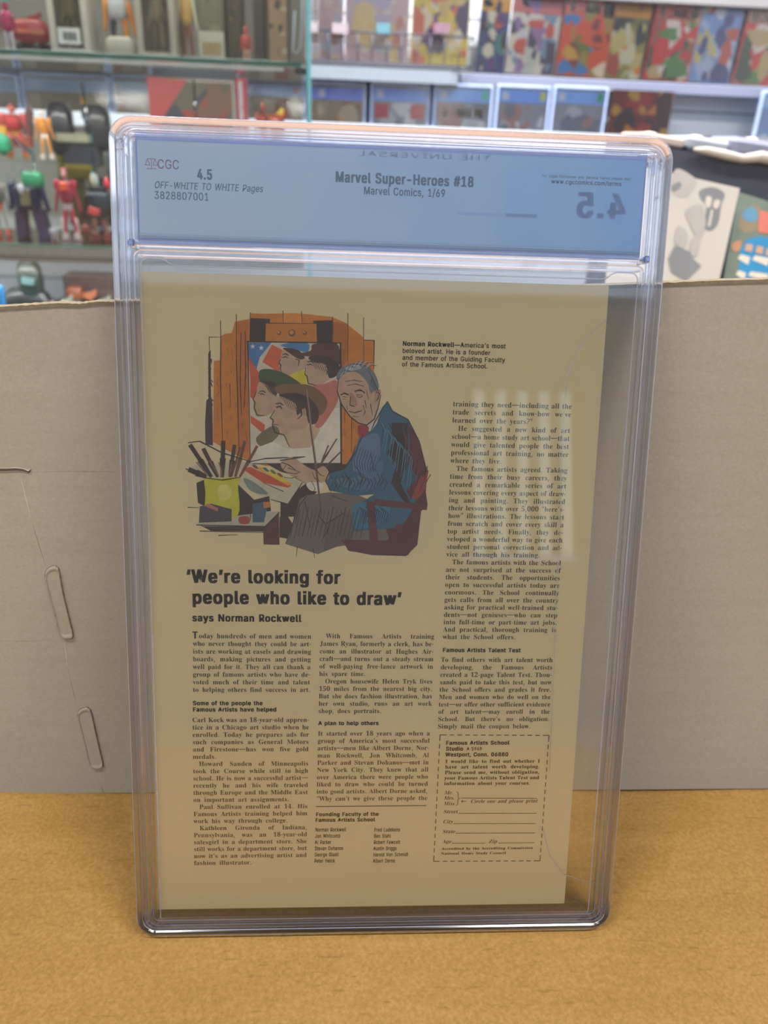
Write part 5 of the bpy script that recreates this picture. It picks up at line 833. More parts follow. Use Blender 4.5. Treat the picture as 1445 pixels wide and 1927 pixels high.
P(b, (70, 108, 128), [(1060, 860), (1110, 850), (1080, 960), (1020, 1000), (900, 980), (830, 940), (960, 930)], True)
P(b, (48, 110, 132), [(960, 1070), (1140, 1080), (1110, 1160), (1020, 1200), (950, 1190)], True)
P(b, (98, 44, 46), [(1018, 1060), (1060, 1060), (1085, 1300), (1040, 1300)]); P(b, (98, 44, 46), [(1060, 1045), (1345, 1075), (1340, 1105), (1060, 1080)]); P(b, (92, 40, 44), [(1120, 1290), (1180, 1180), (1210, 1180), (1150, 1300)]); P(b, (90, 42, 48), [(880, 1262), (1290, 1270), (1240, 1345), (930, 1325)])
P(b, (148, 56, 48), [(1300, 940), (1350, 890), (1335, 990), (1290, 1050), (1260, 1040)])
P(b, (196, 182, 160), [(1030, 640), (1085, 560), (1100, 560), (1075, 640), (1040, 690), (1010, 660)])
P(b, SKIN, [(870, 400), (920, 365), (1000, 370), (1060, 450), (1090, 470), (1085, 540), (1060, 620), (1020, 650), (970, 638), (920, 590), (880, 520), (862, 460)], True)
P(b, (110, 112, 112), [(858, 400), (880, 350), (950, 322), (1020, 335), (1065, 380), (1085, 450), (1060, 470), (1040, 480), (1020, 420), (960, 368), (900, 380), (870, 410)], True)
P(b, (160, 160, 152), [(905, 345), (970, 330), (990, 350), (930, 362)], True)
P(b, SK2, [(1062, 470), (1095, 465), (1085, 520), (1065, 530)], True); P(b, (170, 122, 96), [(930, 480), (955, 500), (970, 545), (935, 552)], True)
P(b, (150, 48, 48), [(985, 650), (1030, 660), (1020, 700), (985, 720), (972, 670)], True)
P(b, SKIN, [(565, 850), (620, 820), (680, 860), (740, 890), (790, 870), (820, 910), (800, 950), (720, 970), (640, 935), (575, 890)], True)
P(b, (222, 206, 176), [(700, 960), (780, 960), (775, 1000), (720, 1000)], True)
for ln in ([(870, 400), (862, 470), (885, 540), (930, 605), (975, 640), (1020, 652), (1060, 620), (1080, 560), (1095, 490)], [(880, 490), (900, 480), (925, 488)], [(955, 470), (985, 462), (1010, 478)], [(893, 500), (915, 503)], [(965, 490), (995, 492)], [(935, 500), (930, 545), (955, 552)], [(925, 578), (955, 586), (995, 574)], [(1040, 540), (1050, 600)], [(1010, 520), (1018, 560)], [(1130, 525), (1100, 570), (1060, 640), (1040, 690)], [(1130, 525), (1160, 580), (1240, 622), (1300, 740), (1335, 880), (1325, 960)], [(1135, 640), (1180, 720), (1160, 860)], [(1000, 700), (960, 800), (900, 885), (820, 905), (800, 950), (830, 1005)], [(860, 920), (850, 960), (868, 1000)], [(900, 900), (930, 950), (920, 1010)], [(960, 870), (1000, 930), (980, 1000)], [(1040, 800), (1060, 900)], [(640, 1140), (590, 1280)], [(700, 1030), (660, 1080), (640, 1180)], [(650, 1300), (645, 1350)], [(735, 1310), (742, 1360)], [(760, 1130), (800, 1180), (900, 1120)], [(820, 1190), (780, 1270)], [(565, 850), (600, 862), (640, 890)], [(600, 880), (660, 900)], [(740, 890), (780, 920)], [(690, 1060), (720, 1200)], [(840, 1030), (920, 1060)], [(1345, 870), (1300, 960)], [(1360, 915), (1320, 990)]):
    K(b, ln, 4)
K(b, [(698, 460), (720, 650), (748, 860), (778, 1130)], 13, (104, 70, 56)); K(b, [(700, 460), (724, 650), (752, 860)], 4, (170, 130, 100))
for x0, y0, x1, y1 in ((860, 725, 770, 870), (890, 785, 800, 875), (815, 760, 775, 860), (560, 840, 690, 820)): K(b, [(x0, y0), ((x0+x1)/2, (y0+y1)/2), (x1, y1)], 11, (96, 66, 52))
for k in range(16):
    x = 1120+k*11; y = 650+k*12; K(b, [(x-40, y-30), (x-10, y+20), (x-28, y+120+k*4)], 3, (76, 128, 146) if k % 3 else (24, 40, 50))
for k in range(10):
    x = 960+k*14; K(b, [(x, 760+k*6), (x-22, 830+k*6), (x-14, 900)], 3, (28, 50, 62))
for k in range(14):                                        # hair strands
    t_ = k/13; x = 880+150*t_; y = 392-58*math.sin(t_*2.4); K(b, [(x, y), (x+16, y-22), (x+44, y-18)], 2.5, (60, 62, 66) if k % 2 else (186, 186, 180))
for k in range(8): K(b, [(1030+k*7, 360+k*14), (1048+k*5, 400+k*10), (1040+k*5, 440+k*6)], 2.5, (54, 56, 60))
for ln in ([(905, 420), (950, 412), (1000, 420)], [(915, 440), (960, 432), (1005, 445)], [(885, 492), (898, 484), (918, 488), (922, 496)], [(958, 476), (975, 468), (998, 470), (1008, 484)], [(968, 500), (985, 504), (1000, 496)], [(892, 512), (908, 514)],
           [(912, 548), (918, 572)], [(1000, 545), (1012, 580), (1002, 600)], [(945, 604), (975, 608)], [(1070, 478), (1088, 480), (1080, 512), (1070, 520)], [(1020, 470), (1030, 520)], [(590, 865), (570, 895), (600, 905)], [(600, 905), (640, 912), (668, 900)], [(580, 930), (620, 935), (650, 925)], [(640, 935), (700, 965)], [(730, 900), (742, 935), (770, 950)], [(750, 885), (770, 915), (795, 925)], [(725, 950), (745, 990), (735, 1010)]):
    K(b, ln, 3)
for k in range(18):                                        # creases of trousers and jacket
    x = 610+k*22; y = 1200+12*math.sin(k*1.9); K(b, [(x+34, y-110+k), (x+18, y-30), (x, y+52)], 3 if k % 3 else 5, (62, 52, 46))
for k in range(16):
    x = 830+k*19; y = 925+14*math.sin(k*1.3); K(b, [(x, y), (x+14, y+26), (x-4, y+62)], 4, (24, 44, 56))
for k in range(12):
    x = 980+k*12; K(b, [(x, 1085+(k % 3)*8), (x+22, 1120), (x+6, 1175)], 4, (24, 50, 64))
for k in range(14): K(b, [(1205+k*8, 640+k*22), (1222+k*8, 720+k*20), (1215+k*7, 800+k*18)], 2.5, (124, 70, 84) if k % 2 else (54, 24, 34))
b.build('painter_print', com)
exec_bg = True
# ================================================================= SHOP BEHIND
def rect_at(x0, y0, x1, y1, Y):                          # pixel rectangle -> world x0,x1,z0,z1 on plane Y
    xm = (x0+x1)/2; ym = (y0+y1)/2
    return AY(x0, ym, Y).x, AY(x1, ym, Y).x, AY(xm, y1, Y).z, AY(xm, y0, Y).z
PAL = dict(pastel=[(214, 190, 196), (196, 188, 210), (222, 214, 200), (190, 204, 214), (226, 206, 150), (210, 150, 140)],
           yellow=[(228, 206, 90), (120, 88, 130), (214, 190, 120), (90, 80, 110), (232, 222, 190), (220, 120, 90)],
           dark=[(52, 70, 130), (90, 60, 130), (40, 44, 60), (210, 210, 190), (60, 130, 130), (200, 90, 60)],
           white=[(214, 210, 200), (190, 200, 190), (150, 120, 170), (196, 90, 80), (70, 70, 100), (200, 204, 210), (120, 150, 180)],
           multi=[(210, 90, 60), (200, 160, 70), (60, 130, 190), (110, 120, 60), (130, 60, 60), (220, 210, 180), (150, 140, 70)],
           olive=[(150, 146, 84), (190, 180, 120), (120, 120, 80), (220, 130, 60), (60, 70, 70), (200, 200, 170), (170, 80, 70)],
           red=[(206, 60, 56), (190, 170, 120), (90, 140, 80), (160, 90, 80), (220, 210, 200), (60, 80, 60)],
           blue=[(120, 160, 210), (210, 220, 230), (70, 80, 140), (200, 190, 130), (190, 90, 70), (170, 190, 220)],
           maroon=[(110, 34, 40), (60, 20, 34), (190, 120, 50), (150, 40, 44), (40, 30, 60), (180, 140, 60)],
           tan=[(150, 138, 120), (180, 170, 150), (120, 110, 100), (190, 160, 120), (150, 90, 80)],
           grey=[(140, 154, 172), (176, 186, 200), (112, 124, 146), (200, 208, 216), (160, 128, 132)],
           sky=[(52, 150, 208), (228, 226, 214), (90, 160, 150), (214, 130, 110), (120, 150, 120)])
def art(b, x0, x1, z0, z1, y, pal, n, seed, big=.32):
    """printed cover picture: overlapping flat ink shapes in the plane y (facing -y)"""
    q = random.Random(seed); Wd, Hd = x1-x0, z1-z0
    for i in range(n):
        cx, cz = q.uniform(x0, x1), q.uniform(z0, z1); r = q.uniform(.08, big)*min(Wd, Hd); k = q.randint(5, 8); asp = q.uniform(.5, 2.2); a0 = q.uniform(0, 3)
        pts = []
        for j in range(k):
            a = a0+2*math.pi*j/k; rr = r*q.uniform(.45, 1.2)
            pts.append((min(x1, max(x0, cx+rr*math.cos(a)/math.sqrt(asp))), y-.00002*(i+1), min(z1, max(z0, cz+rr*math.sin(a)*math.sqrt(asp)))))
        b.add(pts, [tuple(range(k))], M(q.choice(pal), .45, var=.05, scale=40))
def title(b, text, x0, x1, z0, z1, y, m, f=None):
    f = f or HBOLD; vs, fs, a = f.word(text); sx = (x1-x0)/a; sz = (z1-z0)/f.cap
    b.add([(x0+u*sx, y, z0+v*sz) for u, v in vs], fs, m)
def comic(px, Y, pal, seed, label, group, ttl=None, band=None, tilt=0, base=None, name='comic_book', n=26, ttlpx=None):
    x0, x1, z0, z1 = rect_at(*px, Y); w_, h_ = x1-x0, z1-z0
    t = thing(name, label, 'comic', ((x0+x1)/2, Y, z0), group, (0, math.radians(tilt), 0))
    P_ = PAL[pal]; b = MB(); b.box((0, .0022, h_/2), (w_, .004, h_), M(base or P_[0], .5, var=.05, scale=30), bev=.1); b.build('cover', t)
    b = MB(); art(b, -w_/2+.003, w_/2-.003, .003, h_-.003, -.0001, P_, n, seed); b.build('cover_art', t)
    if band: b = MB(); b.add([(-w_/2, -.0009, h_*.80), (w_/2, -.0009, h_*.80), (w_/2, -.0009, h_-.001), (-w_/2, -.0009, h_-.001)], [(0, 1, 2, 3)], M(band, .5)); b.build('title_band', t)
    if ttl: b = MB(); title(b, ttl, -w_/2+.012, w_/2-.008, h_*.83, h_*.95, -.0011, M((236, 232, 220), .5, var=0)); b.build('title_print', t)
    b = MB(); b.box((0, -.0022, h_/2), (w_+.008, .0012, h_+.012), BAG, bev=0); fixn(b.build('clear_bag', t)); return t

# ---- slatwall ledges and racks on the back wall
LEDY = WY-.11
z_sh = AY(1150, 150, LEDY).z
b = MB(); x0 = AY(866, 158, LEDY).x; zz0 = AY(1150, 172, LEDY).z
b.box(((x0+2.2)/2, (LEDY+WY)/2, (z_sh+zz0)/2), (2.2-x0, WY-LEDY-.002, z_sh-zz0), M((126, 134, 160), .5, var=.04, scale=6), bev=.08)
tag(b.build('wall_shelf'), 'long blue-grey wall shelf holding the row of bright bagged comics', 'shelf')
zt = AY(1250, 8, LEDY).z
b = MB(); xs0 = AY(1000, 0, LEDY).x; b.box(((xs0+2.2)/2, (LEDY+WY)/2, zt+.018), (2.2-xs0, WY-LEDY-.002, .03), M((140, 140, 146), .5, var=.04, scale=6), bev=.08)
tag(b.build('wall_shelf'), 'upper grey wall shelf above the bright bagged comics, at the very top right', 'shelf')
LY2 = WY-.20
lx0 = AY(0, 130, LY2).x-.3; lx1 = AY(866, 140, LY2).x; lz1 = AY(700, 123, LY2).z; lz0 = AY(700, 152, LY2).z
b = MB(); pts = [(lx0, WY-.002), (lx0, LY2), (lx1-.03, LY2), (lx1-.009, LY2+.009), (lx1, LY2+.03), (lx1, WY-.002)]
b.prism(pts, lz0, lz1, M((138, 150, 166), .45, var=.03, scale=5)); b.prism([(p[0]+(.004 if p[0] > lx0+.1 else 0), p[1]-(.003 if p[1] < WY-.05 else 0)) for p in pts], lz1, lz1+.006, M((96, 96, 108), .5))
tag(fixn(b.build('wall_ledge')), 'pale blue round-ended ledge under the wire basket', 'shelf')
# wire basket
t = thing('wire_basket', 'dark wire basket of comics on the pale round-ended ledge', 'basket', (0, 0, 0)); WM = M((84, 84, 100), .4, .3)
bx0, bx1 = AY(590, 90, LY2).x, AY(893, 90, LY2).x; bz0 = lz1+.009; bz1 = AY(740, 62, LY2).z
t.location = ((bx0+bx1)/2, LY2+.02, bz0); hw = (bx1-bx0)/2; hh = bz1-bz0
for z in (0, hh):
    b = MB(); b.tube([(-hw, 0, z), (hw, 0, z), (hw, .15, z), (-hw, .15, z)], .0028, WM, 6, closed=True); b.build('rim_wire', t)
o = None
for k in range(12):
    x = -hw+2*hw*k/11
    if o is None: b = MB(); b.tube([(0, 0, hh), (0, 0, 0), (0, .15, 0)], .0021, WM, 6); o = b.build('basket_wire', t)
    else: o = o.copy(); COL.objects.link(o); o.parent = t
    o.location = (x, 0, 0)
for k, (x0, x1) in enumerate(((625, 655), (708, 734), (816, 846))):
    r = rect_at(x0, 44, x1, 64, LY2+.02); b = MB(); b.box(((r[0]+r[1])/2-t.location.x, -.006, (r[2]+r[3])/2-bz0), (r[1]-r[0], .003, r[3]-r[2]), M([(160, 150, 160), (90, 136, 152), (128, 102, 120)][k], .5), bev=.1); b.build('price_tag', t)
G1 = 'pastel comics in the wire basket'
for k, (px, pal, lb) in enumerate([((600, -60, 646, 118), 'pastel', 'narrow pastel comic at the left end of the wire basket, beside the glass cabinet'), ((650, -60, 770, 116), 'pastel', 'pale pink and yellow comic with a white lower edge, second in the wire basket'), ((776, -60, 884, 118), 'yellow', 'yellow and purple comic at the right end of the wire basket')]):
    c = comic(px, LY2+.05+.02*k, pal, 20+k, lb, G1, n=34); c.location.z = bz0+.004
G2 = 'bagged comics standing on the long blue-grey shelf'
rows = [((897, 2, 952, 147), 'dark', 'purple and blue bagged comic with a yellow title band, leftmost on the long shelf', None, (214, 160, 50), None),
        ((955, 4, 1048, 149), 'white', 'mostly white bagged comic with a red band, second on the long shelf', None, (196, 110, 104), None),
        ((1052, 5, 1146, 150), 'multi', 'orange and brown bagged comic with white title letters, third on the long shelf', 'X-MEN', (196, 96, 66), None),
        ((1138, 5, 1214, 151), 'olive', 'olive and orange bagged comic, fourth on the long shelf', None, (190, 140, 66), None),
        ((1220, 8, 1306, 153), 'red', 'red-edged bagged comic with white title letters and number', 'X-MEN', (170, 74, 66), (204, 62, 58)),
        ((1306, 10, 1384, 154), 'blue', 'pale blue bagged comic with strong glare, between two red comics', None, None, None),
        ((1392, 12, 1480, 157), 'red', 'red and white bagged comic cut by the right edge of the photo', 'X-MEN', (150, 110, 90), None)]
for k, (px, pal, lb, tt, band, base) in enumerate(rows):
    c = comic(px, LEDY+.03+.012*(k % 2), pal, 50+k, lb, G2, tt, band, tilt=2.2, base=base, n=44)
    c.location.z = z_sh+.006

# ---- graded cases behind the low rail
HY = WY-.14
RZ = AY(1190, 252, HY-.03).z
def graded(px, seed, pal, lb, blue=(110, 150, 214), ttl=None, tcol=None, dot=None):
    x0, x1, z0, z1 = rect_at(*px, HY); w_ = x1-x0; h_ = .325
    t = thing('comic_case', lb, 'case', ((x0+x1)/2, HY, z1-h_), 'sealed comic cases standing in a row on the back wall', (0, 0, 0))
    E = RIMB
    b = MB(); path = [((p[0], p[1]), q) for p, q in rrect(-w_/2, 0, w_/2, h_, .008, 3)]
    b.sweep([(p, q) for p, q in path], [(0, -.006), (0, .004), (.002, .006), (.007, .006), (.008, .004), (.008, -.006)], E)
    o = fixn(b.build('case_rim', t)); o.rotation_euler = (math.radians(90), 0, 0)
    b = MB(); b.box((0, .001, h_/2), (w_-.018, .003, h_-.018), M(PAL[pal][0], .6), bev=0); b.build('comic_cover', t)
    b = MB(); art(b, -w_/2+.016, w_/2-.016, .012, h_-.055, -.0012, PAL[pal], 26, seed)
    if ttl: title(b, ttl, -w_/2+.03, w_/2-.03, h_-.095, h_-.065, -.0022, M((224, 220, 226), .5, var=0))
    if tcol:
        for sx in (-1, 1): b.add([(sx*w_*.30-.022, -.002, h_-.10), (sx*w_*.30+.022, -.002, h_-.10), (sx*w_*.30+.022, -.002, h_-.058), (sx*w_*.30-.022, -.002, h_-.058)], [(0, 1, 2, 3)], M(tcol, .5))
    b.build('cover_art', t)
    b = MB(); b.box((0, -.0005, h_-.032), (w_-.02, .002, .036), M(tuple(min(255, int(v*1.14)) for v in blue), .4, var=.12, scale=14), bev=0); tag(b.build('label_strip', t), 'blue label strip')
    b = MB(); b.box((-w_*.33, -.002, h_-.032), (.022, .001, .022), M((190, 205, 230), .4), bev=0)
    b.build('grade_square', t)
    if dot: b = MB(); b.box((w_*.36, -.002, h_-.030), (.018, .001, .024), M(dot, .4), bev=0); b.build('hologram_dot', t)
    b = MB(); b.box((0, -.0045, h_/2), (w_-.014, .0012, h_-.014), BAG, bev=0); fixn(b.build('case_pane', t)); return t
RIMB = M((176, 196, 236), .25, var=.1, scale=20, coat=.6)
GR = [((-60, 138, 40, 240), 'tan', 'sealed case with grey-blue strip at the left edge behind the toys', (130, 160, 196), None, None, None),
      ((45, 139, 208, 240), 'tan', 'sealed case behind the orange-tipped dark toy, pale blue strip', (140, 168, 206), None, None, None) ,
      ((212, 142, 290, 240), 'tan', 'sealed case between the dark winged toy and the red-framed box', (142, 168, 204), None, None, None),
      ((448, 147, 575, 245), 'tan', 'sealed case above the small red toy, just left of the glass edge', (128, 158, 206), None, None, (180, 150, 170)),
      ((588, 154, 688, 250), 'tan', 'first sealed case right of the cabinet glass edge, brown cover', (92, 126, 210), None, None, None),
      ((696, 156, 808, 250), 'grey', 'sealed case with red blocks either side of a grey cover panel', (96, 146, 226), None, (180, 70, 90), None),
      ((814, 158, 926, 250), 'grey', 'sealed case with white title letters on a blue-green cover', (116, 160, 230), 'X-MEN', None, (90, 200, 170)),
      ((931, 160, 1033, 250), 'grey', 'sealed grey case with a yellow-green dot on its strip', (100, 150, 228), None, None, (190, 210, 120)),
      ((1037, 162, 1140, 250), 'grey', 'sealed case with a tan block and green dot, beside the maroon comic', (108, 156, 226), None, None, (50, 160, 110)),
      ((1424, 172, 1530, 262), 'blue', 'sealed bright blue case at the right edge past the bare slats', (110, 170, 240), None, None, None)]
for k, (px, pal, lb, bl, tt, tc, dt) in enumerate(GR): graded(px, 80+k, pal, lb, bl, tt, tc, dt)
mc = comic((1142, 170, 1256, 330), HY, 'maroon', 99, 'dark maroon comic with gold and white spots standing on the low rail', None, n=44)
# low rail with white lip
rz0 = AY(1190, 330, HY-.03).z
zb = mc.location.z
b = MB(); b.box((.1, (HY-.04+WY)/2, zb-.035-.075), (4.6, WY-HY+.04-.002, .02), WHT, bev=.1); zlow = zb-.035-.065
b.box((.1, HY-.045, (zlow-.02+RZ-.004)/2), (4.6, .012, RZ-.004-(zlow-.02)), M((200, 208, 220), .5, var=.03, scale=3), bev=.1)
rail = tag(b.build('low_wall_shelf'), 'white low wall shelf with a tall lip holding the sealed cases', 'shelf')

# ---- glass toy cabinet on the left
CY = 1.40; CYB = 1.90; cxr = AY(584, 110, CY).x; cxl = -1.15
z1s = AY(300, 105, CY).z; z2s = AY(100, 462, CY).z; z3s = z2s-.30
cab = thing('glass_cabinet', 'tall glass display cabinet of toys left of the clear case', 'cabinet', (0, CY, FLZ))
def cb(name, x0, x1, y0, y1, z0, z1, m, bev=0, label=None):
    b = MB(); b.box(((x0+x1)/2, (y0+y1)/2-CY, (z0+z1)/2-FLZ), (x1-x0, y1-y0, z1-z0), m, bev=bev); o = fixn(b.build(name, cab))
    if label: o['label'] = label
    return o
cb('side_glass', cxr-.006, cxr, CY+.004, CYB, FLZ+.1, 1.3, GLASS)
cb('glass_edge', cxr-.007, cxr+.001, CY-.002, CY+.003, FLZ+.1, 1.3, M((98, 160, 172), .15, var=.05), .2, 'blue-green polished front edge')
cb('door_glass', cxl, cxr-.012, CY-.004, CY+.001, FLZ+.1, 1.3, GLASS)
cb('cabinet_base', cxl, cxr, CY, CYB, FLZ, FLZ+.1, M((60, 58, 58), .5), .05)
cb('cabinet_top', cxl, cxr, CY, CYB, 1.301, 1.34, M((70, 70, 72), .5), .05)
cb('back_panel', cxl+.01, AY(216, 350, CYB).x+.12, CYB-.008, CYB-.001, z2s+.002, AY(100, 234, CYB).z, M((168, 166, 158), .6, var=.08, scale=6))
cb('back_panel', cxl+.01, cxr-.03, CYB-.008, CYB-.001, z1s+.002, 1.29, M((112, 106, 98), .6, var=.15, scale=6), label='dull brown-grey back panel')
for zz, xx in ((z1s+.30, 'upper'), (z1s-.014, 'lower'), (z2s-.034, 'bottom')):  # unseen strips and lamps added to brighten the dark toys
    cb('fill_strip', cxl+.05, cxr-.05, CY+.014, CY+.026, zz, zz+.005, M((235, 235, 230), .4), .1)
    a_ = area('cabinet_fill_light', ((cxl+cxr)/2, CY+.02, zz-.002), (math.radians(28), 0, 0), cxr-cxl-.14, .012, 2.6, (1, .97, .92))
cb('shelf_bracket', cxr-.030, cxr-.008, CY+.02, CY+.05, z1s-.018, z1s-.007, M((34, 50, 54), .4), .2)
for zz in (z1s, z2s, z3s):
    cb('glass_shelf', cxl+.002, cxr-.016, CY+.012, CYB-.01, zz-.006, zz, GLASS)
    cb('shelf_edge', cxl+.002, cxr-.016, CY+.006, CY+.012, zz-.0068, zz+.0008, GEDGE, .15, 'green polished shelf edge')
# ticket strip below the lower shelf
tk = None
for k in range(14):
    if tk is None: b = MB(); b.box((0, 0, 0), (.030, .0015, .0165), M((200, 196, 186), .6), bev=.1); tk = b.build('ticket', cab)
    else: tk = tk.copy(); COL.objects.link(tk); tk.parent = cab
    tk.location = (AY(10+k*26, 470, CY).x, .0035, AY(10, 471, CY).z-FLZ)
cb('ticket_rail', cxl+.002, cxr-.016, CY+.0045, CY+.0055, z2s-.03, z2s-.008, M((150, 146, 140), .5))
# riser shelf for the second tier of toys
z_r = AY(60, 300, CY+.2).z
t = thing('acrylic_riser', 'clear acrylic riser holding the upper toys on the lower cabinet shelf', 'riser', (0, CY+.23, z2s+.0005))
rx0, rx1 = AY(-60, 300, CY+.2).x, AY(560, 300, CY+.2).x; b = MB(); hz = z_r-z2s
b.box(((rx0+rx1)/2, 0, hz-.003), (rx1-rx0, .14, .004), GLASS, bev=0); fixn(b.build('riser_top', t))
for x in (rx0+.004, rx1-.004): b = MB(); b.box((x, 0, (hz-.006)/2), (.004, .14, hz-.006), GLASS, bev=0); fixn(b.build('riser_side', t))

def toy(name, px, Y, zbase, spec, label, cat='toy', yaw=0, group=None):
    """figure in pixel box px standing on zbase at depth Y; spec: list of (part, kind, cx, cz, sx, sz, rgb[, tilt]) in unit box coords (x -1..1, z 0..1)"""
    x0, x1, z0, z1 = rect_at(*px, Y); W2, H = (x1-x0)/2, z1-zbase
    t = thing(name, label, cat, ((x0+x1)/2, Y, zbase+.0006), group, (0, 0, math.radians(yaw)))
    for s in spec:
        pn, kd, cx, cz, sx, sz, rgb = s[:7]; tl = s[7] if len(s) > 7 else 0; dy = s[8] if len(s) > 8 else 0
        b = MB(); c = (cx*W2, dy*W2, cz*H); d = (sx*W2, min(sx*W2, sz*H, .028)*.8, sz*H); m = M(rgb, .35, var=.08, scale=50, coat=.3); Rm = rot('Y', tl)
        if kd == 'b': b.box(c, (2*d[0], 1.6*d[1], 2*d[2]), m, Rm, bev=.16)
        elif kd == 'e': b.ell(c, (d[0], d[1], d[2]), m, Rm)
        elif kd == 'q': b.ell(c, (d[0], d[1], d[2]), m, Rm, sq=.55)
        elif kd == 'l':                                  # tapered limb
            v = Rm @ Vector((0, 0, d[2])); C_ = Vector(c); k = d[0]
            b.tube([C_+v, C_+v*.5+Vector((0, -k*.2, 0)), C_-v*.1, C_-v*.8, C_-v], [k*.8, k*1.0, k*.75, k*.6, k*.75], m, 8)
        elif kd == 'w':                                  # swept wing / blade
            pts = [(-1, -.6), (-.3, -1), (1, .4), (.9, 1), (.2, .5), (-.8, .2)]
            b.prism([(p[0]*d[0], p[1]*d[2]) for p in pts], -.004, .004, m, lambda p, C_=Vector(c), Rm=Rm: C_+Rm @ Vector((p.x, p.z, p.y)))
        b.build(pn, t)
    return t
def robot(c1, c2, c3, head=None, spread=.34):
    h = head or c2
    return [('leg', 'l', -spread, .24, .17, .24, c2, 6), ('leg', 'l', spread, .24, .17, .24, c2, -6), ('boot', 'b', -spread-.1, .05, .20, .05, c3), ('boot', 'b', spread+.1, .05, .20, .05, c3),
            ('pelvis', 'b', 0, .47, .30, .06, c3), ('torso', 'q', 0, .66, .42, .16, c1), ('chest_plate', 'b', 0, .70, .26, .07, c2, 0, -.28), ('arm', 'l', -.66, .58, .14, .19, c1, 14), ('arm', 'l', .66, .58, .14, .19, c1, -14),
            ('shoulder', 'q', -.56, .76, .20, .07, c2), ('shoulder', 'q', .56, .76, .20, .07, c2), ('head', 'q', 0, .91, .17, .075, h), ('visor', 'b', 0, .91, .12, .02, c3, 0, -.15)]
ZL = z2s+.0002; ZR = z_r+.0004; ZU = z1s+.0002; YF = CY+.09
RD = (186, 50, 66); CR = (214, 190, 190)
toy('toy_robot', (100, 315, 155, 455), YF, ZL, robot((168, 58, 80), (176, 46, 74), (198, 178, 182), (206, 120, 130), .30)+[('belt_plate', 'b', 0, .74, .24, .05, (224, 92, 56), 0, -.45), ('shin', 'l', -.52, .16, .10, .16, CR, 6), ('shin', 'l', .52, .16, .10, .16, CR, -6)], 'slim crimson and white toy robot with an orange chest', group='toys on the lower cabinet shelf')
toy('toy_robot', (15, 318, 96, 455), YF+.02, ZL, [('leg', 'b', -.45, .2, .30, .2, (34, 36, 74), 3), ('leg', 'b', .5, .2, .32, .22, (36, 38, 84), -8), ('knee', 'q', .1, .22, .2, .08, (210, 208, 190)), ('torso', 'b', -.05, .58, .55, .18, (36, 38, 72)), ('chest_plate', 'b', .05, .60, .2, .12, (120, 110, 80), 0, -.5), ('chest_light', 'e', -.05, .72, .14, .08, (200, 200, 205), 0, -.6), ('shoulder', 'q', .35, .84, .5, .13, (48, 140, 98)), ('arm', 'l', -.75, .62, .18, .22, (34, 36, 70), 8), ('arm', 'l', .72, .6, .18, .22, (40, 42, 86), -14), ('head', 'q', 0, .92, .16, .07, (60, 70, 90)), ('boot', 'b', .72, .05, .28, .06, (50, 44, 80)), ('boot', 'b', -.5, .05, .26, .05, (150, 140, 130))], 'bulky navy toy robot with green shoulders', group='toys on the lower cabinet shelf')
toy('toy_figure', (150, 318, 214, 440), YF+.01, ZL, [('leg', 'l', -.25, .18, .2, .18, (160, 120, 104), 6), ('leg', 'l', .35, .18, .2, .18, (150, 96, 90), -6), ('cape', 'w', -.1, .45, .8, .32, (26, 34, 44)), ('torso', 'q', .2, .5, .62, .2, (32, 46, 60)), ('chest_mark', 'b', -.05, .42, .32, .05, (206, 70, 76), 14, -.6), ('arm', 'l', -.7, .5, .17, .2, (60, 40, 44), 24), ('hand', 'e', .72, .80, .2, .09, (216, 64, 84)), ('head', 'e', .0, .84, .24, .11, (190, 180, 160)), ('hat', 'q', .1, .72, .6, .04, (30, 34, 44)), ('blade', 'b', .2, .88, .05, .09, (150, 196, 216), -24, -.5), ('boot', 'b', .4, .04, .26, .05, (120, 50, 56)), ('boot', 'b', -.3, .04, .26, .05, (120, 50, 56))], 'dark caped toy figure with a red mark and raised pink hand', group='toys on the lower cabinet shelf')
toy('toy_figure', (-22, 325, 20, 455), YF+.03, ZL, robot((120, 112, 110), (170, 160, 150), (214, 80, 64)), 'pale grey toy figure with red feet cut by the left edge', group='toys on the lower cabinet shelf')
toy('toy_figure', (148, 418, 176, 458), YF-.03, ZL, robot((150, 60, 56), (120, 60, 50), (90, 50, 44)), 'tiny brown-red toy figure in front of the caped one', group='toys on the lower cabinet shelf')
toy('toy_figure', (92, 425, 112, 458), YF-.04, ZL, robot((190, 200, 214), (210, 210, 216), (214, 90, 90)), 'tiny white toy figure at the foot of the crimson robot', group='toys on the lower cabinet shelf')
# upper tier on the riser
GT = 'toys on the clear riser'
toy('toy_robot', (-6, 196, 62, 300), CY+.24, ZR, robot((168, 56, 60), (190, 60, 66), (176, 120, 60), (180, 58, 64))+[('wing', 'w', -.8, .6, .5, .3, (120, 50, 50), 20), ('wing', 'w', .8, .7, .5, .3, (96, 56, 56), -20), ('skirt', 'b', .2, .30, .7, .10, (150, 74, 64)), ('shield', 'b', -.7, .45, .3, .14, (206, 150, 60))], 'red winged toy robot at the left end of the riser', group=GT)
toy('toy_robot', (64, 205, 104, 305), CY+.22, ZR, robot((208, 130, 58), (214, 140, 60), (214, 200, 190), (220, 200, 190)), 'small orange toy robot beside the red winged one', group=GT)
toy('toy_vehicle', (-24, 248, 26, 300), CY+.19, ZR, [('hull', 'q', 0, .55, .8, .36, (52, 158, 116)), ('canopy', 'e', .1, .8, .4, .16, (90, 190, 150)), ('fin', 'w', .4, .3, .5, .2, (40, 120, 96))], 'rounded jade green toy at the left edge', group=GT)
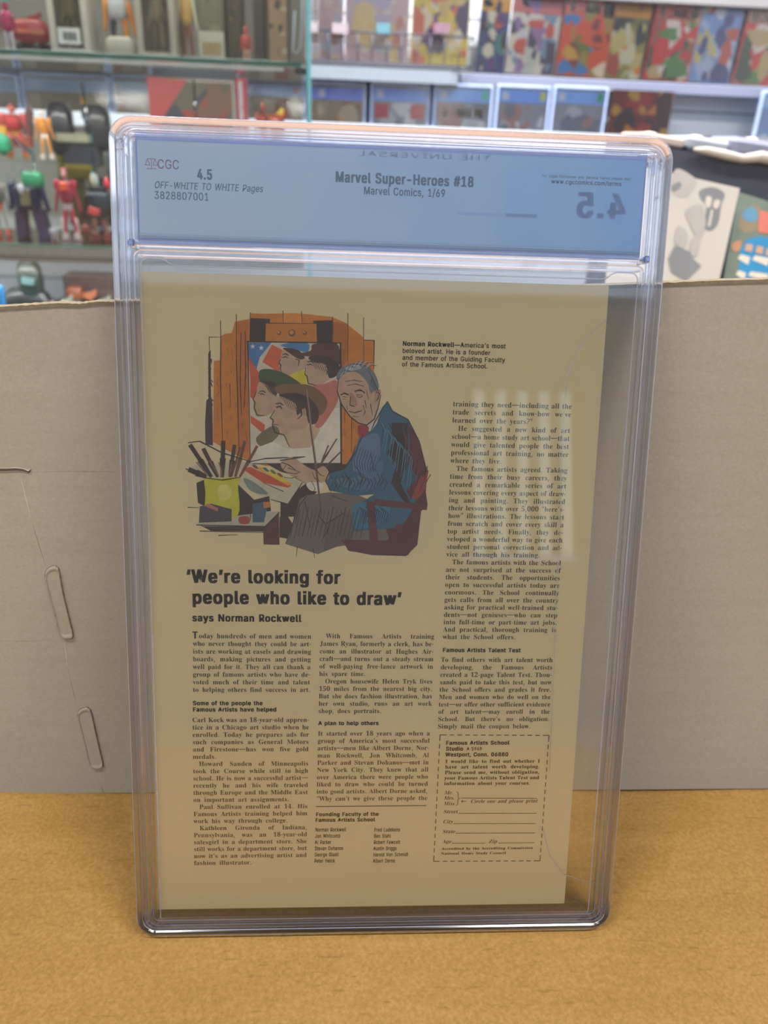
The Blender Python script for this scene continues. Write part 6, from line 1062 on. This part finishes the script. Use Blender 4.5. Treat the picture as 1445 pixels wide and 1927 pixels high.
toy('toy_robot', (104, 186, 214, 440), CY+.36, ZL, [('leg', 'b', -.35, .2, .24, .2, (100, 96, 60), 4), ('leg', 'b', .4, .2, .24, .2, (70, 72, 74), -4), ('boot', 'b', -.4, .04, .32, .04, (60, 60, 60)), ('boot', 'b', .45, .04, .32, .04, (60, 60, 60)), ('torso', 'b', 0, .6, .62, .12, (58, 60, 76)), ('chest_plate', 'b', -.1, .70, .6, .035, (170, 166, 140), 0, -.4), ('back_wing', 'q', -.62, .76, .42, .21, (50, 50, 62)), ('back_wing', 'q', .62, .78, .42, .18, (48, 48, 58)), ('arm', 'l', -.8, .5, .16, .14, (120, 112, 50), 6), ('arm', 'l', .8, .5, .16, .14, (90, 92, 90), -6), ('panel', 'b', -.1, .45, .5, .07, (136, 122, 54), 0, -.2), ('head', 'q', .25, .90, .14, .06, (40, 52, 66)), ('horn', 'e', .25, .975, .10, .035, (228, 156, 52)), ('crest', 'b', .65, .93, .06, .03, (222, 222, 180), 20), ('shoulder', 'b', .55, .84, .24, .03, (60, 84, 96))], 'tall dark winged toy robot with an orange head crest', group='toys on the lower cabinet shelf')
toy('toy_figure', (476, 190, 516, 300), CY+.24, ZR, robot((150, 60, 50), (164, 66, 56), (190, 60, 54), (170, 80, 70)), 'small dark red toy figure near the glass edge', group=GT)
toy('toy_figure', (498, 203, 545, 300), CY+.20, ZR, [('body', 'q', 0, .6, .6, .3, (170, 70, 56)), ('wing', 'w', .0, .85, .7, .12, (216, 186, 60), -20), ('leg', 'l', -.3, .2, .14, .2, (190, 160, 60), 8), ('leg', 'l', .3, .2, .14, .2, (190, 160, 60), -8), ('head', 'e', .5, .9, .2, .09, (200, 80, 60))], 'red and yellow winged toy beside the small dark red figure', group=GT)
# slanted clear flight rods
for k, (p, q, r, lb) in enumerate((((154, 155), (172, 268), .0045, 'pale blue clear rod rising left of the dark winged toy head'), ((364, 148), (370, 235), .003, 'pale blue clear rod standing in front of the red-framed box'), ((24, 262), (62, 290), .004, 'pale blue clear rod crossing low at the left'), )):
    a_ = AY(*p, CY+.10); c_ = AY(*q, CY+.11); b = MB(); L_ = (a_-c_); foot = Vector((c_.x, c_.y, ZL))
    if k == 2: foot = c_+Vector((0, 0, 0))
    b.tube([a_-foot, c_-foot, (0, 0, 0)] if k < 2 else [a_-foot, c_-foot+Vector((.0001, 0, 0))], [r*.6, r, r] if k < 2 else [r, r], ACRYL, 10)
    if k == 2: b.tube([(0, 0, 0), (0, 0, ZL-foot.z)], [r*.7, r*.7], ACRYL, 8)
    o = b.build('clear_rod'); o.location = foot; tag(o, lb, 'rod', 'clear flight rods')
    if k == 2: o.location = foot
# red-framed box with dark picture
def boxed(px, Y, zb_, dp, frame, face, seed, label, name='toy_box', cat='box', extra=None, nart=14, fr=.006):
    x0, x1, z0, z1 = rect_at(*px, Y); w_, h_ = x1-x0, z1-zb_
    t = thing(name, label, cat, ((x0+x1)/2, Y, zb_+.0005), 'boxed toys in the glass cabinet')
    b = MB(); b.box((0, dp/2, h_/2), (w_, dp, h_), M(frame, .45, var=.05, scale=30), bev=.03); b.build('carton', t)
    b = MB(); b.box((0, -.0006, h_/2), (w_-2*fr, .001, h_-2*fr), M(face[0], .4), bev=0); art(b, -w_/2+fr, w_/2-fr, fr, h_-fr, -.0013, face, nart, seed, .4); b.build('front_print', t)
    if extra: extra(t, w_, h_)
    return t
def redx(t, w_, h_):
    b = MB(); b.add([(-w_/2, -.0022, h_), (-w_/2, -.0022, h_*.05), (-w_*.40, -.0022, h_*.05), (-w_*.38, -.0022, h_*.72), (-w_*.04, -.0022, h_*.99)], [(0, 1, 2, 3, 4)], M((184, 66, 72), .4)); b.build('red_corner_print', t)
boxed((283, 148, 444, 300), CY+.35, ZL, .06, (196, 186, 186), [(92, 86, 70), (74, 70, 62), (120, 84, 70), (60, 60, 76), (150, 60, 52)], 5, 'large box with a red corner and dark olive picture', extra=redx)
boxed((446, 147, 463, 300), CY+.36, ZL, .05, (214, 70, 100), [(206, 206, 220), (214, 90, 110)], 6, 'narrow pink and white box beside the red-cornered one')
# top shelf
def fig(c1, c2, c3): return [('leg', 'l', -.35, .2, .26, .2, c2, 4), ('leg', 'l', .35, .2, .26, .2, c2, -4), ('torso', 'q', 0, .56, .62, .2, c1), ('arm', 'l', -.8, .52, .2, .2, c3, 10), ('arm', 'l', .8, .52, .2, .2, c3, -10), ('head', 'e', 0, .86, .4, .13, c1)]
def window_box(px, label, frame, c, dp=.07, plate=None):
    x0, x1, z0, z1 = rect_at(*px, YF); w_, h_ = x1-x0, .20; zb_ = ZU
    t = thing('toy_box', label, 'box', ((x0+x1)/2, YF, zb_+.0005), 'boxed toys in the glass cabinet'); f = .012; fm = M(frame, .5, var=.04, scale=30)
    b = MB(); b.box((0, dp-.002, h_/2), (w_, .004, h_), fm, bev=0); b.build('back_card', t)
    for sx in (-1, 1): b = MB(); b.box((sx*(w_/2-f/2), dp/2-.004, h_/2), (f, dp-.008, h_), fm, bev=.06); b.build('side_panel', t)
    b = MB(); b.box((0, dp/2-.004, f/2), (w_-2*f-.001, dp-.008, f), fm, bev=.06); b.build('bottom_panel', t)
    b = MB(); b.box((0, dp/2-.004, h_-f/2), (w_-2*f-.001, dp-.008, f), fm, bev=.06); b.build('top_panel', t)
    b = MB(); b.box((0, .0002, h_/2), (w_-2*f, .0008, h_-2*f-.001), BAG, bev=0); fixn(b.build('clear_window', t))
    g = MB(); k = w_/2-f-.004; g.ell((0, dp*.45, h_*.45), (k*.6, .02, h_*.16), M(c[0], .5)); g.ell((0, dp*.4, h_*.72), (k*.5, .02, h_*.12), M(c[1], .5)); g.ell((-k*.6, dp*.45, h_*.38), (k*.22, .014, h_*.15), M(c[1], .5), rot('Y', 20)); g.ell((k*.6, dp*.45, h_*.42), (k*.22, .014, h_*.15), M(c[2], .5), rot('Y', -20))
    g.ell((-k*.3, dp*.45, h_*.2), (k*.25, .016, h_*.12), M(c[2], .5)); g.ell((k*.3, dp*.45, h_*.2), (k*.25, .016, h_*.12), M(c[0], .5)); g.build('boxed_figure', t)
    if plate:
        r0, r1, q0, q1 = rect_at(*plate, YF); b = MB(); b.box(((r0+r1)/2-t.location.x, -.0015, (q0+q1)/2-zb_), (r1-r0, .0015, q1-q0), M((214, 212, 204), .5), bev=0); b.build('barcode_label', t)
        b = MB(); 
        for i in range(9): b.box(((r0+r1)/2-t.location.x+(i-4)*(r1-r0)*.07, -.0025, (q0+q1)/2-zb_), ((r1-r0)*(.02+.02*(i % 3)), .0004, (q1-q0)*.5), M((70, 70, 74), .6), bev=0)
        b.build('barcode_print', t)
    return t
window_box((92, 0, 166, 96), 'white window box with a yellow figure and a barcode label', (190, 182, 168), [(160, 140, 80), (176, 156, 96), (90, 80, 60)], plate=(110, 53, 152, 84))
window_box((256, 0, 330, 99), 'clear-fronted box with a cream jointed figure', (170, 160, 144), [(196, 172, 130), (206, 186, 148), (150, 116, 90)])
toy('toy_figure', (190, -60, 254, 99), YF+.02, ZU, [('base', 'q', 0, .12, .95, .13, (176, 168, 150)), ('leg', 'l', -.4, .3, .2, .2, (60, 62, 76), 6), ('leg', 'l', .4, .3, .2, .2, (214, 134, 60), -6), ('torso', 'q', 0, .58, .55, .16, (186, 184, 184)), ('arm', 'l', -.75, .5, .2, .2, (216, 140, 62), 8), ('arm', 'l', .75, .45, .2, .2, (210, 128, 58), -14), ('head', 'q', 0, .85, .3, .1, (150, 156, 170))], 'orange and white toy robot on a rounded pale base', group='toys on the upper cabinet shelf')
toy('toy_figure', (332, -70, 368, 98), YF+.03, ZU, fig((190, 152, 92), (130, 84, 66), (206, 196, 170)), 'slim tan toy figure between the clear box and the olive carton', group='toys on the upper cabinet shelf')
toy('toy_vehicle', (24, 24, 92, 92), YF+.03, ZU, [('body', 'q', 0, .55, 1.0, .30, (160, 60, 62)), ('stripe', 'b', 0, .52, .9, .05, (190, 110, 90), 0, -.5), ('base', 'b', 0, .13, 1.0, .13, (60, 56, 56)), ('fin', 'w', .3, .88, .4, .12, (140, 50, 54)), ('wheel', 'e', -.5, .14, .2, .14, (30, 30, 32), 0, -.7), ('wheel', 'e', .5, .14, .2, .14, (30, 30, 32), 0, -.7)], 'rounded dull red toy car at the left of the upper shelf', group='toys on the upper cabinet shelf')
toy('toy_figure', (-2, -5, 28, 84), YF-.02, ZU, fig((176, 52, 96), (200, 180, 190), (140, 40, 60))+[('cap', 'e', 0, .95, .5, .08, (90, 180, 160))], 'small magenta toy figure in front of the red toy car', group='toys on the upper cabinet shelf')
boxed((370, -60, 420, 100), YF+.03, ZU, .06, (104, 100, 84), [(112, 108, 84), (90, 88, 76), (130, 126, 96)], 8, 'olive carton with a cream lower panel', extra=lambda t, w_, h_: (lambda b: (b.box((0, -.003, h_*.19), (w_*.96, .0015, h_*.30), M((190, 180, 160), .5), bev=0), b.box((0, -.0045, h_*.15), (w_*.7, .001, h_*.14), M((160, 134, 96), .5), bev=0), b.build('cream_panel', t)))(MB()))
boxed((422, -60, 455, 101), YF+.05, ZU, .05, (70, 64, 56), [(84, 72, 56), (60, 56, 52), (150, 124, 70)], 9, 'dark brown carton, left of the two dark cartons')
toy('toy_figure', (452, 48, 474, 102), YF-.01, ZU, fig((190, 90, 76), (214, 160, 130), (200, 70, 60)), 'tiny red and cream toy figure before the dark cartons', group='toys on the upper cabinet shelf')
boxed((476, -60, 498, 101), YF+.05, ZU, .05, (66, 56, 54), [(70, 62, 60), (50, 46, 48)], 10, 'narrow black-brown carton behind the tiny red figure')
boxed((500, -60, 545, 102), YF+.04, ZU, .05, (90, 76, 64), [(150, 120, 92), (80, 68, 60), (50, 48, 48), (176, 160, 136)], 11, 'brown and tan striped carton near the glass edge')
b = MB(); q = [AY(x, y, YF-.03) for x, y in ((569, -30), (568, 40), (565, 90), (558, 101), (550, 96), (552, 70), (555, 20))]; o0 = Vector((q[3].x, q[3].y, ZU))
b.tube([p-o0+Vector((0, 0, .003 if p.z < ZU+.01 else 0)) for p in q], .0016, M((190, 200, 214), .25, coat=.5), 6); o = b.build('blister_card_edge'); o.location = o0; tag(o, 'shiny clear blister edge hanging by the cabinet glass', 'packaging')
# bottom shelf, just above the cardboard
ZB = z3s+.0003
toy('toy_bust', (5, 490, 112, 640), YF+.03, ZB, [('body', 'q', -.1, .42, .92, .36, (44, 44, 46)), ('head', 'q', .1, .82, .40, .18, (48, 58, 56)), ('visor', 'b', .15, .84, .22, .03, (90, 116, 120), 10, -.4), ('shoulder', 'e', -.7, .6, .3, .14, (60, 60, 56)), ('shoulder', 'e', .75, .55, .3, .14, (56, 44, 44)), ('chest_light', 'e', .1, .62, .08, .03, (140, 160, 180), 0, -.8), ('blade', 'b', .4, .42, .55, .03, (200, 200, 190), -38, -.95), ('blade', 'b', -.75, .40, .4, .03, (190, 190, 182), 34, -.95)], 'dark armoured toy bust with crossed pale blades, above the cardboard edge', group='toys at the cabinet bottom')
toy('toy_vehicle', (105, 535, 182, 640), YF+.10, ZB, [('hull', 'q', 0, .6, .95, .26, (58, 48, 46)), ('turret', 'q', .1, .88, .4, .10, (150, 84, 60)), ('panel', 'b', .2, .7, .4, .07, (206, 120, 70), -6, -.6), ('wing', 'w', -.5, .6, .5, .25, (50, 44, 46)), ('fin', 'w', .6, .85, .4, .14, (196, 120, 90), 20), ('foot', 'b', -.4, .2, .2, .2, (90, 84, 80)), ('foot', 'b', .4, .2, .2, .2, (60, 60, 66))], 'dark toy vehicle with orange panels, above the cardboard edge', group='toys at the cabinet bottom')
for k, (x0, x1, y0, rgb, lb) in enumerate(((112, 144, 552, (196, 194, 178), 'pale cream block-shaped toy below the orange-panelled vehicle'), (180, 214, 553, (200, 198, 184), 'pale cream toy tucked beside the clear case'), (-20, 8, 515, (60, 130, 190), 'bright blue toy at the bottom left edge'))):
    toy('toy_block', (x0, y0, x1, 640), YF-.045, ZB, [('body', 'b', 0, .45, .9, .45, rgb, 3), ('top_panel', 'w', 0, .9, .7, .1, tuple(int(v*.8) for v in rgb), 10), ('stripe', 'b', 0, .5, .7, .05, (90, 84, 80), 0, -.8)], lb, group='toys at the cabinet bottom')
b = MB(); r = rect_at(148, 515, 213, 560, CY+.25); b.box((0, 0, (r[3]-ZB)/2), (r[1]-r[0]+.05, .06, r[3]-ZB), M((86, 68, 68), .6), bev=.05); b.build  # carton behind
t = thing('toy_box', 'dull maroon carton at the back of the cabinet bottom', 'box', ((r[0]+r[1])/2, CY+.25, ZB+.0003), 'boxed toys in the glass cabinet'); o = b.build('carton', t)
b = MB(); b.box((0, -.031, (r[3]-ZB)*.6), (r[1]-r[0]+.02, .001, (r[3]-ZB)*.5), M((104, 84, 80), .5), bev=0); b.build('front_print', t)

# ---- right: dark long box with printed sheets leaning against it
KY = .72
def PX(x, y, Y=KY): return AY(x, y, Y)
A_ = PX(1240, 262, KY+.03); B_ = PX(1460, 298, KY+.03)
t = thing('storage_box', 'long dark storage box right of the clear case with papers leaning on it', 'box', (0, KY+.03, CZ))
def face(b, pts, y0, y1, m, t): b.prism([(p.x, p.z-t.location.z) for p in pts], y0, y1, m, lambda p: Vector((p.x, p.z, p.y)))
b = MB(); tl = PX(1190, 268, KY+.03); tr = PX(1520, 318, KY+.03)
pts = [Vector((tl.x, 0, CZ+.0005)), Vector((tr.x, 0, CZ+.0005)), Vector((tr.x, 0, tr.z)), Vector((tl.x, 0, tl.z))]
face(b, pts, .002, .10, M((62, 64, 78), .5, var=.08, scale=8), t); fixn(b.build('box_body', t))
b = MB(); p1, p2, p3, p4, p5 = PX(1225, 262), PX(1270, 277), PX(1320, 279), PX(1400, 300), PX(1500, 322)
for i, (q, r_) in enumerate(((p1, p2), (p2, p3), (p3, p4), (p4, p5))): pass
b.tube([Vector((p.x, -.006, p.z-CZ)) for p in (PX(1322, 282), PX(1345, 284), PX(1385, 293), PX(1415, 300), PX(1450, 296), PX(1500, 306))], [.002, .004, .005, .0045, .006, .006], M((176, 170, 160), .6), 8)
tag(b.build('paper_trim', t), 'crumpled cream paper along its top')
# grey clutter heap on the box top
for k, (x0, y0, x1, y1, rgb, lb) in enumerate(((1185, 256, 1268, 272, (176, 160, 150), 'flat pinkish-grey packet on the dark storage box near the clear case'), (1272, 262, 1350, 276, (150, 156, 168), 'flat blue-grey packet in the middle of the dark storage box'), (1352, 266, 1470, 288, (120, 124, 146), 'flat slate packet at the right end of the dark storage box'))):
    r = rect_at(x0, y0, x1, y1, KY+.08); zt_ = tl.z+(tr.z-tl.z)*(((r[0]+r[1])/2-tl.x)/(tr.x-tl.x)); an = math.atan2(tr.z-tl.z, tr.x-tl.x); hh_ = max(.008, r[3]-zt_)
    p = thing('packet', lb, 'packet', ((r[0]+r[1])/2, KY+.085, zt_+.0015), 'packets on the dark storage box', (0, -an, 0))
    b = MB(); b.box((0, 0, hh_/2), (r[1]-r[0], .08, hh_), M(rgb, .5, var=.12, scale=30), bev=.25); b.build('wrap', p)
    b = MB(); b.ell((-.01, -.02, hh_), (.008, .012, .002), M((226, 206, 190), .4)); b.ell((.016, 0, hh_), (.01, .014, .0015), M((200, 196, 200), .4)); b.build('sticker', p)
def sheet(name, quad, Y, m, label, cat, deco):
    q = [AY(x, y, Y) for x, y in quad]; zb_ = CZ+.0008; o = (q[0]+q[1])/2
    t = thing(name, label, cat, (o.x, Y, zb_))
    L = [Vector((p.x-o.x, 0, p.z-zb_)) for p in q]
    # lengthen downwards to the counter
    def down(a_, c_): k = a_.z/(a_.z-c_.z); return a_+(c_-a_)*k
    bl, br = down(L[0], L[3]), down(L[1], L[2])
    b = MB(); b.prism([(p.x, p.z) for p in (bl, br, L[1], L[0])], -.0015, .0015, m, lambda p: Vector((p.x, p.z, p.y))); fixn(b.build('board', t))
    b = MB()
    def poly(pts, rgb, i): b.add([(AY(x, y, Y).x-o.x, -.0016-.0001*i, AY(x, y, Y).z-zb_) for x, y in pts], [tuple(range(len(pts)))], M(rgb, .5, var=.05, scale=30))
    for i, (pts, rgb) in enumerate(deco): poly(pts, rgb, i+1)
    b.build('front_print', t); return t
g1, g2, g3 = (158, 160, 162), (182, 182, 180), (134, 140, 146)
sheet('art_sheet', [(1170, 305), (1391, 354), (1352, 528), (1140, 528)], KY-.03, M((200, 200, 194), .6, var=.03, scale=10), 'white sheet with a pale grey ink drawing leaning on the dark box', 'sheet',
      [(smooth([(1270, 318), (1300, 330), (1310, 345), (1290, 372), (1262, 360)]), g2), (smooth([(1316, 358), (1340, 352), (1362, 364), (1356, 385), (1350, 420), (1336, 434), (1322, 425), (1328, 390), (1316, 372)]), g3), (smooth([(1328, 370), (1338, 372), (1334, 390), (1326, 386)]), (214, 210, 202)), (smooth([(1344, 376), (1354, 378), (1348, 392), (1340, 388)]), (210, 208, 200)), ([(1336, 394), (1341, 395), (1335, 426), (1330, 425)], (206, 204, 198)),
       (smooth([(1290, 395), (1318, 385), (1326, 420), (1315, 450), (1296, 420)]), g2), (smooth([(1275, 425), (1292, 440), (1286, 466), (1268, 455)]), g2), ([(1268, 462), (1300, 474), (1302, 486), (1318, 500), (1290, 528), (1262, 512), (1256, 486)], g3), (smooth([(1300, 450), (1315, 445), (1310, 480), (1298, 476)]), g2), (smooth([(1262, 350), (1276, 342), (1280, 350), (1266, 358)]), g3)])
skyd = [(smooth([(1400, 395), (1420, 384), (1432, 400), (1424, 430), (1398, 438), (1388, 420)]), (150, 140, 120)), (smooth([(1396, 400), (1414, 388), (1424, 402), (1420, 416), (1400, 414)]), (104, 156, 190)), ([(1386, 528), (1392, 470), (1404, 450), (1430, 444), (1500, 460), (1500, 528)], (58, 150, 206)), ([(1428, 395), (1450, 400), (1450, 440), (1424, 436)], (214, 130, 118)), (smooth([(1376, 458), (1392, 452), (1390, 470), (1378, 472)]), (196, 150, 120))]
for j, (x0, y0, x1, y1) in enumerate(((1386, 478, 1410, 498), (1413, 480, 1446, 500), (1382, 508, 1402, 526), (1405, 510, 1444, 528))): skyd.append(([(x0, y0+8), (x0+6, y0), (x1, y0+5), (x1-4, y1)], (224, 222, 210)))
for j, (x0, y0) in enumerate(((1402, 458), (1422, 462), (1440, 466))): skyd.append(([(x0, y0), (x0+13, y0+2), (x0+10, y0+16), (x0-3, y0+13)], (206, 170, 150)))
sheet('comic_cover', [(1392, 362), (1500, 396), (1480, 560), (1358, 545)], KY-.012, M((120, 138, 128), .5, var=.1, scale=30), 'colourful comic cover with a blue banner and white blocks behind the grey drawing', 'comic', skyd)
